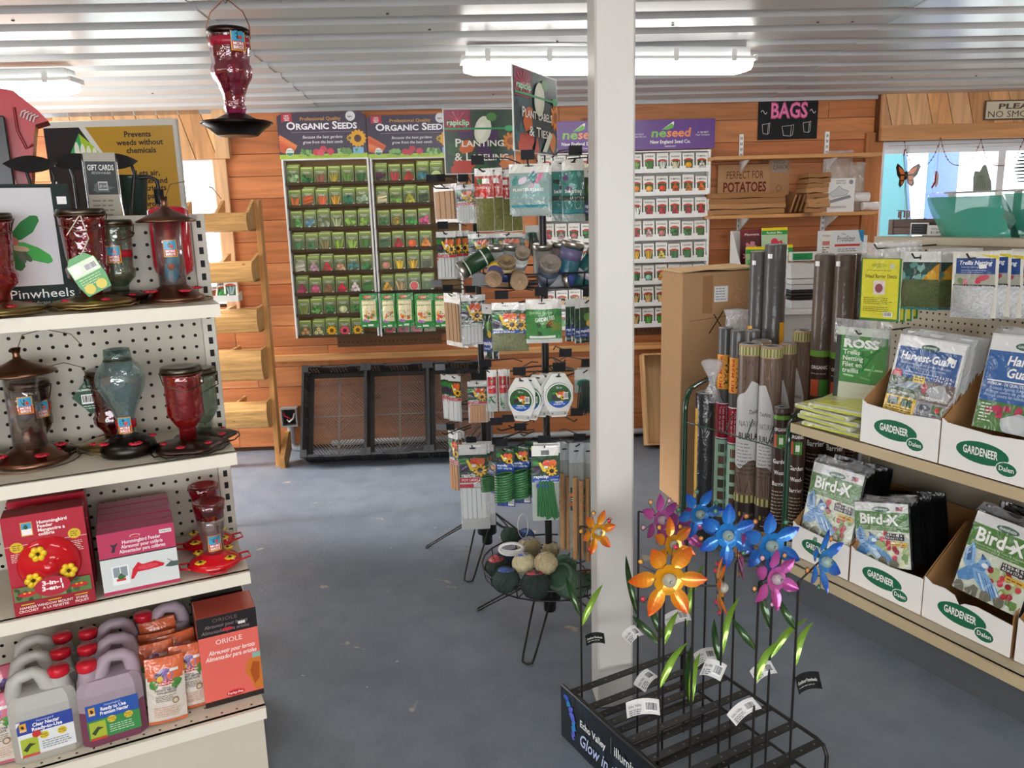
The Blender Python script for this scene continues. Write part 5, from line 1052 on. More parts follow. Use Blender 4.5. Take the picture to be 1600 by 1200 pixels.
def hpack(kind, w, h):
    """hanging pack, top edge at z=0, front towards -y"""
    t = thing('hanging_pack', 'x', 'garden pack'); a = Art()
    card = MB('#d4d4d0', 'bag'); cont = None; nm = 'contents'
    def sticks(c, n, z0, z1, mt='paper'):
        m = MB(c, mt)
        for k in range(n): x = -w*.42+w*.84*(k+.5)/n; bw = w*.36/n; m.box(x-bw, x+bw, -.009-.002*(k % 2), -.005, z0, z1)
        return m
    if kind in ('lab_white', 'lab_wood', 'lab_long', 'lab_dark'):
        hd = {'lab_long': .26, 'lab_dark': .42}.get(kind, .36)
        a.rect(0, h*.88, w, h, '#dcdcd8'); slot(a, w, h); veg(a, 0, h*(.88-hd), w, h*.88); a.rect(0, h*.84, w, h*.88, '#1f3a24'); a.text('rapiclip', w*.08, h*(.885-hd), h*.045, '#f2f2ee', w=w*.5, bold=2)
        bc = '#b8303a' if kind != 'lab_dark' else '#2a5a34'; a.rect(0, h*(.82-hd), w, h*(.875-hd), bc); a.text('POT LABELS', w*.08, h*(.835-hd), h*.028, '#f0dcdc', bold=1); a.rect(0, h*(.76-hd), w*.5, h*(.8-hd), bc)
        card.mat = 'bag'; card.prism([(-w/2, -h), (w/2, -h), (w/2, 0), (-w/2, 0)], (0, -.001, 0), (1, 0, 0), (0, 0, 1), .001, col='#c4c4c2')
        if kind == 'lab_wood': cont = sticks('#c99a74', 6, -h*.985, -h*(1-(.80-hd)))
        elif kind == 'lab_long': cont = sticks('#cfd2d2', 5, -h*.86, -h*(1-(.76-hd))); cont.box(-w*.46, w*.46, -.008, -.004, -h*.99, -h*.86, col='#b4b6b4')
        else: cont = sticks('#d8dad8', 5, -h*.96, -h*(1-(.80-hd)))
    elif kind == 'stick_edge':
        card.prism([(-w/2, -h), (w/2, -h), (w/2, 0), (-w/2, 0)], (0, -.001, 0), (1, 0, 0), (0, 0, 1), .001, col='#c8c4bc'); cont = sticks('#b08a64', 7, -h*.9, -h*.18); a.rect(0, h*.8, w, h*.9, '#d8d4cc'); a.rect(w*.2, h*.55, w*.8, h*.62, '#b83a2c')
    elif kind == 'bean':
        a.rect(0, h*.88, w, h, '#dcd8d0'); slot(a, w, h); a.rect(0, h*.55, w, h*.88, '#a83028')
        for k in range(5): a.ell(w*random.uniform(.15, .85), h*random.uniform(.56, .72), w*.16, h*.055, random.choice(['#d83a2c', '#c82c24', '#e04a34']), 9)
        a.blob(w*.3, h*.8, w*.18, '#2f6a34', .4, 8); a.text('TOMATO & VEG', w*.08, h*.68, h*.035, '#f0e8e0', w=w*.8, bold=1); a.rect(w*.4, h*.76, w*.8, h*.84, '#e8e4dc'); a.rect(w*.1, .004, w*.8, h*.05, '#7ab83c')
        card.prism([(-w/2, -h), (w/2, -h), (w/2, 0), (-w/2, 0)], (0, 0, 0), (1, 0, 0), (0, 0, 1), .001); cont = MB('#7a7a3c', 'net')
        cont.grid(lambda u, v: (w*(u-.5)*(.98-.1*v*0), -.004-.022*sin(pi*u)*sin(pi*(.15+.85*v)), -h*(.47+.52*v)), 8, 8); nm = 'netting'
    elif kind in ('teal', 'darkteal'):
        c0, c1 = ('#7fb8b4', '#e0e4e2') if kind == 'teal' else ('#2f7a74', '#1c3a34')
        a.rect(0, h*.82, w, h, '#dcdad2'); slot(a, w, h*1.0); a.rect(0, h*.12, w, h*.82, c0 if kind == 'darkteal' else '#8aa4a0')
        for k in range(7): a.blob(w*random.uniform(.1, .9), h*random.uniform(.5, .78), w*.12, random.choice([c0, '#3f8a84', '#c87a9a', '#d8c8d8'] if kind == 'teal' else ['#2f8a7a', '#6aa49c', '#1c3a34', '#5a3a6a']), .4, 8)
        a.rect(0, h*.34, w, h*.42, '#7fa8a4' if kind == 'teal' else '#26443e'); a.text('PLANTER STAKES' if kind == 'teal' else 'Shrub Stakes', w*.1, h*.46, h*.06, '#f2f4f2', w=w*.75, bold=1, caps=True); a.rect(w*.05, h*.14, w*.95, h*.19, '#2f8a94')
        for k in range(5): a.line(w*(.1+.1*k), h*.34, w*(.5+.1*k), h*.2, w*.01, '#dfe4e2')
        if kind == 'darkteal': a.path([(w*(.65+.16*cos(q*.5)), h*(.3+.1*sin(q*.5))) for q in range(14)], w*.012, '#cdd4d2')
        card.grid(lambda u, v: (w*(u-.5), -.002-.02*sin(pi*u)*sin(pi*v), -h*v), 6, 6, col='#9aa8a4'); card.grid(lambda u, v: (w*(.5-u), .001, -h*v), 1, 1, col='#9aa8a4')
        card.artfn(a, lambda x, y, l: (x-w/2, -.0035-l-.021*sin(pi*min(1, max(0, x/w)))*sin(pi*min(1, max(0, y/h))), y-h), mat='bag'); a = Art()
    elif kind == 'moss':
        a.rect(0, h*.85, w, h, '#e0e0dc'); slot(a, w, h*.98); veg(a, 0, h*.42, w, h*.85); a.rect(0, h*.78, w, h*.85, '#1f4a2c'); a.text('rapiclip', w*.05, h*.44, h*.045, '#f0f0ee', w=w*.35, bold=2); a.rect(0, h*.37, w, h*.43, '#24489a'); a.text('POLE WRAP', w*.05, h*.385, h*.03, '#e8ecf4', w=w*.8, bold=1)
        card.prism([(-w/2, -h*.62), (w/2, -h*.62), (w/2, 0), (-w/2, 0)], (0, -.012, 0), (1, 0, 0), (0, 0, 1), .001); cont = MB('#8a8f68', 'net'); nm = 'moss'
        cont.grid(lambda u, v: (w*1.05*(u-.5), -.01-.028*sin(pi*u)*sin(pi*(.1+.9*v)), -h*(.62+.38*v)), 8, 6); a2 = a; card.art(a2, (-w/2, -.0132, -h), (1, 0, 0), (0, 0, 1), mat='bag'); a = Art()
    elif kind == 'ties':
        a.rect(0, h*.78, w, h, '#dad8d2'); slot(a, w, h*.95); a.rect(0, h*.1, w, h*.78, '#4a8a4c'); a.rect(0, h*.6, w, h*.78, '#2f7a44'); a.text('GARDEN TIES', w*.28, h*.5, h*.09, '#eef2e8', w=w*.6, bold=1, rot=.12)
        for k in range(7): a.blob(w*random.uniform(.1, .9), h*random.uniform(.22, .5), w*.1, random.choice(['#3a5a34', '#7a8a3c', '#a83a2c', '#c8c8a0', '#2a3a2c']), .4, 8)
        a.text('Jardin facile', w*.1, h*.68, h*.06, '#bfe0b8', w=w*.7); a.rect(w*.1, h*.12, w*.9, h*.18, '#e0e8dc')
        card.grid(lambda u, v: (w*(u-.5), -.002-.025*sin(pi*u)*sin(pi*v), -h*v), 6, 6, col='#c8c8c2'); card.grid(lambda u, v: (w*(.5-u), .001, -h*v), 1, 1, col='#c8c8c2')
        card.artfn(a, lambda x, y, l: (x-w/2, -.0035-l-.026*sin(pi*min(1, max(0, x/w)))*sin(pi*min(1, max(0, y/h))), y-h), mat='bag'); a = Art()
    elif kind == 'bluepack':
        a.rect(0, h*.82, w, h, '#dcdcda'); slot(a, w, h*.97); a.rect(0, h*.25, w, h*.82, '#1f3f2c'); a.ell(w*.6, h*.6, w*.3, h*.1, '#5a8a3c', 9); a.ell(w*.7, h*.45, w*.2, h*.07, '#d8b03c', 9); a.rect(0, h*.12, w, h*.36, '#24407a'); a.text('rapiclip', w*.08, h*.25, h*.07, '#e8ecf4', w=w*.8, bold=2); a.text('twist', w*.1, h*.16, h*.05, '#c8d4ec')
        card.prism([(-w/2, -h), (w/2, -h), (w/2, 0), (-w/2, 0)], (0, 0, 0), (1, 0, 0), (0, 0, 1), .001); cont = MB('#23352b', 'bag'); cont.grid(lambda u, v: (w*(u-.5)*.8, -.002-.01*sin(pi*u)*sin(pi*v), -h*(.88+.12*v)), 5, 3)
    elif kind == 'redpk':
        a.rect(0, h*.85, w, h, '#d8d6d2'); a.rect(w*.1, h*.45, w*.9, h*.84, '#b83040'); a.text('CLIPS', w*.2, h*.58, h*.06, '#f2e4e4', w=w*.6, bold=1); a.blob(w*.5, h*.74, w*.25, '#3f8a3c', .4, 8); a.blob(w*.3, h*.5, w*.15, '#d8502c', .3, 8)
        for k in range(7): a.line(w*random.uniform(.15, .85), h*random.uniform(.05, .4), w*random.uniform(.15, .85), h*random.uniform(.05, .4), w*.09, random.choice(['#2f6a3c', '#3f8a4a', '#1f4a2c']))
        card.grid(lambda u, v: (w*(u-.5), -.002-.012*sin(pi*u)*sin(pi*v), -h*v), 5, 5, col='#bfc4c0'); card.grid(lambda u, v: (w*(.5-u), .001, -h*v), 1, 1, col='#bfc4c0')
        card.artfn(a, lambda x, y, l: (x-w/2, -.003-l-.0125*sin(pi*min(1, max(0, x/w)))*sin(pi*min(1, max(0, y/h))), y-h), mat='bag'); a = Art()
    elif kind == 'reel':
        P = [(-w*.22, 0), (w*.22, 0), (w*.5, -h*.3), (w*.5, -h*.62), (w*.25, -h), (-w*.25, -h), (-w*.5, -h*.62), (-w*.5, -h*.3)]
        card = MB('#d9d9d4', 'gloss'); card.prism(P[::-1], (0, 0, 0), (1, 0, 0), (0, 0, 1), .004)
        R = w*.43; cont = MB('#1f6a48', 'gloss'); cy = -h*.5; nm = 'wire_reel'
        V = [(R*1.04*cos(k*pi/12), -.004-.012*q, cy+R*1.04*sin(k*pi/12)) for q in (0, 1) for k in range(24)]; cont.add(V, [(k, (k+1) % 24, 24+(k+1) % 24, 24+k) for k in range(24)], col='#1f6a48'); cont.add(V[24:], [tuple(range(24))], col='#e4e4e0')
        a.ell(0, 0, R*.96, R*.96, '#2f5a34', 20); veg(a, -R*.6, -R*.35, R*.65, R*.45); a.ell(0, -R*.0, R*.95, R*.95, '#2456a4', 14, 0, pi+.45, 2*pi-.45); a.text('rapiclip', 0, -R*.52, R*.16, '#f0f2f6', al='c', bold=2); a.text('GARDEN TIE', 0, -R*.7, R*.12, '#e0e8f4', al='c', bold=1); a.text('50 m', 0, R*.62, R*.16, '#e8ece4', al='c'); a.bars(R*.35, -R*.25, R*.75, R*.3); a.ell(0, 0, R*.12, R*.12, '#d8d8d4', 10)
        cont.art(a, (0, -.0162, cy), (1, 0, 0), (0, 0, 1), mat='gloss'); a = Art(); a.rect(w*.2, h*.03, w*.8, h*.13, '#b4b4ae'); a.ell(w*.28, h*.08, w*.035, w*.035, '#6a6a66', 8); a.ell(w*.72, h*.08, w*.035, w*.035, '#6a6a66', 8); a.ell(w*.5, h*.93, w*.1, h*.02, '#3a3a3c', 8)
        card.art(a, (-w/2, -.0042, -h), (1, 0, 0), (0, 0, 1), mat='gloss'); a = Art()
    elif kind == 'netgreen':
        a.rect(0, h*.78, w, h, '#cfd2ce'); a.ell(w*.5, h*.7, w*.38, h*.09, '#2f8a7a', 10); a.ell(w*.5, h*.7, w*.2, h*.04, '#7ac0b0', 8)
        card.prism([(-w/2, -h*.5), (w/2, -h*.5), (w/2, 0), (-w/2, 0)], (0, 0, 0), (1, 0, 0), (0, 0, 1), .001, col='#a8b4ac'); cont = MB('#2a3a34', 'blackwire'); nm = 'ties'
        for k in range(16): x = w*random.uniform(-.4, .4); cont.tube([(x*.6, -.008, -h*.25), (x, -.012-.01*random.random(), -h*.6), (x*1.15+w*random.uniform(-.1, .1), -.008, -h*random.uniform(.85, 1))], w*.035, 4)
        card.art(a, (-w/2, -.0012, -h), (1, 0, 0), (0, 0, 1), mat='bag'); a = Art()
    elif kind == 'coil':
        a.rect(0, h*.87, w, h, '#2a4a2c'); veg(a, 0, h*.72, w, h*.93); a.rect(0, h*.62, w, h*.74, '#23468f'); a.text('rapiclip', w*.08, h*.69, h*.035, '#eef0f4', w=w*.55, bold=2); a.text('SOFT WIRE TIE', w*.08, h*.64, h*.03, '#dfe6f2', w=w*.8, bold=1); a.rect(0, 0, w, h*.16, '#2a3f80'); a.bars(w*.62, h*.02, w*.95, h*.13)
        a.text('Soft Wire', w*.08, h*.08, h*.03, '#c8d0ec')
        card = MB('#2a3f80', 'gloss'); card.prism([(-w/2, -h), (w/2, -h), (w/2, 0), (-w/2, 0)], (0, 0, 0), (1, 0, 0), (0, 0, 1), .0015); cont = MB('#3b6f45', 'gloss'); nm = 'coil'
        for k in range(11): z = -h*(.42+.042*k); cont.tube([(w*.48*cos(q*pi/6), -.026+.026*sin(q*pi/6), z+.006*cos(q*pi/6)) for q in range(12)], h*.022, 6, closed=True)
    elif kind == 'stakes':
        a.rect(0, h*.87, w, h, '#e6e6e2'); a.rect(w*.35, h*.88, w*.65, h*.94, '#6a6c6e'); veg(a, 0, h*.6, w, h*.84); a.rect(0, h*.82, w, h*.87, '#1f4a2c'); a.rect(0, h*.53, w, h*.61, '#24489a'); a.text('rapiclip', w*.06, h*.585, h*.04, '#f2f4f6', w=w*.55, bold=2); a.text('cinch stakes', w*.1, h*.54, h*.025, '#dfe6f4'); a.rect(w*.15, h*.46, w*.62, h*.51, '#24489a')
        card.prism([(-w/2, -h*.48), (w/2, -h*.48), (w/2, 0), (-w/2, 0)], (0, -.008, 0), (1, 0, 0), (0, 0, 1), .001, col='#e0e0dc'); card.prism([(-w/2, -h), (w/2, -h), (w/2, -.02), (-w/2, -.02)], (0, .006, 0), (1, 0, 0), (0, 0, 1), .001, col='#aab4aa'); cont = MB('#3f7a4c', 'gloss'); nm = 'rods'
        for k in range(16): x = w*(-.36+.72*k/15); cont.tube([(x*.75, -.004-.004*(k % 3), -h*.45), (x+w*.06+(k % 3)*.004, -.004-.004*(k % 3), -h*random.uniform(.92, .97))], .0035, 5)
        card.art(a, (-w/2, -.0092, -h), (1, 0, 0), (0, 0, 1), mat='bag'); a = Art()
    elif kind == 'cocoa':
        a.rect(0, h*.83, w, h, '#a8b0b4'); a.ell(w*.5, h*.93, w*.2, h*.008, '#26282a', 8); a.rect(w*.05, h*.42, w*.5, h*.62, '#2f4a3c'); a.rect(w*.0, h*.46, w*.55, h*.49, '#c8683c'); a.rect(w*.02, h*.54, w*.5, h*.57, '#d87a48'); a.lines(w*.08, w*.48, h*.52, 2, .008, .004, '#c8d0c8')
        card.prism([(-w/2, -h), (w/2, -h), (w/2, 0), (-w/2, 0)], (0, .004, 0), (1, 0, 0), (0, 0, 1), .001, col='#8f9490'); cont = MB('#b48a60', 'twine'); nm = 'coir_poles'
        for k in range(2): cont.tube([(w*(-.18+.4*k), -.016, -h*(.28+.03*k)), (w*(-.2+.4*k), -.016, -h*.99)], w*.17, 9)
        card.art(a, (-w/2, .0026, -h), (1, 0, 0), (0, 0, 1), mat='bag'); a = Art()
    if a.items: card.art(a, (-w/2, -.0022, -h), (1, 0, 0), (0, 0, 1), mat='bag')
    card.build('card', t)
    if cont: cont.build(nm, t)
    return t
def hang(S, C, x0, x1, y0, y1, Y, kind, n, yaw, step, desc, cat, hk=True, group=None, fwd='from the front'):
    cx = (x0+x1)/2; P0 = at_y(cx, y0, Y); P1 = at_y(cx, y1, Y); w = (at_y(x1, y0, Y)-at_y(x0, y0, Y)).length/max(.35, cos(yaw)); h = P0.z-P1.z
    r = hpack(kind, w, h)
    for i in range(n):
        o = r if i == 0 else dup(r, (0, 0, 0))
        o.location = P0+Vector((step[0]*i, step[1]*i, random.uniform(-.006, .002)*(i > 0))); o.rotation_euler = (random.uniform(-.02, .03), random.uniform(-.03, .03)*(i > 0), yaw+random.uniform(-.08, .08)*(i > 0))
        o['label'] = desc if n == 1 else '%s, %s %s' % (desc, ORD[i], fwd); o['category'] = cat
        if n > 1: o['group'] = group or (desc.split(',')[0]+' on one hook')
    if hk: hook(S, C, P0, P0.z-.012)
A_, B_ = (SA, CA), (SB, CB)
for z in (1.62, 1.36, 1.02, .72, .42): ringtier(SA, z, .1)
for z in (1.60, .99, .71): ringtier(SB, z, .11)
hang(*A_, 674, 716, 288, 348, 3.40, 'stick_edge', 6, radians(-62), (.019, .012), 'edge-on wooden stake pack high on the rear spinner', 'label pack', fwd='from the left')
hang(*A_, 712, 739, 289, 347, 3.25, 'lab_white', 2, 0, (.01, .02), 'white label pack with a red strip high on the rear spinner', 'label pack')
hang(*B_, 741, 770, 263, 362, 2.70, 'bean', 4, radians(-12), (.03, .022), 'green netting pack with red tomato header', 'netting pack')
hang(*B_, 795, 858, 256, 335, 2.57, 'teal', 2, radians(-4), (.008, .025), 'wide teal bag of planter stakes under the Ties sign', 'stake pack')
hang(*B_, 861, 890, 251, 345, 2.68, 'darkteal', 1, radians(6), (0, 0), 'dark teal shrub stake bag, rear of two near the post', 'stake pack', hk=False)
hang(*B_, 877, 912, 249, 346, 2.60, 'darkteal', 1, radians(12), (0, 0), 'dark teal shrub stake bag, front of two near the post', 'stake pack')
hang(*B_, 911, 926, 262, 345, 2.72, 'bluepack', 2, radians(40), (.02, .01), 'narrow blue pack half hidden by the post, top tier', 'garden pack')
hang(*A_, 681, 712, 362, 436, 3.25, 'lab_white', 4, radians(-14), (.026, .03), 'white label pack picturing peppers, second tier of the rear spinner', 'label pack')
hang(*A_, 731, 764, 366, 420, 3.27, 'lab_dark', 2, 0, (.012, .02), 'dark green label pack behind the tins, left', 'label pack')
hang(*A_, 766, 816, 364, 422, 3.33, 'lab_dark', 2, 0, (.012, .02), 'wide dark green label pack behind the tins, right', 'label pack')
hang(*A_, 820, 842, 352, 400, 3.4, 'netgreen', 2, radians(20), (.012, .02), 'dark tie bundle behind the pole of the front spinner', 'tie pack', hk=False)
hang(*A_, 692, 720, 459, 541, 3.36, 'stick_edge', 4, radians(-55), (.02, .012), 'edge-on wooden label pack, middle of the rear spinner', 'label pack', fwd='from the left')
hang(*A_, 720, 753, 461, 538, 3.25, 'lab_dark', 2, 0, (.012, .02), 'zinc plant label pack, middle of the rear spinner', 'label pack')
hang(*B_, 753, 768, 475, 560, 2.75, 'bluepack', 2, radians(-40), (.02, .01), 'tall narrow blue pack left of the moss bag', 'garden pack', hk=False)
hang(*B_, 768, 810, 472, 548, 2.58, 'moss', 2, 0, (.03, .028), 'moss wrap bag with a sunflower header and blue strip', 'moss bag')
hang(*B_, 821, 872, 467, 536, 2.57, 'ties', 2, 0, (.012, .03), 'green bag of garden ties under the tin basket', 'tie pack')
hang(*B_, 905, 925, 468, 535, 2.60, 'bluepack', 4, radians(18), (-.014, .016), 'dark green twist tie pack with blue base, beside the post', 'tie pack')
hang(*A_, 700, 720, 587, 658, 3.25, 'lab_white', 4, radians(-24), (-.012, .02), 'white plastic label pack, fourth tier of the rear spinner', 'label pack')
hang(*A_, 730, 760, 596, 660, 3.22, 'lab_wood', 3, 0, (.012, .02), 'wooden label pack with red strip, fourth tier of the rear spinner', 'label pack')
hang(*B_, 760, 776, 578, 643, 2.76, 'redpk', 1, 0, (0, 0), 'small red clip pack, left of two beside the tie reels', 'clip pack')
hang(*B_, 778, 792, 577, 642, 2.76, 'redpk', 2, 0, (.01, .02), 'small red clip pack, right of two beside the tie reels', 'clip pack', hk=False)
hang(*B_, 794, 836, 590, 657, 2.58, 'reel', 4, radians(-16), (.028, .03), 'white twist tie reel with green wire, left reel hook', 'tie reel')
hang(*B_, 849, 895, 583, 651, 2.57, 'reel', 2, radians(4), (-.008, .03), 'white twist tie reel with a barcode, right reel hook', 'tie reel')
hang(*B_, 897, 926, 577, 648, 2.66, 'netgreen', 3, radians(15), (.012, .02), 'dark green tie bundle beside the post', 'tie pack')
hang(*A_, 700, 716, 674, 766, 3.32, 'lab_wood', 3, radians(-45), (.014, .016), 'tall wooden stake pack, lowest tier of the rear spinner', 'label pack', fwd='from the left')
hang(*A_, 716, 760, 694, 828, 3.20, 'lab_long', 3, radians(2), (.014, .02), 'long clear pack of white labels, lowest on the rear spinner', 'label pack')
hang(*B_, 775, 803, 700, 790, 2.60, 'coil', 3, radians(-14), (.05, .035), 'coil of soft green wire on a blue card', 'wire coil')
hang(*B_, 764, 776, 722, 772, 2.86, 'coil', 1, radians(-60), (0, 0), 'coil of soft green wire seen edge-on, left of the row', 'wire coil', hk=False)
hang(*B_, 830, 872, 695, 815, 2.55, 'stakes', 2, radians(2), (.008, .03), 'clear bag of thin green stakes with white top', 'stake pack')
hang(*B_, 870, 893, 690, 858, 2.72, 'cocoa', 1, 0, (0, 0), 'clear bag of coir poles, left of three by the post', 'coir pole bag', hk=False)
hang(*B_, 889, 912, 692, 872, 2.66, 'cocoa', 1, radians(5), (0, 0), 'clear bag of coir poles, middle of three by the post', 'coir pole bag')
hang(*B_, 908, 930, 692, 875, 2.72, 'cocoa', 1, radians(8), (0, 0), 'clear bag of coir poles, right of three, touching the post', 'coir pole bag', hk=False)
# empty hooks with tag plates
for (S, C, px, py, Y) in ((SB, CB, 800, 655, 2.66), (SB, CB, 818, 668, 2.7), (SB, CB, 897, 645, 2.62), (SB, CB, 880, 553, 2.66), (SB, CB, 783, 660, 2.7), (SA, CA, 688, 445, 3.3), (SA, CA, 680, 282, 3.3), (SB, CB, 785, 690, 2.68), (SA, CA, 693, 575, 3.28), (SA, CA, 695, 668, 3.28)):
    P = at_y(px, py, Y); hook(S, C, P, P.z-.03, random.choice(['#1d1d1f', '#2a2a2d', '#77787c']))
# header signs
def veg_sign(w, h, l1, l2, dark):
    a = Art(); a.rect(0, 0, w, h, '#2c4636' if not dark else '#234246')
    for k in range(10): a.blob(w*random.random(), h*random.uniform(.05, .65), w*.12, random.choice(['#2f5a34', '#3a6a3c', '#24402c', '#4a2f5a'] if not dark else ['#2a5058', '#35646a', '#1f3a44']), .4, 9)
    for k in range(6): a.blob(w*(.12+.05*k % .3), h*.1*(k % 2+.5), w*.06, '#c8402c', .2, 9)
    a.blob(w*.88, h*.18, w*.1, '#d87a2c', .3, 9); a.blob(w*.3, h*.42, w*.11, '#d8682c', .3, 9); a.flower(w*.95, h*.5, w*.13, '#e0862c', '#a85a1f', 10)
    a.rect(0, h*.66, w*.38, h, '#8a2848')
    for k in range(26): q = k*.97; a.line(w*.19, h*.83, w*(.19+.17*cos(q)), h*(.83+.15*sin(q)), w*.012, random.choice(['#c83a5c', '#d85a78', '#a82a4c']))
    a.ell(w*.55, h*.68, w*.12, h*.22, '#e4e8d4', 16, -.25); a.ell(w*.53, h*.66, w*.06, h*.14, '#f2f4e4', 12, -.25); a.ell(w*.68, h*.88, w*.08, h*.07, '#4a8a44', 8); a.rect(0, h*.685, w, h*.715, '#2f9a5c'); a.ell(w*.93, h*.7, w*.07, h*.05, '#3aa868', 8)
    a.text('rapiclip', w*.04, h*.755, h*.09, '#2fae5c', w=w*.32, bold=3); a.text('rapiclip', w*.042, h*.758, h*.088, '#dff4e4', w=w*.315, bold=0)
    a.text(l1, w*.5, h*.42, h*.13, '#f2f0e6', w=w*.7, al='c', bold=1, caps=True); a.text(l2, w*.52, h*.2, h*.13, '#f2f0e6', w=w*(.78 if len(l2) > 7 else .45), al='c', bold=1, caps=True)
    if dark: a.poly([(w*.6, h*.02), (w*.7, h*.02), (w*.85, h*.25), (w*.78, h*.3)], '#dfe8d8'); a.poly([(w*.4, h*.0), (w*.48, h*.22), (w*.52, 0)], '#c83a34')
    return a.clamp(0, w, 0, h)
def sign_on(S, C, L_, R_, zt, zb, l1, l2, dark):
    d = R_-L_; d.z = 0; w = d.length; h = zt-zb; O = Vector((L_.x, L_.y, 0))-C
    m = MB('#dfe4e2', 'gloss'); X = d.normalized(); m.prism([(0, 0), (w, 0), (w, h), (0, h)], O+Vector((0, 0, zb)), X, (0, 0, 1), .004)
    m.art(veg_sign(w*.97, h*.97, l1, l2, dark), O+X*(w*.015)+Vector((0, 0, zb+h*.015)), X, (0, 0, 1), lift=.0045, mat='gloss'); s_ = m.build('header_sign', S)
    m = MB('#161617', 'blackwire'); m.tube([O+X*(w*.3)+Vector((0, 0, zb)), O+X*(w*.3)+Vector((0, 0, zb-.06)), (0, 0, zb-.07)], .003, 5); m.tube([O+X*(w*.7)+Vector((0, 0, zb)), O+X*(w*.7)+Vector((0, 0, zb-.06)), (0, 0, zb-.07)], .003, 5); m.build('sign_bracket', S)
l, r_ = at_y(691, 173, 3.47), at_y(803, 166, 3.52); lb, rb = at_y(693, 272, 3.47), at_y(805, 272, 3.52)
sign_on(SA, CA, l, r_, (l.z+r_.z)/2, (lb.z+rb.z)/2, 'Planting', '& Labeling', False)
l, r_ = at_y(798, 94, 2.63), at_y(868, 130, 2.97); lb, rb = at_y(801, 236, 2.63), at_y(868, 245, 2.97)
sign_on(SB, CB, l, r_, (l.z+r_.z)/2, (lb.z+rb.z)/2, 'Plant Labels', '& Ties', True)
# basket of twine tins
zr_ = at_y(850, 428, 2.6).z; zb_ = at_y(850, 450, 2.6).z
def basket(S, rr, z0, z1, r0):
    m = MB('#161617', 'blackwire'); circ = lambda r, z: [(r*cos(k*pi/12), r*sin(k*pi/12), z) for k in range(24)]
    m.tube(circ(rr, z1), .0035, 5, closed=True); m.tube(circ(rr*.97, z0), .003, 5, closed=True); m.tube(circ(rr*.55, z0-.006), .003, 5, closed=True)
    for k in range(12): q = k*pi/6; m.tube([(rr*cos(q), rr*sin(q), z1), (rr*.97*cos(q), rr*.97*sin(q), z0), (r0*cos(q), r0*sin(q), z0-.006)], .0025, 5)
    return m.build('wire_basket', S)
basket(SB, .25, zb_, zr_, .014)
for px, yy in ((752, 2.72), (920, 2.7)): 
    P = at_y(px, 436, yy)-CB; m = MB('#1b1b1d', 'gloss'); m.box(P.x-.03, P.x+.03, P.y-.02, P.y-.018, P.z-.02, P.z+.02); m.build('price_plate', SB)
def tin(px, py, Y, r, L, ax, col, cap, label, band=None, capc='#b0aca4'):
    P = at_y(px, py, Y); A = Vector(ax).normalized(); t = thing('twine_tin', label, 'tin', WORLD, P, group='tins of twine in the wire basket')
    t.rotation_euler = A.to_track_quat('Z', 'X').to_euler()
    m = MB(col, 'gloss'); m.lathe([(r*.96, -L/2), (r, -L/2+.003), (r, L/2-.02)], 16)
    if band:
        for (a0, a1, c) in band: m.lathe([(r*1.006, -L/2+L*a0), (r*1.006, -L/2+L*a1)], 16, col=c)
    m.build('body', t); m = MB(capc, 'steel' if cap == 'metal' else 'twine'); m.lathe([(r*1.03, L/2-.02), (r*1.04, L/2-.003), (r*.98, L/2), (r*.9, L/2-.002), (r*.3, L/2-.002), (r*.25, L/2-.008), (0, L/2-.008)], 16); m.build('lid', t)
tin(742, 411, 2.70, .03, .12, (-.85, -.2, -.45), '#1f3d24', 'metal', 'dark green twine tin tipped left in the basket', [(.2, .24, '#d8dcd4'), (.75, .78, '#c8ccc4')])
tin(773, 428, 2.62, .027, .09, (-.1, -.9, -.35), '#4a4a7a', 'tw', 'brown twine spool end-on at the basket front, leftmost', [(0, .4, '#d8b03c')], '#a08468')
tin(790, 425, 2.66, .03, .1, (.1, -.5, .75), '#a08468', 'tw', 'twine jar with a blue Rope band at the basket front', [(.3, .6, '#34447a'), (.6, .9, '#c8b088')], '#8a7458')
tin(811, 437, 2.60, .028, .08, (0, -.95, -.1), '#8f7a60', 'tw', 'brown twine spool end-on at the basket front, right of the jar', None, '#9a8064')
tin(814, 405, 2.72, .025, .09, (.15, -.75, .6), '#bdbdb8', 'tw', 'small twine tin with a white label near the pole', [(.2, .5, '#e4e4e0')], '#8f8070')
tin(857, 425, 2.62, .035, .1, (.12, -.7, .7), '#3a4658', 'tw', 'large grey twine tin with a brown lid facing forward', [(.3, .55, '#6a7484')], '#8a8078')
tin(888, 412, 2.64, .037, .15, (.25, -.1, .96), '#2f6474', 'metal', 'tall blue twine tin with a round emblem leaning right', [(.6, .85, '#6a648a'), (.05, .35, '#3a5090')])
tin(919, 420, 2.66, .035, .13, (.5, -.2, .85), '#2a5a5c', 'metal', 'teal twine tin leaning against the post side of the basket', [(.3, .45, '#c8c4d0')])
tin(868, 440, 2.64, .03, .1, (.9, -.3, .1), '#8c8f94', 'metal', 'silver tin lying at the bottom of the basket', None)
tin(775, 406, 2.8, .03, .1, (0, -.1, 1), '#a0a4a4', 'metal', 'upright silver tin behind, left of two', None); tin(797, 404, 2.82, .03, .1, (.1, -.1, 1), '#98a0a0', 'metal', 'upright silver tin behind, right of two', None)
tin(848, 405, 2.86, .034, .11, (0, -.15, 1), '#8a8880', 'metal', 'upright silver tin behind the large grey one', None); tin(874, 402, 2.88, .034, .11, (.1, -.1, 1), '#8a7f80', 'metal', 'upright silver tin behind the tall blue one', None)
P = at_y(871, 403, 2.62)
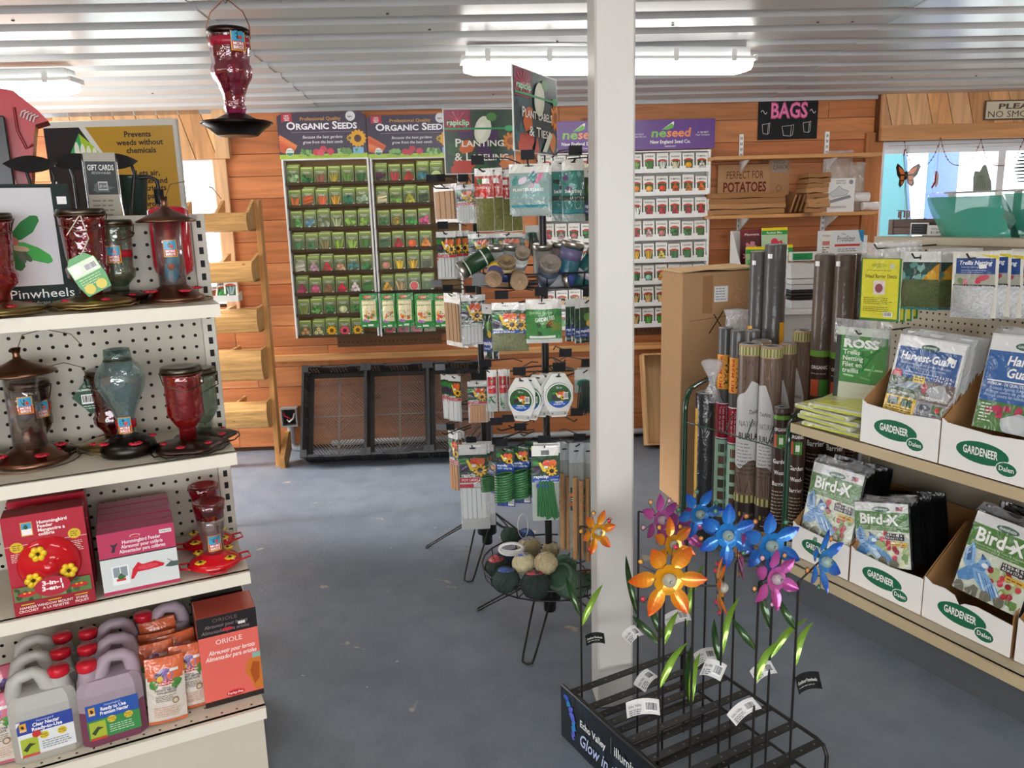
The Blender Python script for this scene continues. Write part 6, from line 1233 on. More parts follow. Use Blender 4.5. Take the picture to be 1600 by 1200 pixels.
# emblem on the tall tin
# ------------------------------------------------------------------ lower basket of twine balls
zt_ = at_y(850, 928, 2.59).z; basket(SB, .255, max(.1, zt_-.03), zt_+.012, .03)
def twine_ball(px, py, rp, Y, col, label, wrap=None, sq=.92):
    P = at_y(px, py, Y); r = rp*(P-EYE).dot(F0)/FPX; t = thing('twine_ball', label, 'ball of twine', WORLD, P, random.uniform(-.5, .5), 'twine balls in the lower basket'); t.rotation_euler = (random.uniform(-.4, .2), random.uniform(-.3, .3), random.random())
    m = MB(col, 'twine'); m.ball((0, 0, 0), r*.985, 16, 10, (1, 1, sq))
    for k in range(9):
        q = random.uniform(0, pi); u = Vector((cos(q), sin(q), random.uniform(-.5, .5))).normalized(); v = u.orthogonal().normalized(); w = u.cross(v)
        m.tube([Vector([(v*cos(j*pi/9)+w*sin(j*pi/9))[i]*r*(1, 1, sq)[i]*1.0 for i in range(3)]) for j in range(18)], r*.035, 4, closed=True)
    m.build('twine', t)
    if wrap:
        m = MB(wrap, 'bag'); m.lathe([(r*1.012*cos(p), r*sq*1.012*sin(p)) for p in (.9, 1.05, 1.2, 1.4)], 14); m.build('paper_band', t)
        pass
for px, py, rp, Y, c, lb, wr in ((779, 886, 22, 2.80, '#27352f', 'dark green twine ball with a red band, leftmost in the lower basket', '#a83a40'), (790, 906, 22, 2.66, '#2b3a36', 'dark green twine ball with a blue band, left front', '#33509a'), (837, 914, 24, 2.62, '#26332f', 'dark green twine ball with red and blue band, centre front', '#b83a48'),
    (827, 855, 18, 2.90, '#b3a582', 'natural twine ball, rear of the beige ones', '#4a6aa8'), (818, 880, 18, 2.70, '#c2b894', 'natural twine ball with a yellow label, left of the front beige pair', '#3a62a8'), (853, 880, 19, 2.66, '#b5a884', 'natural twine ball without a band, right of the front beige pair', None), (861, 858, 14, 2.84, '#b0a380', 'small natural twine ball with blue label near the pole', '#3a5aa0'),
    (797, 838, 15, 2.96, '#2c4034', 'dark green twine spool at the back left', None), (822, 837, 13, 2.98, '#36507c', 'blue banded cord ball at the back', '#4a68a8'), (918, 905, 17, 2.86, '#3f5a44', 'green cord ball behind the yellow flower stem', '#c85a3c')):
    twine_ball(px, py, rp, Y, c, lb, wr)
P = at_y(886, 909, 2.64); t = thing('rope_spool', 'large spool of green rope at the right of the lower basket', 'rope spool', WORLD, P); t.rotation_euler = (.5, -.7, 0)
m = MB('#4a6350', 'twine')
for k in range(8): m.tube([(.046*cos(q*pi/9), .046*sin(q*pi/9), -.05+.0135*k) for q in range(18)], .0085, 6, closed=True)
m.build('rope', t); m = MB('#2f4a38', 'twine'); m.lathe([(.01, -.055), (.042, -.055), (.042, .055), (.01, .055)], 14); m.build('core', t)
P = at_y(885, 884, 2.70); t = thing('rope_coil', 'small coil of green rope facing forward above the spool', 'rope coil', WORLD, P); t.rotation_euler = (1.2, 0, .2)
m = MB('#4c6a54', 'twine')
for k in range(4): m.tube([((.012+.007*k)*cos(q*pi/8), (.012+.007*k)*sin(q*pi/8), .004*(k % 2)) for q in range(16)], .0055, 5, closed=True)
for k in range(3): m.tube([(.034*cos(q*pi/8), .034*sin(q*pi/8), -.01-.011*k) for q in range(16)], .0065, 5, closed=True)
m.build('rope', t)
P = at_y(799, 855, 2.8); t = thing('cord_hank', 'white looped hank of cord beside the beige twine balls', 'cord hank', WORLD, P); m = MB('#dadada', 'gloss')
for k in range(3): m.tube([((.042+.002*k)*cos(q*pi/8), -.01*k, (.017+.003*k)*sin(q*pi/8)) for q in range(16)], .005, 6, closed=True)
m.build('cord', t); m = MB('#2a3450', 'gloss'); m.box(-.05, .05, -.01, .02, -.05, -.022); m.build('paper_band', t)
P = at_y(817, 822, 2.95); t = thing('cord_loop', 'thin clear plastic loop standing above the twine balls', 'loop', WORLD, P); m = MB('#d8dcdc', 'gloss'); m.tube([(.02*sin(q*pi/10), 0, .05*cos(q*pi/10)) for q in range(20)], .0016, 5, closed=True); m.tube([(0, 0, -.05), (.005, 0, -.075)], .0016, 5); m.build('loop', t)
# ================================================================== right gondola
GLEN = 1.35
g = thing('gondola_shelf', 'tan two-tier gondola on the right with netting and bird barrier cartons', 'shelving', GR, (0, 0, 0))
TAN = '#b9aa8e'
def perf_panel(x0, x1, z0, z1, y, p, r, col, name, parent, n=8):
    """steel panel with punched holes"""
    m = MB(col, 'shelfpaint'); nx = int((x1-x0)/p); nz = int((z1-z0)/p); ax = (x1-x0-nx*p)/2; az = (z1-z0-nz*p)/2
    X = [x0+ax+p*i for i in range(nx+1)]; X[0] = x0; X[-1] = x1; Z = [z0+az+p*i for i in range(nz+1)]; Z[0] = z0; Z[-1] = z1
    for i in range(nx):
        for j in range(nz):
            cx = x0+ax+p*(i+.5); cz = z0+az+p*(j+.5); O = [(X[i], y, Z[j]), (X[i+1], y, Z[j]), (X[i+1], y, Z[j+1]), (X[i], y, Z[j+1])]
            H = [(cx+r*cos(-3*pi/4+k*pi/4), y, cz+r*sin(-3*pi/4+k*pi/4)) for k in range(8)]
            m.add(O+H, [(0, 1, 6, 5, 4), (1, 2, 8, 7, 6), (2, 3, 10, 9, 8), (3, 0, 4, 11, 10)])
    return m.build(name, parent)
m = MB('#55595c', 'paint'); m.box(0, GLEN, .0, .44, 0, .118); m.box(0, GLEN, -.004, 0, .09, .118); m.build('kick_plate', g)
def gshelf(z, y0, y1, x0, x1, parent, col, lip=.035, edge='#c2b08c'):
    m = MB(col, 'shelfpaint'); m.box(x0, x1, y0+.012, y1, z-.014, z); b = m.build('shelf', parent)
    m = MB(edge, 'shelfpaint'); m.prism([(0, 0), (0, -lip), (.006, -lip), (.012, -.014), (.022, -.006), (.022, 0)], (x0, y0, z), (0, 1, 0), (0, 0, 1), x1-x0); m.build('front_lip', b)
    return b
gshelf(.155, -.03, .41, -.01, GLEN, g, TAN); gshelf(.725, -.02, .41, -.005, GLEN, g, TAN)
bk_ = perf_panel(.03, GLEN, .72, 1.395, .40, .0254, .0042, '#b6aa94', 'peg_panel', g)
m = MB('#4a4438', 'paper'); m.box(0.0, GLEN, .425, .43, .155, 1.40); m.build('added_dark_backing', g); m = MB('#8a8272', 'shelfpaint'); m.box(.03, GLEN, .398, .402, .155, .72); m.build('lower_panel', g)  # first sheet is added: its dark colour gives the peg holes their shade
m = MB('#a89c86', 'shelfpaint'); m.bbox(-.005, .03, .385, .425, .0, 1.42, .002); m.build('upright', g)
m = MB('#b3a78f', 'shelfpaint'); m.bbox(-.005, GLEN, .375, .43, 1.395, 1.425, .003); m.build('top_rail', g)
m = MB('#a89c86', 'shelfpaint'); m.box(-.005, GLEN, .43, .9, 1.395, 1.418); m.build('rear_top_shelf', g); m = MB('#8a8272', 'shelfpaint'); m.box(0, .03, .87, .9, 0, 1.395); m.build('rear_upright', g)
m = MB('#a09279', 'shelfpaint'); m.prism([(0, 0), (-.30, 0), (-.30, -.02), (0, -.09)], (-.003, .40, .715), (0, 1, 0), (0, 0, 1), .003); m.build('shelf_bracket', g)
# ------------------------------------------------------------------ printed cartons
def logo(a, cx, cy, w, rot=-.0):
    h = w*.33
    a.ell(cx, cy, w*.5, h*.62, '#1f6a4c', 24, rot); 
    a.text('GARDENEER', cx-w*.36, cy-h*.17, h*.46, '#f2f2ee', w=w*.66, bold=2)
    a.ell(cx+w*.47, cy-h*.55, w*.2, h*.42, '#f2f2f0', 14); a.ell(cx+w*.47, cy-h*.55, w*.185, h*.37, '#1f6a4c', 14); a.text('Dalen', cx+w*.47, cy-h*.66, h*.28, '#f2f2ee', al='c', w=w*.27, bold=1); a.text('by', cx+w*.36, cy-h*.2, h*.16, '#1f6a4c')
def display_carton(s0, s1, y, z, hf, dep, hb, label, torn=False):
    t = thing('display_carton', label, 'display carton', GR, (s0, y, z), 0, 'white netting display cartons'); w = s1-s0
    m = MB('#eeece8', 'paper')
    if torn: P = [(0, 0), (w, 0), (w, hf*.82), (w*.8, hf*.86), (w*.62, hf*.9), (w*.48, hf*.84), (w*.42, hf*.74), (w*.36, hf*.95), (w*.25, hf*1.02), (w*.1, hf*1.0), (0, hf*1.12)]
    else: P = [(0, 0), (w, 0), (w, hf), (w*.97, hf*1.02), (w*.55, hf*.95), (w*.06, hf), (0, hf*1.08)]
    m.prism(P, (0, .003, 0), (1, 0, 0), (0, 0, 1), .003); a = Art(); logo(a, w*.46, hf*.5, w*.56); m.art(a, (0, .0, 0), (1, 0, 0), (0, 0, 1), mat='paper'); m.build('front_panel', t)
    for x, nm in ((0, 'side_panel'), (w-.003, 'side_panel')):
        m = MB('#9a7148', 'card'); m.prism([(0.003, 0), (dep, 0), (dep, hb), (dep*.6, hb), (.003, hf*1.05)], (x, 0, 0), (0, 1, 0), (0, 0, 1), .003); m.build(nm, t)
    m = MB('#9a7148', 'card'); m.box(.003, w-.003, dep-.003, dep, 0, hb); m.build('back_panel', t); m = MB('#9a7148', 'card'); m.box(.003, w-.003, .003, dep-.003, 0, .003); m.build('bottom', t)
    return t
def birdx(a, w, h):
    a.rect(0, 0, w, h, '#d9dad8'); a.rect(0, h*.56, w, h*.86, '#4f7f3c'); a.poly([(0, 0), (w, 0), (w, h*.56), (0, h*.56)], '#cfd6c4')
    a.ell(w*.5, h*.9, w*.17, h*.045, '#3f6a5a', 12); a.text('GARDENEER', w*.5, h*.885, h*.03, '#e8ece8', al='c', w=w*.26, bold=1); a.rect(w*.78, h*.89, w*.9, h*.95, '#a84a54'); a.rect(w*.78, h*.92, w*.83, h*.95, '#4a5a8a')
    a.text('Bird-X', w*.1, h*.66, h*.17, '#f4f4f0', w=w*.72, bold=2); a.text('Protective Netting for Fruits & Vegetables', w*.08, h*.61, h*.026, '#c8d8b8', w=w*.8); a.text('Red protecteur pour fruits et legumes', w*.08, h*.578, h*.024, '#b8c8a8', w=w*.7)
    for k in range(14): a.blob(w*random.uniform(.45, .95), h*random.uniform(.06, .5), w*.07, random.choice(['#7a9a54', '#a8b87c', '#d8dcb8', '#5f8440']), .4, 7)
    for k in range(17): a.ell(w*random.uniform(.42, .9), h*random.uniform(.1, .52), w*.045, w*.045, random.choice(['#b02a3a', '#c8404a', '#981f30']), 9)
    # blue jay
    B1, B2, B3 = '#4f86bc', '#7aa9d4', '#2f5f94'
    a.poly([(w*.02, h*.5), (w*.1, h*.62), (w*.16, h*.56), (w*.22, h*.36), (w*.12, h*.3), (w*.04, h*.36)], B2); a.poly([(w*.06, h*.52), (w*.1, h*.58), (w*.15, h*.4), (w*.08, h*.38)], B3)
    a.poly([(w*.0, h*.2), (w*.1, h*.3), (w*.3, h*.44), (w*.4, h*.4), (w*.36, h*.28), (w*.2, h*.16), (w*.05, h*.12)], B1); a.ell(w*.34, h*.43, w*.09, h*.055, B2, 12); a.poly([(w*.28, h*.45), (w*.27, h*.53), (w*.36, h*.48)], B3); a.poly([(w*.42, h*.43), (w*.5, h*.415), (w*.42, h*.405)], '#2a2a2e'); a.ell(w*.36, h*.4, w*.05, h*.03, '#e4e8ea', 8); a.ell(w*.37, h*.445, w*.012, w*.012, '#15151a', 6)
    a.poly([(w*.2, h*.32), (w*.4, h*.33), (w*.62, h*.2), (w*.78, h*.04), (w*.62, h*.06), (w*.45, h*.1), (w*.28, h*.2)], B2)
    for k in range(7): a.line(w*(.26+.05*k), h*(.3-.012*k), w*(.42+.055*k), h*(.12-.015*k), w*.014, random.choice([B3, '#dfe8f0', B1]))
    for k in range(4): a.blob(w*(.1+.2*k), h*.05, w*.09, random.choice(['#6a6a5a', '#4f6a3c', '#7a6a54']), .3, 8)
    a.rect(w*.58, h*.43, w*.92, h*.53, '#1f1f22'); a.text("14 ft x 45 ft", w*.6, h*.49, h*.035, '#f0f0f0', w=w*.29, bold=1); a.text("4.3 m x 13.7 m", w*.6, h*.445, h*.035, '#f0f0f0', w=w*.29, bold=1); a.rect(w*.68, h*.34, w*.97, h*.4, '#d8a83c'); a.lines(w*.7, w*.95, h*.36, 1, .01, h*.02, '#5a4a20')
    a.poly([(w*.6, h*.72), (w*.66, h*.69), (w*.7, h*.74), (w*.65, h*.77)], '#ecece8'); return a.clamp(0, w, 0, h)
def harvest(kind):
    def f(a, w, h):
        a.rect(0, 0, w, h, '#dcdddb'); a.rect(w*.03, h*.5, w*.97, h*.88, '#2f558f') if kind == 0 else a.rect(0, h*.3, w, h*.84, '#2f5f9c')
        a.ell(w*.5, h*.9, w*.14, h*.04, '#35604e', 12); a.text('GARDENEER', w*.5, h*.888, h*.025, '#e8ece8', al='c', w=w*.2, bold=1)
        if kind == 0:
            a.text('Harvest-Guard', w*.08, h*.72, h*.1, '#f2f3f2', w=w*.82, bold=2, sh=.15); a.text('Seed Germination and Garden Protection', w*.1, h*.665, h*.032, '#c8d4e8', w=w*.76, sh=.15); a.text('Aide a la germination des semences', w*.2, h*.625, h*.03, '#c8d4e8', w=w*.6, sh=.15); a.lines(w*.2, w*.75, h*.57, 2, h*.035, h*.018, '#a8b8d4')
            a.text('5 ft x 25 ft', w*.7, h*.555, h*.035, '#f0f0f0', bold=1, w=w*.22); a.text('1.5 m x 7.6 m', w*.66, h*.515, h*.035, '#f0f0f0', bold=1, w=w*.26)
            a.ell(w*.0+w*.09, h*.52, w*.08, h*.07, '#c0404a', 14); a.lines(w*.04, w*.14, h*.54, 3, h*.02, h*.01, '#f0d8d8')
            a.rect(0, h*.25, w*.5, h*.5, '#4a5a44'); a.poly([(w*.08, h*.36), (w*.3, h*.46), (w*.5, h*.46), (w*.4, h*.36)], '#8a98a0'); a.rect(w*.5, h*.25, w, h*.5, '#6a5a54'); a.blob(w*.76, h*.38, w*.17, '#a8aaac', .25, 12, .7); a.blob(w*.56, h*.42, w*.06, '#a83a48', .4, 8); a.text('SEED GERMINATION', w*.06, h*.28, h*.035, '#f0f0ea', w=w*.38, bold=1); a.text('FROST PROTECTION', w*.55, h*.28, h*.035, '#f0f0ea', w=w*.38, bold=1); a.rect(w*.36, h*.46, w*.54, h*.54, '#d8b82c'); a.lines(w*.38, w*.52, h*.515, 2, h*.03, h*.02, '#3a3420')
            a.rect(0, 0, w*.5, h*.25, '#d9b02c'); a.rect(w*.05, h*.13, w*.22, h*.23, '#4a5a54'); a.rect(w*.26, h*.13, w*.44, h*.23, '#3f5a3c'); a.lines(w*.04, w*.46, h*.1, 4, h*.028, h*.015, '#5a4a18'); a.rect(w*.5, 0, w, h*.25, '#8c8d90'); a.ell(w*.63, h*.18, w*.1, h*.04, '#4a5464', 9); a.rect(w*.75, h*.13, w*.92, h*.23, '#4a6a3c'); a.ell(w*.83, h*.18, w*.04, h*.035, '#c83a3a', 8); a.lines(w*.54, w*.94, h*.1, 4, h*.028, h*.015, '#5a5a5e')
        else:
            a.text('Harvest-', w*.3, h*.7, h*.1, '#f2f3f2', w=w*.6, bold=2, sh=.15); a.text('Guard', w*.32, h*.57, h*.1, '#f2f3f2', w=w*.44, bold=2, sh=.15); a.rect(w*.06, h*.515, w, h*.53, '#e8ecf2'); a.text('PREMIUM - DE QUALITE SUPERIEURE', w*.08, h*.475, h*.032, '#e8ecf2', bold=1, w=w*.8)
            a.text('Protects Against Early & Late Frost', w*.12, h*.43, h*.035, '#c8d8ec', w=w*.8, sh=.2); a.text('Protege contre les gelees', w*.08, h*.39, h*.035, '#c8d8ec', w=w*.6, sh=.2); a.text('Protege contra las heladas', w*.06, h*.35, h*.035, '#c8d8ec', w=w*.6, sh=.2)
            a.rect(0, 0, w, h*.3, '#4f7a3c')
            for k in range(16): a.blob(w*random.uniform(.15, 1), h*random.uniform(.17, .26), w*.05, random.choice(['#b83a5c', '#a82a4c', '#3f6a34']), .4, 7)
            a.blob(w*.7, h*.07, w*.32, '#b4bcc0', .12, 14, .6); a.blob(w*.6, h*.1, w*.2, '#c4cacc', .15, 12, .6)
            for k in range(6): a.lines(w*.06, w*.26, h*(.26-.035*k), 1, .01, h*.018, '#dfe8d8')
        a.poly([(w*.79, h*.79), (w*.9, h*.76), (w*.92, h*.81), (w*.82, h*.84)] if kind == 0 else [(w*.56, h*.7), (w*.66, h*.66), (w*.7, h*.71), (w*.6, h*.76)], '#ecece8'); return a.clamp(0, w, 0, h)
    return f
def card_pack(name, TL, TR, BL, BR, y, yb, art, label, cat, group, n=4, body='#151617', th=.022, dy=.03, rear='bag', lab2='%s behind the front one'):
    """front card from four pixel corners, its foot at depth y and its top at depth yb; the rest of the stack behind"""
    sTL, zT = GR.on(*TL, yb); sTR, zT2 = GR.on(*TR, yb); sBL, zB = GR.on(*BL, y); sBR, zB2 = GR.on(*BR, y); w = ((sTR-sTL)+(sBR-sBL))/2; zt = (zT+zT2)/2; zb = (zB+zB2)/2
    h = hypot(zt-zb, yb-y); til = atan2(yb-y, zt-zb); rol = atan2((sTL+sTR)/2-(sBL+sBR)/2, zt-zb)
    for i in range(n):
        t = thing(name, label if i == 0 else label.split(',')[0]+', '+lab2 % ORD[i-1], cat, GR, ((sBL+sBR)/2+.006*(i % 2), y+dy*i, zb+.01*(i > 0)*(i % 2)), random.uniform(-.03, .03)*(i > 0), group, None, -til, rol*.8)
        m = MB(body, rear); m.grid(lambda u, v: (w*(u-.5)*1.04, .004-.0*sin(pi*u), h*v*1.02), 4, 4); m.grid(lambda u, v: (w*(.5-u)*1.04, .004+th*sin(pi*min(.97, max(.03, u)))**.3*sin(pi*min(.98, max(.05, v)))**.3, h*v*1.02), 6, 6); m.build('netting', t)
        if i == 0 or n > 90:
            a = Art(); art(a, w, h); m = MB('#dddddb', 'bag'); m.grid(lambda u, v: (w*(u-.5), .002, h*v), 1, 1); m.art(a, (-w/2, .0015, 0), (1, 0, 0), (0, 0, 1), mat='bag'); m.build('printed_card', t)
        if i == 0: m = MB('#d8dade', 'film'); m.grid(lambda u, v: (w*1.12*(u-.5), .01+.03*v+.008*sin(u*17), h*(.99+.12*v+.015*sin(u*11))), 10, 3); m.build('bag_top', t)
    return w, h
GB = 'bird netting packs in the lower cartons'
for s0_, s1_, lb, tr in ((-.03, .25, 'white lower carton at the left end, partly hidden by a blue flower', 0), (.26, .56, 'white lower carton, second from the left, packs leaning left', 0), (.565, .87, 'white lower carton with a torn front edge, third from the left', 1), (.885, 1.18, 'white lower carton cut off by the right edge', 0)):
    display_carton(s0_, s1_, .045, .158, .132, .33, .30, lb, tr)
card_pack('netting_pack', (1270, 722), (1352, 742), (1252, 832), (1326, 852), .07, .14, birdx, 'bird netting pack in the far left carton, blue jay print', 'netting pack', GB, 5, dy=.035)
card_pack('netting_pack', (1328, 766), (1412, 796), (1338, 870), (1424, 900), .065, .10, birdx, 'bird netting pack in the second lower carton, blue jay print', 'netting pack', GB, 6, dy=.035)
card_pack('netting_pack', (1530, 800), (1636, 836), (1486, 925), (1592, 955), .065, .14, birdx, 'bird netting pack in the torn lower carton, blue jay print', 'netting pack', GB, 5, dy=.035)
for o in [o for o in COL.objects if o.get('label', '').startswith('bird netting pack in the torn')]:
    dup(o, o.location+(GR.w(.318, 0, 0)-GR.w(0, 0, 0)), None, o['label'].replace('in the torn lower carton', 'in the lower carton at the right edge').replace(', blue jay print', ', blue jay'))
for s0_, s1_, lb in ((.308, .608, 'white upper carton of harvest cover packs beside the yellow sheets'), (.614, .914, 'white upper carton cut off by the right edge, premium harvest covers')): display_carton(s0_, s1_, -.005, .728, .14, .33, .30, lb)
card_pack('cover_pack', (1408, 528), (1512, 536), (1378, 645), (1478, 668), .03, .09, harvest(0), 'harvest cover pack in the left upper carton, yellow corner', 'cover pack', 'harvest cover packs', 5, '#c9cac8', .02, .03, 'bag')
card_pack('cover_pack', (1552, 524), (1662, 532), (1518, 664), (1628, 690), .03, .10, harvest(1), 'harvest cover pack in the right upper carton, premium blue', 'cover pack', 'harvest cover packs', 4, '#c9cac8', .02, .03, 'bag')
# pile of yellow sheet packs
za = .727
for i, (dx, rz_, tl) in enumerate(((.02, .12, 0), (0, -.05, .02), (.01, .1, .03), (-.015, -.02, .05), (.045, .16, .09))):
    t = thing('sheet_pack', 'yellow weed barrier sheet pack lying in the pile, %s from the bottom' % ORD[i], 'sheet pack', GR, (.135+dx, .13, za), rz_, 'yellow sheet packs piled on the shelf', None, tl, .0)
    m = MB('#c8cdb8', 'bag'); m.bbox(-.13, .13, -.13, .15, 0, .017, .004); m.build('folded_sheets', t); m = MB('#cfd058', 'bag'); m.bbox(-.115, .12, -.11, .12, .0165, .0195, .0015); a = Art(); a.rect(.02, .05, .08, .11, '#d8d4a8'); a.lines(.02, .2, .18, 3, .02, .008, '#7a7a3a'); m.art(a, (-.115, -.11, .0195), (1, 0, 0), (0, 1, 0), mat='bag'); m.box(-.118, .118, -.133, -.13, .004, .012, col='#c8cc50'); m.build('yellow_label', t)
    za += .021+.006*(i == 3)
# ------------------------------------------------------------------ packs on pegs
def peg_pack(kind, w, h):
    t = thing('hanging_pack', 'x', 'garden pack'); a = Art(); card = MB('#d4d4d0', 'bag'); cont = None
    if kind == 'weed':
        a.rect(0, 0, w, h*.8, '#3f7a3c'); a.rect(w*.03, h*.03, w*.95, h*.79, '#d6cf3c'); a.ell(w*.45, h*.71, w*.2, h*.03, '#b8b83c', 10); a.text('Weed Barrier Sheets', w*.1, h*.55, h*.05, '#3a3a1f', w=w*.8, bold=1); a.lines(w*.15, w*.8, h*.64, 1, .01, h*.015, '#8a8a3a'); a.rect(w*.33, h*.34, w*.62, h*.52, '#d8ccc8'); a.ell(w*.47, h*.42, w*.1, h*.06, '#8a4a54', 10); a.lines(w*.1, w*.85, h*.29, 4, h*.024, h*.012, '#6a6a2a'); a.lines(w*.1, w*.85, h*.17, 3, h*.024, h*.012, '#6a6a2a'); a.bars(w*.62, h*.06, w*.85, h*.12); a.ell(w*.8, h*.7, w*.07, w*.07, '#c8c8a8', 9)
        card = MB('#c9c9a8', 'bag'); card.bbox(-w/2, w/2, -.006, .006, -h, -h*.2, .002); cont = MB('#dcdcda', 'film'); cont.grid(lambda u, v: (w*1.06*(u-.5), -.002+.006*sin(u*12+v*5), -h*.24*v), 8, 4); off = -.0065
    elif kind == 'netg':
        a.rect(0, h*.82, w, h, '#dededa'); a.ell(w*.5, h*.9, w*.03, h*.05, '#8a8a88', 8); a.rect(0, h*.5, w, h*.82, '#2f4a44')
        for k in range(12): a.blob(w*random.random(), h*random.uniform(.52, .8), w*.1, random.choice(['#4f8a84', '#a8b8b0', '#2a5a54', '#7aa89c']), .5, 8)
        a.poly([(w*.55, h*.5), (w*.98, h*.52), (w*.98, h*.8), (w*.86, h*.74)], '#c8902c'); a.blob(w*.8, h*.6, w*.14, '#d8a83c', .3, 8); card.prism([(-w/2, -h*.5), (w/2, -h*.5), (w/2, 0), (-w/2, 0)], (0, 0, 0), (1, 0, 0), (0, 0, 1), .002); cont = MB('#5d6a38', 'net'); cont.grid(lambda u, v: (w*(u-.5)*1.02, -.004-.03*sin(pi*u)*sin(pi*(.1+.9*v)), -h*(.48+.48*v)), 8, 6); cont.grid(lambda u, v: (w*(u-.5)*1.02, -.01, -h*(.96+.04*v)), 2, 1, col='#2f7a78'); off = -.0025
    elif kind == 'trellis':
        a.rect(0, 0, w, h, '#dedcd0'); a.poly([(w*.55, h*.96), (w, h*.94), (w, h*.88), (w*.9, h*.9)], '#d8c83c'); a.rect(w*.08, h*.66, w*.94, h*.9, '#2c4a86'); a.text('Trellis Netting', w*.14, h*.8, h*.065, '#eef0f4', w=w*.72, bold=2, sh=.2); a.text('Supports climbing plants', w*.2, h*.755, h*.025, '#c8d4ec', w=w*.5); a.lines(w*.2, w*.8, h*.71, 2, h*.03, h*.014, '#a8b8d8'); a.poly([(w*.6, h*.74), (w*.76, h*.75), (w*.75, h*.81), (w*.58, h*.8)], '#eeeeea')
        a.rect(w*.06, h*.5, w*.95, h*.66, '#a8a89a'); a.blob(w*.2, h*.55, w*.09, '#6a8a54', .4, 8); a.ell(w*.68, h*.6, w*.16, h*.045, '#c04a5c', 10, .3); a.ell(w*.58, h*.54, w*.07, h*.03, '#c83a50', 9); a.blob(w*.3, h*.54, w*.07, '#c87a84', .3, 8); a.rect(w*.04, h*.46, w*.96, h*.5, '#2a2a2c'); a.text('MAILLE A TREILLIS - MALLA', w*.08, h*.47, h*.024, '#d8d8d8', w=w*.8, bold=1)
        card = MB('#dcdad2', 'bag'); card.prism([(-w/2, -h), (w/2, -h), (w/2, 0), (-w/2, 0)], (0, 0, 0), (1, 0, 0), (0, 0, 1), .002); cont = MB('#d6d8d8', 'net'); cont.grid(lambda u, v: (w*(u-.5)*.9-w*.05*v, -.006-.035*sin(pi*u)*sin(pi*(.1+.9*v)), -h*(.52+.5*v)), 8, 6); off = -.0025
    else:
        a.rect(0, 0, w, h, '#c8d2c4'); a.rect(w*.08, 0, w, h*.9, '#4f8a4c'); a.rect(w*.08, 0, w, h*.32, '#c9cdb8'); a.rect(0, 0, w*.1, h*.9, '#3a4440')
        for k in range(26): a.line(w*random.uniform(.12, .95), h*random.uniform(.3, .8), w*random.uniform(.12, .95), h*random.uniform(.3, .8), w*.035, random.choice(['#2f7a3c', '#6ab068', '#3f9a4c', '#a8d4a4']))
        a.text('ROSS', w*.16, h*.76, h*.1, '#f2f4f0', w=w*.68, bold=4)
        for k, s_ in enumerate(('Trellis', 'Netting', 'Filet en', 'treillis')): a.text(s_, w*.16, h*(.67-.075*k), h*.06, '#eef2ea', bold=1)
        a.text("4' x 6'", w*.2, h*.06, h*.06, '#6a7a6a', bold=1); a.clamp(0, w, 0, h); card = MB('#b8c4b8', 'bag'); card.bbox(-w/2, w/2, -.012, .012, -h, -.0, .004); cont = MB('#dfe1e4', 'film'); cont.grid(lambda u, v: (w*1.08*(u-.5), -.014+.006*sin(u*14), h*(.1-.3*v)), 8, 4); off = -.0125
    if kind == 'trellis': card.art(a, (-w/2, -.0022, -h), (1, 0, 0), (0, 0, 1), mat='bag')
    elif kind == 'netg': card.art(a, (-w/2, -.0022, -h), (1, 0, 0), (0, 0, 1), mat='bag')
    else: card.art(a, (-w/2, off, -h), (1, 0, 0), (0, 0, 1), mat='bag')
    card.build('card', t); cont.build('bag_top' if kind in ('weed', 'ross') else 'netting', t); return t
def pegs(kind, x0, x1, y0, y1, y, n, dy, ds, desc, cat, peg=True, yaw=0.0, rol=0.0):
    s0_, zt = GR.on(x0, y0, y); s1_, _ = GR.on(x1, y0, y); sc_, zb = GR.on((x0+x1)/2, y1, y); w = s1_-s0_; h = zt-zb; r = peg_pack(kind, w, h)
    for i in range(n):
        o = r if i == 0 else dup(r, (0, 0, 0)); o.location = GR.w((s0_+s1_)/2+ds*i, y+dy*i, zt+random.uniform(-.006, .004)*(i > 0)); o.rotation_euler = (random.uniform(-.03, .03), rol+random.uniform(-.02, .02), GR.r+yaw+random.uniform(-.04, .04)*(i > 0))
        o['label'] = desc+(', %s from the front' % ORD[i] if n > 1 else ''); o['category'] = cat
        if n > 1: o['group'] = desc+' packs'
    if peg:
        m = MB('#2a2a2c', 'blackwire'); c = (s0_+s1_)/2; m.tube([GR.I @ GR.w(c, .41, zt-.02), GR.I @ GR.w(c, y-.03, zt-.02), GR.I @ GR.w(c, y-.045, zt-.005)], .003, 6); o = m.build('peg_hook', None, GR.o, GR.r, 'thin dark peg hook carrying the '+desc, 'hook', 'peg hooks')
pegs('weed', 1354, 1408, 378, 502, .10, 4, .028, .0, 'yellow weed barrier sheet pack', 'sheet pack', yaw=.25, rol=-.03)
pegs('netg', 1412, 1468, 392, 484, .14, 4, .065, .004, 'green netting pack with orange corner', 'netting pack', yaw=.2, rol=-.02)
pegs('trellis', 1493, 1560, 392, 496, .10, 6, .04, .012, 'white trellis netting pack with blue panel', 'netting pack', yaw=.12, rol=-.03)
pegs('ross', 1318, 1386, 508, 640, .15, 1, 0, 0, 'green trellis netting bag hung above the yellow sheets', 'netting pack', yaw=.3)
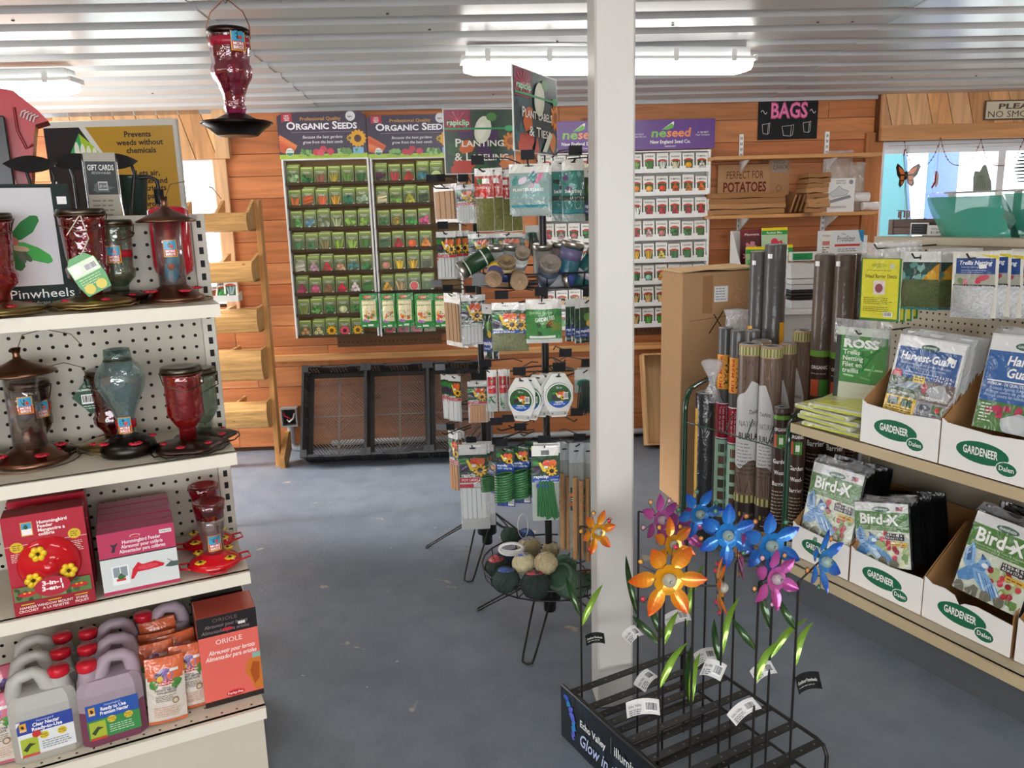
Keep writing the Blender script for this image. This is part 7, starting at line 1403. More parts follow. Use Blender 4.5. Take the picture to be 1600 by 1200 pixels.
# ------------------------------------------------------------------ on top of the gondola
zt_ = 1.421
def topbox(px0, px1, py0, y, dep, name, label, cat, col, mtl='paper', group=None):
    s0_, _ = GR.on(px0, 370, y); s1_, _ = GR.on(px1, 370, y); _, z1 = GR.on((px0+px1)/2, py0, y); return s0_, s1_, z1
s0_, s1_, z1 = topbox(1388, 1470, 343, .62, .2, '', '', '', ''); t = thing('wooden_crate', 'dark brown wooden crate on top of the right gondola by the window', 'crate', GR, (s0_, .62, zt_)); w = s1_-s0_; h = z1-zt_
for k in range(2): m = MB(['#6a5548', '#5f4a3e'][k], 'rough_wood'); m.box(.02, w-.02, 0, .012, h*.5*k+.002, h*.5*(k+1)-.002); m.build('slat', t); m = MB('#5f4a3e', 'rough_wood'); m.box(.02, w-.02, .188, .2, h*.5*k+.002, h*.5*(k+1)-.002); m.build('slat', t)
for x in (0, w-.02): m = MB('#7d6a5e', 'rough_wood'); m.box(x, x+.02, -.004, .2, 0, h); m.build('end_post', t)
for (pa_, pb_, py, c, lb, tx) in ((1421, 1449, 348, '#d8d8d6', 'small black chalk label on the dark crate', None), (1449, 1474, 352, '#e8e8e6', 'white price card reading Onion beside the chalk label', 'Onion')):
    s0_, s1_, z1 = topbox(pa_, pb_, py, .60, 0, '', '', '', ''); w = s1_-s0_; h = z1-zt_; m = MB(c, 'paper'); m.box(0, w, 0, .004, 0, h); a = Art()
    if tx: a.text('Onion', w*.2, h*.58, h*.2, '#3a3a3c', w=w*.6); a.text('$1.89/', w*.15, h*.2, h*.24, '#3a3a3c', w=w*.7); a.rect(w*.93, 0, w, h*.55, '#1c1c1e')
    else: a.rect(w*.06, h*.1, w*.94, h*.9, '#2c2c2e'); a.lines(w*.15, w*.85, h*.7, 3, h*.2, h*.08, '#5a5a5c')
    m.art(a, (0, 0, 0), (1, 0, 0), (0, 0, 1), mat='paper'); m.build('price_card', None, GR.w(s0_, .602, zt_), GR.r, lb, 'card')
def gbag(TL, TR, BL, BR, y, th, label):
    s = [GR.on(*q, y) for q in (TL, TR, BL, BR)]; c = (s[2][0]+s[3][0])/2; zt = (s[0][1]+s[1][1])/2; zb = zt_
    t = thing('onion_set_bag', label, 'bag', GR, (c, y, zb), 0, 'green mesh bags on the gondola')
    L_ = lambda v: (s[2][0]+(s[0][0]-s[2][0])*v-c, s[3][0]+(s[1][0]-s[3][0])*v-c); h = zt-zb
    def f(sg): return lambda u, v: ((L_(v)[0])+(L_(v)[1]-L_(v)[0])*u, sg*th*(sin(pi*min(.98, max(.02, u)))**.35)*(1-.75*v**3)+.004*sin(u*16+v*7), h*v*.93)
    m = MB('#3f9c86', 'mesh_bag'); m.grid(f(-1), 10, 8); m.grid(f(1), 10, 8); m.build('bag', t)
    m = MB('#5f8a7c', 'net'); m.ball((0, 0, h*.36), .5, 14, 8, ((s[3][0]-s[2][0])*.95, th*1.5, h*.66)); m.build('bulbs', t)
    m = MB('#d8e4e0', 'film'); m.grid(lambda u, v: ((L_(1)[0])*1.04+(L_(1)[1]-L_(1)[0])*1.04*u, .01*sin(u*13+v*3), h*(.9+.12*v+.02*sin(u*9))), 12, 2); m.build('bag_rim', t)
mm = mat('mesh_bag', 0.5, trans=0.0, alpha=0.82, bump=(200, .4, .004))
gbag((1450, 302), (1566, 302), (1478, 370), (1588, 370), .50, .06, 'large green mesh bag standing on the right gondola')
gbag((1568, 292), (1660, 300), (1578, 368), (1680, 370), .62, .06, 'second green mesh bag, cut off by the right edge')
def onwin(px, py, yw): s_, z_ = WALL.on(px, py, -yw); return WALL.w(s_, -yw, z_)
# ornaments standing on a rack by the window
s0_, z0_ = GR.on(1475, 300, .80); s1_, _ = GR.on(1552, 298, .80)
t = thing('ornament_rack', 'narrow grey ledge of garden ornaments behind the green bags', 'ledge', GR, (s0_, .80, zt_)); m = MB('#8f8a84', 'paint'); m.box(0, s1_-s0_+.1, 0, .06, z0_-zt_-.008, z0_-zt_); m.build('ledge', t); m = MB('#8f8a84', 'paint')
for x in (.005, s1_-s0_+.07): m.box(x, x+.02, .02, .04, 0, z0_-zt_-.008)
m.build('legs', t)
s2_, _ = GR.on(1533, 298, .82); zq = GR.on(1533, 258, .82)[1]; h = zq-z0_; m = MB('#7c8478', 'card'); m.prism([(-.03, 0), (.035, 0), (.03, h*.35), (.012, h*.8), (.004, h), (-.006, h*.8), (-.012, h*.72), (-.03, h*.78), (-.034, h*.5)], (0, .012, 0), (1, 0, 0), (0, 0, 1), .02)
a = Art(); [a.line(-.02+.01*k, h*.1, .004*k-.008, h*.6, .002, '#5a6256') for k in range(5)]; m.art(a, (0, -.008, 0), (1, 0, 0), (0, 0, 1), mat='card'); m.build('leaf_ornament', None, GR.w(s2_, .82, z0_), GR.r, 'grey-green leaf shaped stone ornament in front of the window', 'ornament')
P = onwin(1463, 280, .135); t = thing('bird_ornament', 'hanging white and red bird ornament in the right window', 'ornament', WORLD, P, WALL.r); m = MB('#b8b4b8', 'gloss'); m.ball((0, 0, 0), .02, 10, 8, (.8, .8, 2.6)); m.build('body', t)
m = MB('#8a2434', 'gloss'); m.prism([(-.02, .05), (-.012, .05), (-.01, -.02), (-.034, -.06), (-.04, -.05), (-.022, -.015)], (0, -.015, 0), (1, 0, 0), (0, 0, 1), .004); m.build('ribbon', t); m = MB('#555555', 'blackwire'); m.tube([(0, 0, .05), (0, 0, WZ-P.z)], .001, 4); m.build('string', t)
P = onwin(1600, 262, .135); t = thing('spiral_spinner', 'dark twisted wind spinner hanging at the right edge of the window', 'ornament', WORLD, P, WALL.r); m = MB('#26262c', 'gloss')
for k in range(9): m.tube([((.02+.035*(1-abs(k-4)/5))*cos(q*pi/7), (.02+.035*(1-abs(k-4)/5))*sin(q*pi/7), .09-.022*k) for q in range(14)], .005, 5, closed=True)
m.build('spiral', t); m = MB('#555555', 'blackwire'); m.tube([(0, 0, .09), (0, 0, WZ-P.z)], .001, 4); m.build('string', t)
# ================================================================== left gondola
LEN = 1.15; CRM = '#d8d1bf'
g = thing('gondola_shelf', 'cream pegboard gondola on the left with three shelves of bird feeders over a base', 'shelving', GL)
GZ = (1.338, .935, .598, .206); GY = (.11, .08, .05, 0.0)
m = MB('#c9c3b2', 'shelfpaint'); m.box(-LEN, -.004, .012, .43, 0, .17); m.build('kick_plate', g)
perf_panel(-LEN, -.02, .21, 1.55, .42, .034, .0052, '#bdb8aa', 'peg_panel', g)
m = MB('#2c2926', 'paper'); m.box(-LEN, -.02, .437, .442, .2, 1.55); m.build('added_dark_backing', g)  # dark sheet added behind the peg holes to shade them and stop light
m = MB('#c6c2b4', 'shelfpaint'); m.bbox(-LEN, .0, .405, .445, 1.55, 1.575, .003); m.build('top_rail', g)
m = MB('#c9c5b8', 'shelfpaint'); m.bbox(-.02, .018, .405, .45, 0, 1.575, .002); u_ = m.build('upright', g)
d = MB('#1b1a19', 'paper'); z = .24
while z < 1.54: d.box(-.006, .006, .4042, .405, z, z+.02); d.box(.0182, .0186, .42, .432, z, z+.02); z += .0381
d.build('slot', u_, kind='stuff')
for z, y in zip(GZ, GY):
    b = gshelf(z, y, .418, -LEN, .004, g, CRM, .034, '#e4dece')
    if z < .3:
        d = MB('#3a3732', 'paper')
        for k in range(26):
            for j in range(3): d.lathe([(.0, .0004), (.0035, .0004), (.0036, 0)], 6, (-.03-.04*k, .035+.045*j, z))
        d.build('perforation', b, kind='stuff')
m = MB('#bdb9ad', 'shelfpaint'); m.box(-LEN, .018, .45, .95, 1.49, 1.51); m.build('rear_top_shelf', g); m = MB('#bdb9ad', 'shelfpaint'); m.box(-.03, .018, .92, .95, 0, 1.49); m.build('rear_upright', g)
def mb_label(m, r, h, z0, ang, w=.034, hh=.045, band=None):
    """small printed bird label wrapped on a bottle"""
    a = Art(); a.rect(-w/2, 0, w/2, hh, '#d8a040'); a.rect(-w*.44, hh*.05, w*.44, hh*.95, '#b83a34'); a.rect(-w*.44, hh*.45, w*.44, hh*.95, '#3f9ac4'); a.blob(-w*.05, hh*.7, w*.22, '#2a4a3a', .4, 8); a.blob(w*.12, hh*.62, w*.14, '#c8402c', .4, 8); a.text('MORE', 0, hh*.27, hh*.15, '#f4f0ec', al='c', w=w*.7, bold=2); a.text('BIRDS', 0, hh*.09, hh*.15, '#f4f0ec', al='c', w=w*.7, bold=2)
    if band: m.lathe([(r*1.015, z0+hh*.3), (r*1.015, z0+hh*.72)], 18, col=band)
    fn = lambda x, y, l: ((r*1.02+l)*sin(x/r+ang), -(r*1.02+l)*cos(x/r+ang), z0+y); m.artfn(a, fn)
def ports(t, n, R, z, kind='red', off=0.0, r=.016):
    for k in range(n):
        q = 2*pi*k/n+off; c = (R*cos(q), R*sin(q), z); m = MB('#c02438' if kind != 'yellow' else '#e8c02c', 'gloss')
        if kind == 'yellow':
            for j in range(6): p = j*pi/3; m.ball((c[0]+.009*cos(p), c[1]+.009*sin(p), z), .007, 7, 5, (1, 1, .4))
        else:
            for j in range(8): p = j*pi/4; m.ball((c[0]+r*.6*cos(p), c[1]+r*.6*sin(p), z), r*.42, 6, 4, (1, 1, .45))
        m.ball((c[0], c[1], z+.002), .005, 8, 5, (1, 1, .6), col='#2a1a14' if kind == 'yellow' else '#7a1020'); m.build('feeding_port', t)
def feeder(px, py, z, label, kind, col='#a81434', s=1.0, rz=0.0, base='#8a7a4c', lab=0.0, group='glass hummingbird feeders'):
    s_, y_ = GL.onz(px, py, z); R = .092*s; y_ = min(y_, .412-R*(1.13 if kind != 'balloon' else .8)); t = thing('hummingbird_feeder', label, 'bird feeder', GL, (s_, y_, z+.001), rz, group)
    if kind in ('bottle', 'jar', 'balloon'):
        bt = MB(base, 'copper'); n = 28
        if kind == 'balloon': bt.lathe([(R*.5, 0), (R*.72, .004), (R*.75, .018), (R*.7, .034), (R*.45, .05), (R*.3, .054)], n)
        else: bt.lathe([(R*.55, 0), (R*.62, .006), (R*.98, .012), (R, .017), (R*.8, .024), (R*.42, .033), (R*.3, .034)], n, flute=(lambda a, q: 1+.05*cos(4*a)) if kind == 'bottle' else (lambda a, q: 1+.08*cos(5*a)))
        bt.build('base', t)
        if kind == 'balloon': ports(t, 4, R*.6, .04, 'red', .3, .018)
        else: ports(t, 4 if kind == 'bottle' else 5, R*.66, .026, 'red', .5, .013)
        if kind != 'balloon':
            w_ = MB(base, 'copper'); w_.tube([(R*1.12*cos(q*pi/14), R*1.12*sin(q*pi/14), .01+.004*sin(q*3)) for q in range(28)], .0022, 5, closed=True); w_.build('perch_ring', t)
        g_ = MB(col, 'glass'); fl = lambda a, q: 1+.03*cos(10*a)
        if kind == 'bottle': P = [(.024, .034), (.024, .05), (.03, .06), (.044, .075), (.047, .095), (.041, .105), (.043, .13), (.048, .205), (.05, .222)]
        elif kind == 'jar': P = [(.022, .034), (.022, .065), (.036, .085), (.047, .105), (.047, .2), (.05, .222)]
        else: P = [(.026, .052), (.022, .062), (.022, .1), (.034, .13), (.054, .175), (.058, .2), (.052, .225), (.035, .245), (.03, .25)]
        P = [(r*s, z_*(1 if i == 0 else s)) for i, (r, z_) in enumerate(P)]; g_.lathe(P, 30, flute=fl if kind != 'jar' else None); g_.lathe([(r*.93, z_) for r, z_ in reversed(P[1:])], 30, flute=fl if kind != 'jar' else None); g_.build('bottle', t)
        top = P[-1]; c = MB('#5a5248' if kind != 'balloon' else '#7fb0b4', 'copper' if kind != 'balloon' else 'glass'); c.lathe([(top[0]*1.05, top[1]-.004), (top[0]*1.08, top[1]+.006), (top[0]*1.02, top[1]+.014*(1+(kind == 'balloon'))), (top[0]*.7, top[1]+.014*(1+(kind == 'balloon'))), (0, top[1]+.012)], 24); c.build('cap', t)
        w_ = MB('#6a5a48', 'copper'); rr = top[0]*1.1; w_.tube([(rr*cos(q*pi/12), rr*sin(q*pi/12), top[1]-.002) for q in range(24)], .0018, 5, closed=True); w_.tube([(-rr, 0, top[1]), (-rr*.9, -rr*.8, top[1]-.025), (0, -rr*1.25, top[1]-.045), (rr*.9, -rr*.8, top[1]-.03), (rr, 0, top[1])], .0016, 5); w_.build('hanger', t)
        if lab is not None:
            l_ = MB('#ffffff', 'gloss'); zz = {'bottle': .118, 'jar': .13, 'balloon': .06}[kind]*s; mb_label(l_, {'bottle': .0445, 'jar': .048, 'balloon': .0245}[kind]*s, 0, zz, lab, band='#a81c2c'); l_.build('label', t)
    elif kind == 'tube':
        m = MB('#7d5a48', 'copper'); m.lathe([(R*.3, 0), (R*.85, .003), (R*.9, .009), (R*.78, .016), (R*.45, .04), (R*.38, .045)], 26); m.build('base', t); ports(t, 4, R*.72, .032, 'red', .4, .018)
        m = MB('#8a6a58', 'copper'); m.tube([(R*1.1*cos(q*pi/12), R*1.1*sin(q*pi/12), .004) for q in range(24)], .002, 5, closed=True); m.build('perch_ring', t)
        m = MB('#e6e4e4', 'clearglass'); q_ = lambda a, z_: 1+.025*cos(12*a); m.lathe([(.036*s, .043), (.036*s, .19*s+.03)], 30, flute=q_); m.lathe([(.0335*s, .19*s+.03), (.0335*s, .043)], 30, flute=q_); m.build('tube', t)
        m = MB('#7d5a48', 'copper'); zt = .19*s+.028; m.lathe([(R*.84, zt), (R*.86, zt+.004), (R*.6, zt+.016), (R*.28, zt+.03), (R*.1, zt+.04), (R*.08, zt+.05), (R*.12, zt+.068), (R*.02, zt+.06)], 26); m.build('roof', t)
        m = MB('#6a5a4c', 'copper'); m.tube([(0, 0, zt+.055), (.02, 0, zt+.1), (.07, .01, zt+.11), (.13, .02, zt+.09), (.15, .02, zt+.06)], .0012, 5); m.build('hanger', t)
        l_ = MB('#ffffff', 'gloss'); mb_label(l_, .0365*s, 0, .125*s, .1 if lab is None else lab); l_.build('label', t)
        if col != '#a81434':
            m = MB(col, 'gloss'); m.ball((0, .012, .08), .02, 10, 7, (1, .5, 1.6)); m.ball((.006, -.002, .115), .014, 8, 6, (1.4, .5, 1.8), col='#3a8aa4'); m.ball((0, -.004, .095), .01, 8, 6, col='#d86a3c'); m.build('paper_insert', t)
    return t
feeder(146, 482, GZ[0], 'red glass bottle feeder with gold base and green tag, top shelf', 'bottle', '#d0204c', 1.08, lab=None, base='#a08a5a')
feeder(2, 494, GZ[0], 'red glass bottle feeder cut by the left edge, top shelf', 'bottle', '#d0204c', 1.05, lab=None, base='#a08a5a')
feeder(190, 471, GZ[0], 'pale green glass bottle feeder with bird label, top shelf', 'bottle', '#c6decb', .95, base='#3a322c', lab=-.1)
feeder(274, 471, GZ[0], 'clear tube feeder with copper roof at the right end of top shelf', 'tube', '#3aa0c0', .98, lab=0)
feeder(52, 722, GZ[1], 'clear tube feeder with copper roof, left of the middle shelf', 'tube', '#a81434', 1.12, lab=.15)
feeder(72, 688, GZ[1], 'dark red bottle feeder behind the left copper-roofed feeder', 'jar', '#6a1c24', .9, base='#4a3f38', lab=.6)
feeder(180, 690, GZ[1], 'dark red bottle feeder with gold base behind the pale blue one', 'bottle', '#a01c38', .95, base='#9a8658', lab=None)
feeder(203, 709, GZ[1], 'pale blue balloon-shaped glass feeder with dark base, middle shelf', 'balloon', '#d0eaec', 1.05, base='#35322f', lab=-.15)
feeder(297, 704, GZ[1], 'bright red glass bottle feeder at the right end of middle shelf', 'jar', '#ee1a38', 1.0, base='#4a3a34', lab=None)
feeder(322, 690, GZ[1], 'pale green bottle feeder behind the bright red one', 'jar', '#c6decb', .9, base='#3f3630', lab=None)
feeder(-48, 728, GZ[1], 'bottle feeder with gold base mostly beyond the left edge, middle shelf', 'bottle', '#3a5ab0', .95, base='#9a8658', lab=.4)
def plastic_feeder(px, py, label):
    z = GZ[2]; s_, y_ = GL.onz(px, py, z); t = thing('plastic_feeder', label, 'bird feeder', GL, (s_, y_, z+.001), 0, 'red plastic feeders with yellow flowers')
    m = MB('#c8121f', 'shiny'); m.lathe([(.03, 0), (.05, .002), (.068, .012), (.074, .018), (.06, .03), (.034, .042), (.03, .046)], 24); m.build('base', t); ports(t, 4, .055, .036, 'yellow', .75)
    for k in range(4): q = k*pi/2; m = MB('#d0182a', 'shiny'); m.tube([(.07*cos(q-.35), .07*sin(q-.35), .016), (.095*cos(q-.2), .095*sin(q-.2), .02), (.095*cos(q+.2), .095*sin(q+.2), .02), (.07*cos(q+.35), .07*sin(q+.35), .016)], .003, 6); m.build('perch', t)
    m = MB('#e4e0e0', 'clearglass'); P = [(.029, .045), (.028, .07), (.036, .13), (.037, .15)]; m.lathe(P, 24); m.lathe([(r*.93, z_) for r, z_ in reversed(P)], 24); m.build('bottle', t)
    m = MB('#c00f22', 'glass'); m.lathe([(.037, .148), (.037, .165), (.04, .17), (.043, .195), (.036, .197), (.034, .18), (0, .178)], 24); m.build('cap', t)
    l_ = MB('#ffffff', 'gloss'); mb_label(l_, .0295, 0, .058, .1, .036, .046, None); l_.build('label', t)
plastic_feeder(337, 886, 'clear plastic feeder with red cap and yellow flowers, front of two'); plastic_feeder(328, 855, 'clear plastic feeder with red cap, behind its twin')
# red bottle hung on the peg panel
s_, z_ = GL.on(268, 385, .36); t = thing('red_bottle', 'red plastic bottle hanging on the pegboard behind the copper roof feeder', 'bottle', GL, (s_, .355, z_-.09)); m = MB('#c01428', 'shiny'); m.lathe([(.0, 0), (.03, .003), (.05, .02), (.054, .04), (.054, .19), (.04, .2), (0, .2)], 22); m.build('bottle', t); m = MB('#6a6a6a', 'steel'); m.tube([(0, .06, .205), (0, 0, .21), (0, 0, .2)], .003, 5); m.build('hook', t)
# hang tags
def tag(name, px, py, y, P, art, label, rot=0.0, cat='tag', col='#3f9a44'):
    s_, z_ = GL.on(px, py, y); m = MB(col, 'gloss'); m.prism(P, (0, 0, 0), (1, 0, 0), (0, 0, 1), .0015); a = Art(); art(a); m.art(a, (0, -.0016, 0), (1, 0, 0), (0, 0, 1), mat='gloss'); o = m.build(name, None, GL.w(s_, y, z_), None, label, cat); o.rotation_euler = (0, rot, GL.r)
s_, y_ = GL.onz(146, 482, GZ[0])
tag('paper_tag', 138, 428, y_-.062, [(-.03, -.05), (.03, -.05), (.036, -.02), (.036, .03), (.02, .05), (-.02, .05), (-.036, .03), (-.036, -.02)], lambda a: (a.rect(-.034, .0, .034, .034, '#d8e8c8'), a.bars(.0, .006, .03, .024), a.rect(-.03, .006, -.006, .03, '#e8e8e4'), a.lines(-.028, .028, -.008, 4, .006, .003, '#b8d89c'), a.ell(-.016, -.034, .013, .013, '#d8c42c', 12), a.ell(.014, -.034, .013, .013, '#d8c42c', 12)), 'green paper tag with yellow dots on the red bottle feeder', -.45)
m = MB('#d8d4c4', 'paper'); P0 = Vector(GL.w(s_, y_-.058, GZ[0]+.24)); m.tube([(0, 0, 0), (.012, -.01, -.06), (-.01, -.01, -.1)], .0015, 5); m.tube([(0, 0, 0), (-.035, -.01, -.05)], .0015, 5); m.build('string', None, P0, GL.r, 'pale string tied on the red bottle feeder with green tag', 'string')
s_, y_ = GL.onz(203, 712, GZ[1])
tag('diamond_tag', 140, 619, .3, [(0, -.052), (.043, 0), (0, .052), (-.043, 0)], lambda a: (a.bars(-.02, -.02, .02, .006), a.text('Copper', 0, .026, .006, '#d8e8d8', al='c'), a.text('HUMMINGBIRD', 0, .016, .006, '#d8e8d8', al='c', bold=1), a.lines(-.018, .018, -.028, 2, .006, .003, '#b8d0b8')), 'dark green diamond tag with a barcode hanging from a wire', .0, col='#1d4632')
m = MB('#7a6a58', 'copper'); sw, zw = GL.on(137, 590, .3); m.tube([(0, 0, 0), (-.01, 0, .03), (-.05, -.02, .05), (-.1, -.05, .045), (-.13, -.06, .02)], .0012, 5); m.build('wire', None, GL.w(sw, .3, zw), GL.r, 'thin copper wire arching over the middle shelf', 'wire')
# boxes
def gbox(name, TL, TR, BL, BR, y, z, dep, label, cat, col, art=None, n=1, dy=0, group=None, side=None, ordl=None, mt='gloss', extra=None, tilt=0.0, zt=None):
    s0_ = (GL.on(*TL, y)[0]+GL.on(*BL, y)[0])/2; s1_ = (GL.on(*TR, y)[0]+GL.on(*BR, y)[0])/2; zt_ = (GL.on(*TL, y)[1]+GL.on(*TR, y)[1])/2 if zt is None else zt; w = s1_-s0_; h = zt_-z
    for i in range(n):
        t = thing(name, label if i == 0 else ordl % ORD[i-1], cat, GL, (s0_, y+dy*i, z+.001), random.uniform(-.02, .02)*(i > 0), group, tilt=tilt)
        m = MB(side or col, mt); m.bbox(0, w, 0, dep, 0, h, .002); m.build('box', t)
        if art: a = Art(); art(a, w, h); m = MB(col, mt); m.quad((0, -.0004, 0), (w, -.0004, 0), (w, -.0004, h), (0, -.0004, h)); m.art(a, (0, -.0005, 0), (1, 0, 0), (0, 0, 1), mat=mt); m.build('printed_front', t)
        if extra: extra(t, w, h)
    return w, h
def pin(a, w, h):
    a.rect(0, 0, w, h, '#12231f'); a.rect(0, h*.2, w*.78, h*.97, '#c9c8cc')
    def lf(x, y, L, W_, q, c):
        a.poly([(x+w*(cos(q)*u*L-sin(q)*v*W_), y+w*(sin(q)*u*L+cos(q)*v*W_)) for u, v in ((0, 0), (.25, .8), (.6, 1), (.9, .75), (1, .3), (1.02, 0), (.95, -.5), (.6, -1), (.25, -.7))], c)
    c0 = (w*.2, h*.55); lf(*c0, .42, .09, 1.9, '#4fb84a'); lf(*c0, .5, .1, .75, '#2a7a3c'); lf(*c0, .55, .1, -.55, '#3fa048'); lf(*c0, .4, .1, -1.4, '#2a6a34'); lf(*c0, .4, .1, 2.8, '#3f9a44'); lf(c0[0], c0[1], .35, .05, -.9, '#4a5a44'); lf(c0[0], c0[1], .32, .045, -1.1, '#5a6a54')
    a.ell(c0[0], c0[1], w*.1, w*.09, '#a8705c', 12); a.ell(c0[0]+w*.1, c0[1]-h*.05, w*.12, w*.04, '#b8a888', 10, -.2); a.poly([(c0[0]-w*.15, c0[1]-h*.02), (c0[0]-w*.05, c0[1]+h*.02), (c0[0]-w*.05, c0[1]-h*.02)], '#3a2a24')
    a.text('Pinwheels', w*.1, h*.1, h*.075, '#eceeec', w=w*.8); a.text('to any landscape setting', w*.12, h*.045, h*.035, '#d0d4d0', w=w*.66, sh=.2); a.rect(w*.84, h*.84, w*.96, h*.9, '#e8e8e6')
gbox('pinwheel_box', (-10, 288), (114, 288), (-6, 487), (124, 484), .27, GZ[0], .06, 'dark green boxed pinwheels with a green bird pictured, behind the red bottles', 'box', '#12231f', pin, mt='paper', zt=GL.on(60, 288, .27)[1])
def h31(a, w, h):
    a.rect(0, 0, w, h, '#b02436'); a.rect(w*.22, h*.79, w*.36, h*.93, '#d8a040'); a.rect(w*.23, h*.8, w*.35, h*.86, '#f0ece8'); a.rect(w*.23, h*.86, w*.35, h*.92, '#4a9ac0'); a.blob(w*.28, h*.88, w*.04, '#2a5a3c', .4, 8)
    for k, s_ in enumerate(('Hummingbird', 'Feeder', 'Mangeoire a', 'colibris')): a.text(s_, w*.42, h*(.895-.04*k), h*.034, '#f4eae8', bold=2)
    a.rect(0, h*.705, w, h*.71, '#f0d8d4')
    for x, y in ((.14, .69), (.85, .74)): a.ell(w*x, h*y, w*.08, w*.075, '#d8b82c', 16); a.lines(w*(x-.05), w*(x+.05), h*(y+.015), 3, h*.02, h*.012, '#6a5a1c')
    a.lines(w*.06, w*.22, h*.62, 5, h*.018, h*.01, '#e8c0b8'); a.lines(w*.75, w*.95, h*.66, 6, h*.018, h*.01, '#e8c0b8')
    for i, c in enumerate(('#6a7a4a', '#7a9a5c', '#5f7a44')):
        x = w*(.02+.32*i); a.rect(x, h*.14, x+w*.31, h*.29, c)
        for k in range(6): a.blob(x+w*random.uniform(.02, .28), h*random.uniform(.15, .28), w*.035, random.choice(['#4a5a34', '#8aa860', '#a888b0' if i == 1 else '#3a4a2c']), .4, 7)
        a.ell(x+w*.16, h*.21, w*.11, h*.025, '#c82a2c', 12); a.ell(x+w*.13, h*.222, w*.02, h*.008, '#e8b82c', 7); a.ell(x+w*.19, h*.222, w*.02, h*.008, '#e8b82c', 7)
    a.rect(0, 0, w, h*.14, '#9c1f2e')
    for i, (s0_, s1_) in enumerate((('HANGER', 'CROCHET'), ('WINDOW MOUNT', 'A LA FENETRE'), ('STAKE', 'PIQUET'))): a.text(s0_, w*(.17+.33*i), h*.065, h*.026, '#f0e0dc', al='c', bold=1); a.text(s1_, w*(.17+.33*i), h*.03, h*.026, '#f0e0dc', al='c', bold=1); a.rect(w*(.09+.33*i), h*.105, w*(.25+.33*i), h*.115, '#d8b82c')
def h31x(t, w, h):
    m = MB('#c4101f', 'shiny'); R = w*.4; P = Matrix.Translation((w*.5, 0, h*.48)) @ Matrix.Rotation(pi/2, 4, 'X'); m.M = P; m.lathe([(R, 0), (R*.99, .006), (R*.9, .016), (R*.62, .03), (R*.3, .036), (R*.26, .044), (0, .046)], 28); m.build('blister_feeder', t)
    for q in (2.0, 3.75, 5.9):
        m = MB('#e6c228', 'gloss'); c = (w*.5+R*.62*cos(q), h*.48+R*.62*sin(q))
        for j in range(6): p = j*pi/3; m.ball((c[0]+.012*cos(p), -.034, c[1]+.012*sin(p)), .0085, 7, 5, (1, .5, 1))
        m.ball((c[0], -.037, c[1]), .004, 6, 5, col='#2a2010'); m.build('flower', t)
    a = Art(); a.ell(0, 0, w*.22, h*.1, '#b02436', 16); a.text('3-in-1', 0, h*.02, h*.045, '#f8ecea', al='c', w=w*.24, bold=3); a.text('3-en-1', 0, -h*.035, h*.045, '#f8ecea', al='c', w=w*.26, bold=3); m = MB('#b02436', 'gloss'); m.art(a, (w*.52, -.05, h*.315), (1, 0, 0), (0, 0, 1)); m.build('badge', t)
gbox('feeder_box', (4, 812), (132, 790), (20, 962), (148, 940), .075, GZ[2], .07, 'red boxed hummingbird feeder with three yellow flowers, left of third shelf', 'box', '#b02436', h31, 2, .13, 'red boxed feeders on the third shelf', '#8a1c2c', 'red boxed hummingbird feeder %s behind the flowered box', extra=h31x)
def pp(a, w, h):
    a.rect(0, 0, w, h, '#b8385c'); a.rect(0, h*.05, w, h*.58, '#d3d8d6'); a.poly([(0, h*.58), (w, h*.58), (w, h*.6), (0, h*.6)], '#2a2024'); a.ell(w*.48, h*.9, w*.07, h*.025, '#d8dada', 10); a.ell(w*.48, h*.897, w*.062, h*.02, '#c02a34', 10)
    for k, s_ in enumerate(('Hummingbird Feeder', 'Abreuvoir pour colibris', 'Alimentador para colibries')): a.text(s_, w*.56, h*(.795-.075*k), h*.06, '#f2e6ea', al='c', w=w*(.5, .54, .6)[k], bold=1)
    a.poly([(w*.16, h*.68), (w*.18, h*.76), (w*.15, h*.82), (w*.2, h*.8), (w*.26, h*.83), (w*.22, h*.76), (w*.2, h*.68)], '#3a2a34'); a.rect(w*.8, h*.86, w*.96, h*.92, '#e4e4e0'); a.text('WINDOW', w*.81, h*.875, h*.03, '#3a3a3c', w=w*.14, bold=1)
    a.rect(w*.13, h*.14, w*.35, h*.45, '#e8ecec'); a.rect(w*.15, h*.27, w*.33, h*.43, '#8a949a'); a.rect(w*.235, h*.27, w*.245, h*.43, '#e8ecec'); a.rect(w*.18, h*.2, w*.3, h*.24, '#c83a34'); a.blob(w*.24, h*.26, w*.05, '#3f6a3c', .4, 8)
    a.poly([(w*.36, h*.2), (w*.4, h*.36), (w*.48, h*.46), (w*.53, h*.41), (w*.7, h*.43), (w*.82, h*.36), (w*.8, h*.32), (w*.6, h*.3), (w*.46, h*.3), (w*.4, h*.2)], '#c82030'); a.ell(w*.6, h*.36, w*.14, h*.04, '#d84450', 10); a.poly([(w*.82, h*.3), (w*.9, h*.37), (w*1.0, h*.36), (w, h*.28), (w*.9, h*.28)], '#4a5a58'); a.line(w*.86, h*.42, w*.96, h*.34, w*.008, '#5a6a68')
gbox('feeder_box', (150, 840), (272, 814), (164, 934), (281, 912), .085, GZ[2], .05, 'pink boxed window hummingbird feeder, front of the row on third shelf', 'box', '#b8385c', pp, 5, .055, 'pink feeder boxes in a row', '#a8466a', 'pink boxed feeder, %s behind the front pink box')
gbox('feeder_carton', (45, 786), (132, 772), (50, 950), (140, 935), .33, GZ[2], .07, 'dark carton at the back of the third shelf', 'box', '#2a1f20')
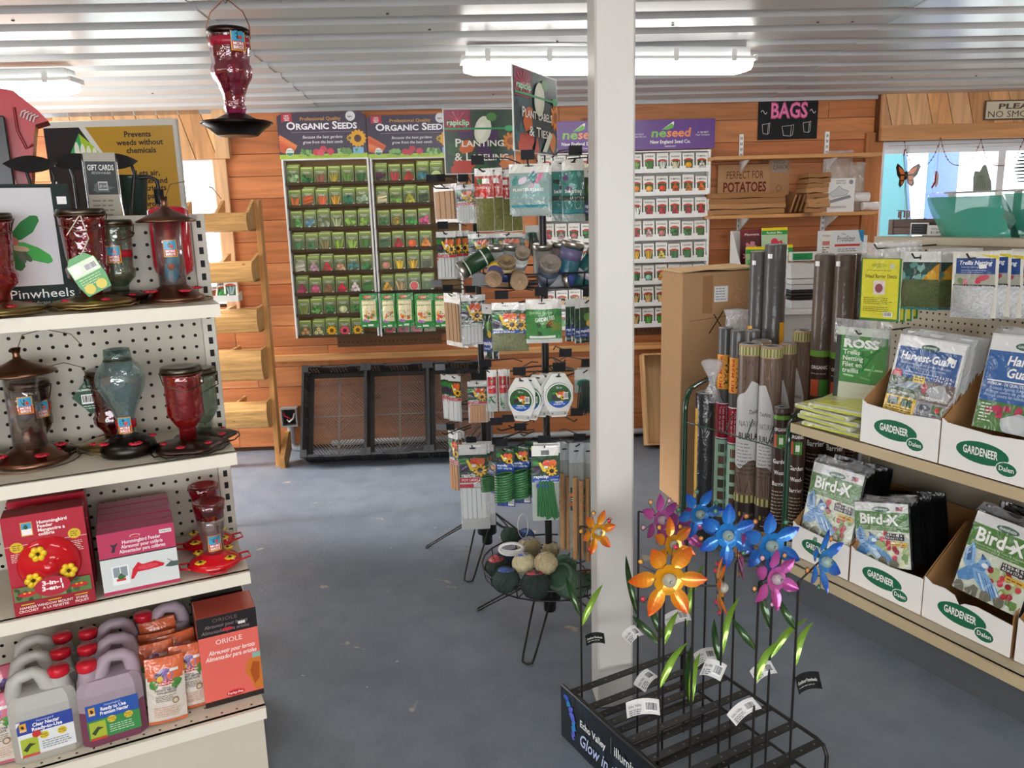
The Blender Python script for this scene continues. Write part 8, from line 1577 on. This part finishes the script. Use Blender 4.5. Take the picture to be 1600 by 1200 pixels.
# base shelf
zb = GZ[3]
def jug(px, py, dy, purple, label):
    s_, y_ = GL.onz(px, py, zb); t = thing('nectar_jug', label, 'jug', GL, (s_, y_+dy+.04, zb+.001), .05, 'nectar jugs on the base shelf')
    c0, c1 = ('#8f4f68', '#c3b0bc') if purple else ('#c9c6bb', '#d4d3cd'); f = -1 if purple else 1
    m = MB(c0, 'jug'); W_, D = .078, .042
    def ring(k, z, kx=1.0): return [(W_*kx*sx, D*k*sy, z) for sx, sy in ((-.75, -1), (.75, -1), (1, -.6), (1, .6), (.75, 1), (-.75, 1), (-1, .6), (-1, -.6))]
    Z = [(.92, 0, .97), (1, .008, 1), (1, .1, 1)]; Z2 = [(1, .1, 1), (1, .145, 1), (.9, .165, .96), (.7, .18, .8)]
    for ZZ, cc in ((Z, c0), (Z2, c1)):
        V = [p for k, z, kx in ZZ for p in ring(k, z, kx)]; n = len(ZZ); m.add(V, [(i*8+j, i*8+(j+1) % 8, (i+1)*8+(j+1) % 8, (i+1)*8+j) for i in range(n-1) for j in range(8)]+([tuple(range(8))] if cc == c0 else [tuple(range((n-1)*8, n*8))]), col=cc, smooth=False)
    m.build('jug_body', t); m = MB(c1, 'jug'); m.tube([(-.06*f, 0, .15), (-.061*f, 0, .185), (-.054*f, 0, .212), (-.042*f, 0, .222), (-.012*f, 0, .226), (.002*f, 0, .217), (.014*f, 0, .19), (.03*f, 0, .165)], [.02, .02, .019, .017, .015, .017, .021, .026], 10); m.build('handle', t)
    m = MB(c1, 'jug'); m.lathe([(.03, .17), (.022, .195), (.02, .205)], 16, (.045*f, 0, 0)); m.build('neck', t); m = MB('#c81e30', 'gloss'); m.lathe([(.023, .203), (.0245, .206), (.0245, .222), (.022, .226), (0, .226)], 20, (.045*f, 0, 0), flute=lambda a, z: 1+.02*cos(24*a)); m.build('cap', t)
    a = Art(); w, h = .125, .1; a.rect(0, 0, w, h, '#dfe3e2' if not purple else '#3f8a4c'); a.rect(0, h*.62, w, h, '#34489a') if not purple else a.rect(0, h*.55, w, h, '#2f56a4'); a.rect(w*.03, h*.05, w*.34, h*.5, '#a8b83c'); a.poly([(w*.06, h*.2), (w*.18, h*.36), (w*.3, h*.3), (w*.2, h*.26), (w*.12, h*.12)], '#3a4a2c'); a.rect(w*.05, h*.7, w*.17, h*.93, '#d8a03c'); a.blob(w*.11, h*.82, w*.04, '#3a3020', .4, 8); a.text('MORE BIRDS', w*.055, h*.71, h*.05, '#f0e8dc', w=w*.11, bold=1)
    a.text('Hummingbird', w*.36, h*.9, h*.06, '#c8d0ec', w=w*.3); a.text('Clear Nectar' if not purple else 'Ready to Use', w*.28, h*.78, h*.1, '#f4f6fa', w=w*.48, bold=2); a.text('Ready-to-Use' if not purple else 'Premium Nectar', w*.26, h*.66, h*.1, '#f4f6fa', w=w*.54, bold=2)
    for x in (.46, .78): a.ell(w*x, h*.48, w*.085, h*.1, '#d8c03c', 14); a.text('Ready', w*x, h*.49, h*.045, '#5a4a10', al='c', bold=1); a.text('to Use', w*x, h*.43, h*.045, '#5a4a10', al='c', bold=1)
    a.lines(w*.4, w*.94, h*.3, 4, h*.06, h*.03, '#7a8490' if not purple else '#bfe0c0'); a.rect(w*.03, h*.0, w*.34, h*.06, '#c84a34')
    if not purple: a.ell(w*.33, h*.58, w*.08, h*.09, '#c83a34', 12); a.poly([(0, h), (w*.08, h), (0, h*.85)], '#e8e8e4')
    m = MB('#ffffff', 'gloss'); m.art(a, (-w/2, -D-.0006, .022), (1, 0, 0), (0, 0, 1), mat='gloss'); m.build('label', t)
for k in range(3):
    jug(78, 1184, .095*k, False, ['clear nectar jug with white label at the front, left of the purple one', 'clear nectar jug in the second row', 'clear nectar jug in the third row, at the back'][k]); jug(182, 1158, .095*k, True, ['purple nectar jug with green label at the front', 'purple nectar jug in the second row', 'purple nectar jug in the third row, at the back'][k])
jug(272, 1130, .21, True, 'purple nectar jug alone behind the orange bags')
def nbag(px, py, dy, label, tilt, col='#d8683c', body='#dcd4c8', w=.098, h=.185, grp='orange nectar bags'):
    s_, y_ = GL.onz(px, py, zb); t = thing('nectar_bag', label, 'bag', GL, (s_, y_+dy, zb+.004), random.uniform(-.12, .12), grp, None, -tilt, random.uniform(-.04, .04))
    b = lambda u, v: .026*(sin(pi*min(.97, max(.03, u)))**.5)*(sin(pi*min(.99, max(.01, v)))**.4); m = MB(body, 'bag')
    m.grid(lambda u, v: (w*(u-.5), -b(u, v), h*v), 8, 10); m.grid(lambda u, v: (w*(.5-u), b(u, v), h*v), 8, 10, col=col)
    a = Art(); a.rect(0, h*.74, w, h, col); a.rect(0, 0, w, h*.05, col); a.rect(w*.05, h*.68, w*.95, h*.76, col); a.ell(w*.5, h*.76, w*.2, h*.1, '#6a5aa0', 10); a.blob(w*.33, h*.76, w*.12, '#4a3f6a', .3, 8); a.ell(w*.36, h*.71, w*.08, h*.05, '#d8b02c', 9); a.blob(w*.2, h*.64, w*.12, '#4a8a3c', .4, 8); a.blob(w*.76, h*.64, w*.14, '#4a8a3c', .4, 8); a.ell(w*.48, h*.645, w*.28, h*.035, '#b8202c', 14); a.text('Perky-Pet', w*.48, h*.633, h*.03, '#f4e8e4', al='c', w=w*.46, bold=1); a.rect(w*.62, h*.8, w*.84, h*.84, '#dcdcd8')
    a.text('ORIOLE', w*.5, h*.565, h*.026, '#3a2c24', al='c', w=w*.2, bold=1); a.text('INSTANT NECTAR', w*.5, h*.53, h*.03, '#3a2c24', al='c', w=w*.58, bold=2); a.text('CONCENTRATE', w*.5, h*.49, h*.03, '#3a2c24', al='c', w=w*.5, bold=2); a.lines(w*.22, w*.78, h*.45, 4, h*.026, h*.015, '#8a7a6a'); a.ell(w*.72, h*.36, w*.09, h*.05, '#8a6a48', 10); a.ell(w*.72, h*.36, w*.06, h*.033, '#d8c8b0', 10); a.lines(w*.15, w*.85, h*.27, 5, h*.035, h*.018, '#d8a890')
    fn = lambda x, y, l: (x-w/2, -b(min(1, max(0, x/w)), min(1, max(0, y/h)))-l-.0006, y); m.artfn(a, fn, mat='bag'); m.build('bag', t)
nbag(264, 1128, 0, 'white and orange nectar bag at the front of the pile', .1); nbag(302, 1112, .02, 'white and orange nectar bag right of the front one', .12)
nbag(256, 1120, .06, 'orange nectar bag, second row left', .12); nbag(294, 1108, .085, 'orange nectar bag, second row right', .12); nbag(262, 1118, .12, 'orange nectar bag, third row', .1); nbag(268, 1116, .165, 'orange nectar bag highest at the back', .06, h=.205)
nbag(4, 1204, .03, 'pink and white nectar bag cut by the left edge', .1, '#c8607a', grp='pink nectar bags'); nbag(14, 1196, .13, 'pink nectar bag behind, at the left edge', .1, '#c8607a', h=.2, grp='pink nectar bags')
def ori(a, w, h):
    a.rect(0, 0, w, h, '#e0685c'); a.rect(0, h*.78, w, h, '#201a1c'); a.rect(0, 0, w, h*.06, '#2a1f1c'); a.text('ORIOLE', w*.26, h*.93, h*.04, '#6a5a5c', w=w*.42); a.text('Abreuvoir pour loriots', w*.12, h*.87, h*.04, '#8a7a7c', w=w*.72, sh=.2); a.text('Alimentador para orioles', w*.06, h*.81, h*.04, '#8a7a7c', w=w*.8, sh=.2)
    a.text('ORIOLE', w*.28, h*.68, h*.055, '#f4e4e0', w=w*.44, bold=0); a.text('Abreuvoir pour loriots', w*.14, h*.575, h*.05, '#f8eae6', w=w*.78, sh=.2, bold=1); a.text('Alimentador para orioles', w*.08, h*.51, h*.05, '#f8eae6', w=w*.86, sh=.2, bold=1)
    a.poly([(w*.72, h*.3), (w*.76, h*.42), (w*.9, h*.46), (w, h*.46), (w, h*.08), (w*.86, h*.08), (w*.8, h*.2)], '#c8742c'); a.poly([(w*.8, h*.3), (w*.86, h*.4), (w*.97, h*.38), (w*.95, h*.2), (w*.86, h*.14)], '#a8501c'); a.rect(w*.86, h*.44, w, h*.5, '#8ab0a0'); a.ell(w*.52, h*.1, w*.16, h*.035, '#c02030', 14); a.text('Perky-Pet', w*.52, h*.088, h*.028, '#f4e8e4', al='c', w=w*.26, bold=1); a.ell(w*.5, h*.83, w*.1, h*.02, '#b83040', 10); a.rect(w*.68, h*.855, w*.8, h*.885, '#dcdcd8'); return a.clamp(0, w, 0, h)
gbox('feeder_box', (309, 966), (402, 950), (318, 1104), (410, 1082), .075, zb, .12, 'salmon oriole feeder box with black top at the right end of base', 'box', '#e0685c', ori, 1, side='#b84a3c')
gbox('feeder_box', (303, 936), (382, 922), (312, 1090), (392, 1075), .24, zb, .1, 'black oriole feeder box standing behind the salmon one', 'box', '#1c181a', lambda a, w, h: (a.rect(0, 0, w, h, '#1c181a'), a.text('ORIOLE', w*.2, h*.85, h*.04, '#5a4a4c', w=w*.4), a.rect(w*.6, h*.84, w*.82, h*.92, '#cac8c4'), a.blob(w*.82, h*.88, w*.08, '#a82a3c', .3, 8)), 1)
# ------------------------------------------------------------------ things standing behind the gondola
A0, A1 = at_y(66, 190, 3.9), at_y(273, 184, 3.9); w = (A1-A0).length; h = (A0.z+A1.z)/2
t = thing('display_board', 'tall yellow and black weed barrier display board standing behind the left gondola', 'sign', WORLD, (A0.x, 3.9, 0), radians(1.0)); m = MB('#d4d2cc', 'paper'); m.bbox(0, w, 0, .03, 0, h, .004); m.build('board', t)
a = Art(); Y_ = lambda py: h-(py-186)/(.0+1250/3.78)*1.0; X_ = lambda px: (px-66)/(273-66)*w
a.rect(0, .3, w*.97, h*.985, '#b98f2c'); a.poly([(0, .3), (0, h*.985), (X_(122), h*.985), (X_(146), Y_(235)), (X_(168), Y_(275)), (X_(168), .3)], '#232228'); a.poly([(X_(116), Y_(188)), (X_(126), Y_(188)), (X_(160), Y_(245)), (X_(156), Y_(252))], '#d8d8d0')
a.poly([(X_(120), Y_(205)), (X_(100), Y_(240)), (X_(112), Y_(240)), (X_(122), Y_(226))], '#3aa860'); a.poly([(X_(120), Y_(205)), (X_(122), Y_(226)), (X_(112), Y_(240)), (X_(156), Y_(244)), (X_(140), Y_(224))], '#a8c83c')
for k in range(4): a.ell(X_(114+9*k), Y_(232+3*k), .012, .045, '#e8ecdc', 10)
a.rect(X_(66), Y_(253), X_(77), Y_(246), '#e8e8e4'); a.rect(X_(66), Y_(282), X_(76), Y_(276), '#e8e8e4')
for k, (s_, px, py) in enumerate((('Prevents', 211, 212), ('weeds without', 213, 224), ('chemicals', 214, 236), ('Lets air,', 220, 270), ('water and', 225, 282), ('nutrients', 225, 293), ('pass', 226, 305), ('through', 225, 317), ('soil', 222, 345))): a.text(s_, X_(px), Y_(py), .026, '#2f2416', al='c', bold=2)
m = MB('#b98f2c', 'gloss'); m.art(a, (0, -.0005, 0), (1, 0, 0), (0, 0, 1), mat='gloss'); m.build('printed_face', t)
zr = 1.511
def back(px, py, y): s_, z_ = GL.on(px, py, y); return s_, z_
# red moulded plastic hood with slots
P = [(-28, 150), (0, 139), (22, 143), (42, 160), (58, 172), (76, 190), (56, 196), (53, 226), (50, 292), (28, 292), (10, 235), (-20, 235)]; Q = [back(*p, .62) for p in P]; c = sum(q[0] for q in Q)/len(Q); t = thing('red_hood', 'red moulded plastic hood with slots at the upper left edge', 'garden tool', GL, (c, .62, zr)); zl_ = min(q[1] for q in Q)
m = MB('#b01c2c', 'gloss'); m.prism([(q[0]-c, q[1]-zr) for q in Q][::-1], (0, .1, 0), (1, 0, 0), (0, 0, 1), .12); m.box(Q[9][0]-c, Q[8][0]-c, -.0, .1, 0, zl_-zr); m.build('hood', t)
m = MB('#d8c8c8', 'gloss')
for k in range(5): q = back(31+5*k, 176+2.2*k, .6); m.tube([(q[0]-c, -.028, q[1]-zr-.012), (q[0]-c+.006, -.03, q[1]-zr+.002), (q[0]-c+.016, -.028, q[1]-zr+.006)], .0022, 5)
m.build('slot_rim', t); q = [back(40, 160, .6), back(52, 226, .6)]; m = MB('#8a1420', 'gloss'); m.tube([(back(22, 168, .6)[0]-c, -.024, back(22, 168, .6)[1]-zr), (back(28, 205, .6)[0]-c, -.03, back(28, 205, .6)[1]-zr), (back(42, 232, .6)[0]-c, -.03, back(42, 232, .6)[1]-zr), (back(52, 226, .6)[0]-c, -.026, back(52, 226, .6)[1]-zr)], .004, 6); m.build('rib', t)
sb, z2 = back(4, 240, .58); m = MB('#1d1d20', 'gloss'); m.bbox(-.09, .02, 0, .03, 0, z2-zr+.1, .004); m.build('black_panel', None, GL.w(sb, .56, zr), GL.r, 'black panel at the far left edge beside the red hood', 'panel')
# black leaf-topped garden hooks
for i, (px, py, wd) in enumerate(((48, 254, 60), (118, 250, 66), (178, 250, 58))):
    s_, z_ = back(px, py, .50+.03*i); k_ = wd/60; t = thing('garden_hook', 'black leaf-topped metal garden hook behind the shelf, %s of three' % ('left', 'middle', 'right')[i], 'garden hook', GL, (s_, .50+.03*i, zr)); h_ = z_-zr
    m = MB('#1b1a1b', 'blackwire'); lf = lambda sg: (lambda u, v: (k_*.13*(u-.5), sg*.012*sin(pi*u)-.03*(1-v), h_-.012+.03*sin(pi*(.12+.76*u))-.046*(1-v)*sin(pi*min(.99, max(.01, u)))**.7))
    m.grid(lf(-1), 10, 4); m.grid(lf(1), 10, 4); m.build('leaf', t)
    m = MB('#1b1a1b', 'blackwire'); x = k_*.045; m.tube([(x*.6, 0, h_), (x, -.01, h_-.01), (x*1.15, -.01, h_-.04), (x*.7, 0, h_*.35), (x*.7, 0, 0)], .0055, 6); m.tube([(-x*.4, 0, h_), (-x*.2, 0, h_-.05), (-x*.2, 0, 0)], .005, 6); m.build('stem', t)
s_, z_ = back(248, 300, .56); h_ = z_-zr; t = thing('tool_hook', 'curved black hook with a foam grip, right of the gift card sign', 'hook', GL, (s_, .56, zr)); m = MB('#161517', 'blackwire'); m.tube([(0, 0, 0), (0, 0, h_+.02), (-.004, 0, h_+.035), (-.02, 0, h_+.044), (-.05, 0, h_+.042)], .006, 8); m.build('hook', t); m = MB('#121113', 'paper'); m.lathe([(.013, 0), (.014, .003), (.014, .04), (.012, .043)], 12, (0, 0, max(.001, h_-.035))); m.build('foam_grip', t)
s_, z_ = back(206, 285, .60); t = thing('garden_tool', 'dark green bucket-like tool head behind the gift card sign', 'garden tool', GL, (s_, .60, zr)); h_ = z_-zr; m = MB('#2a3a34', 'gloss'); m.lathe([(.025, 0), (.045, h_+.01), (.05, h_+.02), (.044, h_+.02), (.04, h_)], 14); m.build('head', t)
# gift card sign in a clear holder
s0_, zt = back(133, 273, .46); s1_, _ = back(183, 272, .46); w = s1_-s0_; h = zt-zr+.06; t = thing('gift_card_sign', 'small grey GIFT CARDS sign in a clear stand above the shelf', 'sign', GL, (s0_, .462, 1.511), tilt=.0); a = Art(); a.rect(0, 0, w, h, '#a8a498'); a.rect(w*.03, h*.52, w*.97, h*.9, '#3f4446'); a.text('GIFT CARDS', w*.5, h*.8, h*.065, '#e8e8e4', al='c', w=w*.82, bold=1); a.text('ARE NOW AVAILABLE', w*.5, h*.755, h*.03, '#b8bcbc', al='c', w=w*.6)
a.blob(w*.5, h*.6, w*.3, '#5f686a', .3, 12, .5); a.rect(w*.36, h*.57, w*.66, h*.67, '#c0c0bc'); a.rect(w*.38, h*.585, w*.64, h*.655, '#6a6e70'); a.text('gift card', w*.51, h*.605, h*.035, '#d8dcdc', al='c', w=w*.22); a.lines(w*.12, w*.88, h*.44, 6, h*.055, h*.025, '#7a766c')
m = MB('#a8a498', 'paper'); m.box(0, w, 0, .002, .0, h); m.art(a, (0, 0, 0), (1, 0, 0), (0, 0, 1), mat='paper'); m.build('card', t); m = MB('#ffffff', 'pane'); m.box(-.004, -.002, -.006, .004, 0, h+.004); m.box(w+.002, w+.004, -.006, .004, 0, h+.004); m.box(-.004, w+.004, -.006, .05, -.0, .002); m.build('clear_holder', t)
# ================================================================== hanging feeder
P = at_dist(372, 213, (-.84, 2.65)); zc = at_dist(361, 52, (-.84, 2.65)).z-P.z
t = thing('hummingbird_feeder', 'purple-red glass feeder with dark base hanging from the ceiling', 'bird feeder', WORLD, P)
m = MB('#2c2320', 'copper'); m.lathe([(.05, 0), (.062, .001), (.085, .022), (.104, .034), (.104, .042), (.07, .048), (.035, .066), (.03, .068)], 30); m.build('base', t)
m = MB('#2c2320', 'copper'); m.tube([(.108*cos(q*pi/14), .108*sin(q*pi/14), .04) for q in range(28)], .003, 5, closed=True); m.build('perch_ring', t)
P_ = [(.028, .066), (.034, .085), (.03, .1), (.034, .125), (.048, .16), (.06, .178), (.062, .2), (.055, .215), (.058, .24), (.06, zc-.012), (.063, zc)]
m = MB('#b52d6a', 'glass'); fl = lambda a, z: 1+.035*cos(9*a); m.lathe(P_, 32, flute=fl); m.lathe([(r*.94, z) for r, z in reversed(P_[1:])], 32, flute=fl); m.build('bottle', t)
m = MB('#a8203a', 'gloss'); m.lathe([(.0625, .262), (.0625, .288)], 24); mb_label(m, .0625, 0, .245, .75, .046, .062); m.build('label', t)
m = MB('#3a2a28', 'copper'); m.lathe([(.064, zc-.008), (.066, zc+.004), (.06, zc+.012), (0, zc+.01)], 24); m.build('cap', t)
hz_ = ceil_z(P.y)-P.z+.0; m = MB('#8a5a48', 'copper'); m.tube([(-.066, 0, zc-.02), (-.066, 0, zc+.02), (-.05, 0, zc+.06), (-.012, 0, zc+.092), (0, 0, zc+.098), (.012, 0, zc+.092), (.05, 0, zc+.06), (.066, 0, zc+.02), (.066, 0, zc-.02)], .002, 6); m.build('handle', t)
m = MB('#3a302c', 'blackwire'); m.tube([(.004, 0, zc+.104), (-.008, 0, zc+.096), (0, 0, zc+.086), (.01, 0, zc+.1), (0, 0, zc+.118), (-.004, 0, hz_)], .002, 6); m.build('hook', t)
# ================================================================== rack of glass flower stakes
RZ = .158; RL = on_z(884, 1078, RZ); RR = on_z(1066, 1012, RZ); FR = on_z(1284, 1158, RZ); ex = (RR-RL); rw = ex.length; ex.normalize(); rang = atan2(ex.y, ex.x); RK = Frame((RL.x, RL.y, 0), rang); rl = (FR-RR).length+.02
t = thing('stake_rack', 'low black steel floor rack holding the metal flower stakes', 'display rack', RK)
BL_ = '#1c1b1b'
for x in (0.012, rw):
    m = MB(BL_, 'blackwire'); m.tube([(x, 0, 0), (x, 0, RZ-.03), (x, -.012, RZ-.008), (x, -.035, RZ), (x, -rl+.035, RZ), (x, -rl+.012, RZ-.008), (x, -rl, RZ-.03), (x, -rl, 0)], .0055, 8); m.tube([(x, 0, .045), (x, -rl, .045)], .0045, 6); m.build('side_frame', t)
nb = 6
for k in range(nb+1):
    y = -.018-(rl-.04)*k/nb
    for zz in (RZ, .045):
        m = MB(BL_, 'blackwire'); m.box(.012, rw, y-.013, y+.013, zz-.003, zz); b = m.build('perforated_bar', t); d = MB('#6a6a68', 'paper')
        for j in range(9): d.lathe([(0, .0004), (.0032, .0004), (.0034, 0)], 7, (.035+(rw-.06)*j/8, y, zz))
        d.build('hole', b, kind='stuff')
m = MB('#0f1419', 'gloss'); m.bbox(-.012, 0, -rl-.08, .012, 0.004, RZ+.018, .004); m.build('sign_panel', t)
a = Art(); L_, h_ = rl+.088, RZ+.01; a.rect(0, 0, L_, h_, '#10181f'); 
for k in range(24): a.blob(L_*random.random(), h_*random.random(), .02, random.choice(['#14222c', '#0f1d28', '#182a36']), .4, 8)
for k in range(9): q = k/8; a.blob(.035+.028*q+.02*sin(q*3), h_*(.85-.62*q), .013-.004*q, random.choice(['#2f8ad0', '#4fb0e8', '#2a5ac0', '#5a6ad8']), .5, 8)
a.text('Echo Valley', .105, h_*.56, .022, '#dfe4e4', w=.125, bold=2); a.text('Glow in the dark', .10, h_*.2, .042, '#b8c8ec', w=.30, sh=.25, bold=1); a.text('illuminarie', .27, h_*.62, .03, '#dfe8e4', w=.15, bold=1); a.rect(.255, h_*.6, .2565, h_*.9, '#8a9a9a')
a.clamp(0, L_, 0, h_); m = MB('#10181f', 'gloss'); m.art(a, (-.0122, .008, .006), (0, -1, 0), (0, 0, 1), mat='gloss'); m.build('sign_print', t)
COLS = {'orange': ('#e8a51c', '#e0601c', '#d0d0c0'), 'magenta': ('#c860a8', '#a83a8c', '#c8b8c0'), 'blue': ('#2f8ad8', '#1f50b8', '#b0c8c0')}
def leafmesh(m, base, tip, wd, c0, bend):
    base, tip = Vector(base), Vector(tip); d = tip-base; L = d.length; side = d.cross(Vector((0, -1, .25))).normalized(); out = d.cross(side).normalized()
    def f(u, v): q = v; w_ = wd*sin(pi*min(.995, q**.75))**.8; return base+d*q+side*(u-.5)*2*w_+out*(bend*L*sin(pi*q)-abs(u-.5)*w_*.8)
    m.grid(f, 4, 9, col=c0)
def flower(cx, cy, rp, st, sb, cname, yaw, pitch, label, leaves=(), tg=None, npet=6):
    B = on_z(sb[0], sb[1], RZ); c = at_dist(cx, cy, B); r = rp/FPX*(c-EYE).dot(F0); top = at_dist(st[0], st[1], B); t = thing('flower_stake', label, 'garden stake', WORLD, (B.x, B.y, 0), 0, 'metal flower stakes in the rack'); O = Vector((B.x, B.y, 0))
    S = Vector((0, 0, top.z)); m = MB('#1d1a19', 'blackwire'); m.tube([(0, 0, .012), S], .0032, 6); m.tube([S, Vector((c.x, c.y, c.z))-O+Vector((-sin(yaw)*-1, cos(yaw), 0))*.02], .0025, 5); m.build('stem', t)
    Fm = Matrix.Translation(c-O) @ Matrix.Rotation(yaw, 4, 'Z') @ Matrix.Rotation(pi/2-pitch, 4, 'X'); c0, c1, cg = COLS[cname]; k0 = random.uniform(0, 1)
    l0, l1 = lin(c0), lin(c1); mixc = lambda q: '#%02x%02x%02x' % tuple(int(255*max(0, min(1, (a_*(1-q)+b_*q)))**(1/2.2)) for a_, b_ in zip(l0, l1))
    for k in range(npet):
        q = 2*pi*k/npet+k0; m = MB(c0, 'petal'); m.M = Fm @ Matrix.Rotation(q, 4, 'Z'); cup = random.uniform(.1, .3); ln = random.uniform(.9, 1.08)
        def f(u, v): w_ = r*.21*sin(pi*min(.99, v**.8))**.75; return (r*(.28+.72*ln*v), (u-.5)*2*w_, r*cup*v*v+abs(u-.5)*w_*.9)
        for j in range(6):
            m.grid(lambda u, v: f(u, (j+v)/6), 4, 1, col=mixc(j/5))
        m.build('petal', t)
    for k in range(6):
        q = 2*pi*(k+.5)/6+k0; m = MB(c0, 'petal'); m.M = Fm @ Matrix.Rotation(q, 4, 'Z'); m.grid(lambda u, v: (r*(.12+.27*v), (u-.5)*r*.3*sin(pi*min(.98, .12+.8*v))**.5, r*(.06+.1*v*v)), 4, 4); m.build('inner_petal', t)
    m = MB(cg, 'ballglass'); m.M = Fm; m.ball((0, 0, r*.2), r*.185, 14, 9, col=cg); m.build('glass_ball', t)
    m = MB('#2a2420', 'blackwire'); m.M = Fm; m.tube([(r*(.03+.165*(1-q/26))*cos(q*.62), r*(.03+.165*(1-q/26))*sin(q*.62), r*(.2+.2*(q/26))) for q in range(27)], .0011, 5); m.build('wire_spiral', t)
    for k in range(5):
        q = 2*pi*k/5+k0+.3; m = MB('#241f1c', 'blackwire'); m.M = Fm @ Matrix.Rotation(q, 4, 'Z'); x = r*.82; m.tube([(r*.1, 0, 0), (r*.5, r*.04, r*.02), (x-.006, .007, .02*r), (x+.004, .0085, .02*r), (x+.0095, 0, .02*r), (x, -.0085, .02*r), (x-.008, -.002, .02*r)], .0009, 4); w_ = m.build('wire_curl', t)
        gm = MB(random.choice({'orange': ['#c8283c', '#d0902c', '#c02a44'], 'magenta': ['#d8a0b0', '#c88a4c'], 'blue': ['#c8803c', '#3a7a5c']}[cname]), 'shiny'); gm.M = m.M; gm.ball((x, 0, .02*r), .0062, 9, 6, (1, 1, .7)); gm.build('glass_gem', w_)
    for (bx, by, tx, ty, dk) in leaves:
        b = at_dist(bx, by, B)-O; b.x = b.y = 0; e = at_dist(tx, ty, B)-O; m = MB('#2f5a24' if dk else '#7fb03a', 'petal'); leafmesh(m, b, e, .0095, '#2f4f26' if dk else '#86b03c', .2); m.build('leaf', t)
    if tg:
        px, py, w_, h2, dark, rot = tg; e = at_dist(px, py, B)-O; m = MB('#1c1e1c' if dark else '#d9d9d6', 'gloss'); cw = w_/2; R_ = Matrix.Translation(e) @ Matrix.Rotation(rot, 4, 'Y'); m.M = R_
        m.grid(lambda u, v: (w_*(u-.5), -.004-.012*(u-.5)**2*4, h2*(v-.5)), 6, 1); a = Art()
        if dark: a.text('Outdoor Pinwheels', -w_*.42, -h2*.05, h2*.2, '#d8d8d4', w=w_*.8, bold=1); a.lines(-w_*.4, w_*.3, -h2*.25, 1, .01, .003, '#a8a8a4')
        else: a.bars(w_*.08, -h2*.3, w_*.42, h2*.3); a.text('Echo Valley', -w_*.42, h2*.05, h2*.18, '#2a2a2c', w=w_*.4); a.lines(-w_*.42, 0, -h2*.15, 3, h2*.12, h2*.07, '#6a6a6c')
        m.artfn(a, lambda x, y, l: (x, -.0046-l-.012*(x/w_)**2*4, y)); m.build('hang_tag', t)
WT = lambda px, py, rot=0.0, w=.075, h=.042: (px, py, w, h, False, rot)
flower(931, 830, 36, (912, 822), (909, 1081), 'orange', .55, .1, 'orange flower stake alone at the left, in front of the post', ((910, 980, 942, 913, 0), (910, 965, 884, 902, 1)), (929, 995, .055, .034, True, -.1))
flower(1029, 811, 42, (1007, 799), (996, 1086), 'magenta', .6, .1, 'magenta flower stake at the back left, left of its magenta twin', ((1001, 965, 978, 868, 1),), WT(987, 988, -.7, .05))
flower(1066, 826, 42, (1078, 836), (1069, 1076), 'magenta', .2, .1, 'magenta flower stake behind the orange ones, right of its twin', ((1071, 985, 1100, 880, 0),), WT(1056, 962, -.35))
flower(1048, 852, 42, (1038, 872), (1035, 1122), 'orange', .5, .35, 'orange flower stake just behind the largest orange one', ((1037, 1010, 1060, 955, 0), (1037, 1000, 1012, 935, 1)), WT(1008, 1058, -.9, .06))
flower(1043, 903, 62, (1034, 932), (1028, 1182), 'orange', .05, .12, 'largest orange flower stake facing forward in the middle of the rack', ((1033, 1078, 1074, 1004, 0), (1031, 1006, 988, 962, 1)), WT(1003, 1102, -.08, .085, .046))
flower(1120, 918, 48, (1092, 916), (1078, 1184), 'orange', 1.25, .1, 'orange flower stake seen edge-on, right of the largest orange one', ((1081, 1110, 1080, 1008, 1), (1083, 1105, 1094, 1020, 0)), None)
flower(1090, 802, 42, (1098, 830), (1098, 1096), 'blue', .3, .1, 'blue flower stake furthest left and highest of the blue ones', (), WT(1100, 1022, -.35, .06))
flower(1136, 835, 50, (1130, 866), (1123, 1143), 'blue', -.05, .15, 'blue flower stake behind the edge-on magenta flower', ((1126, 1040, 1116, 966, 1), (1127, 1030, 1156, 932, 0)), WT(1112, 1042, .35, .06, .05))
flower(1152, 855, 50, (1146, 880), (1141, 1130), 'magenta', 1.35, .05, 'magenta flower stake seen edge-on between the blue ones', (), None)
flower(1207, 903, 50, (1185, 909), (1175, 1186), 'magenta', .5, .15, 'magenta flower stake at the front right, facing forward', ((1179, 1070, 1218, 1000, 0), (1181, 1016, 1144, 966, 1)), WT(1160, 1106, -.65, .08))
flower(1201, 851, 54, (1204, 900), (1197, 1160), 'blue', .2, .15, 'blue flower stake directly behind the front magenta flower', ((1202, 1030, 1262, 966, 0), (1203, 985, 1190, 905, 1)), WT(1190, 1045, -.5, .06))
flower(1282, 876, 50, (1251, 909), (1234, 1183), 'blue', .7, .1, 'blue flower stake furthest right, near the lower cartons', ((1243, 1045, 1270, 972, 0), (1245, 985, 1216, 932, 1)), (1260, 1062, .06, .05, True, -.25))
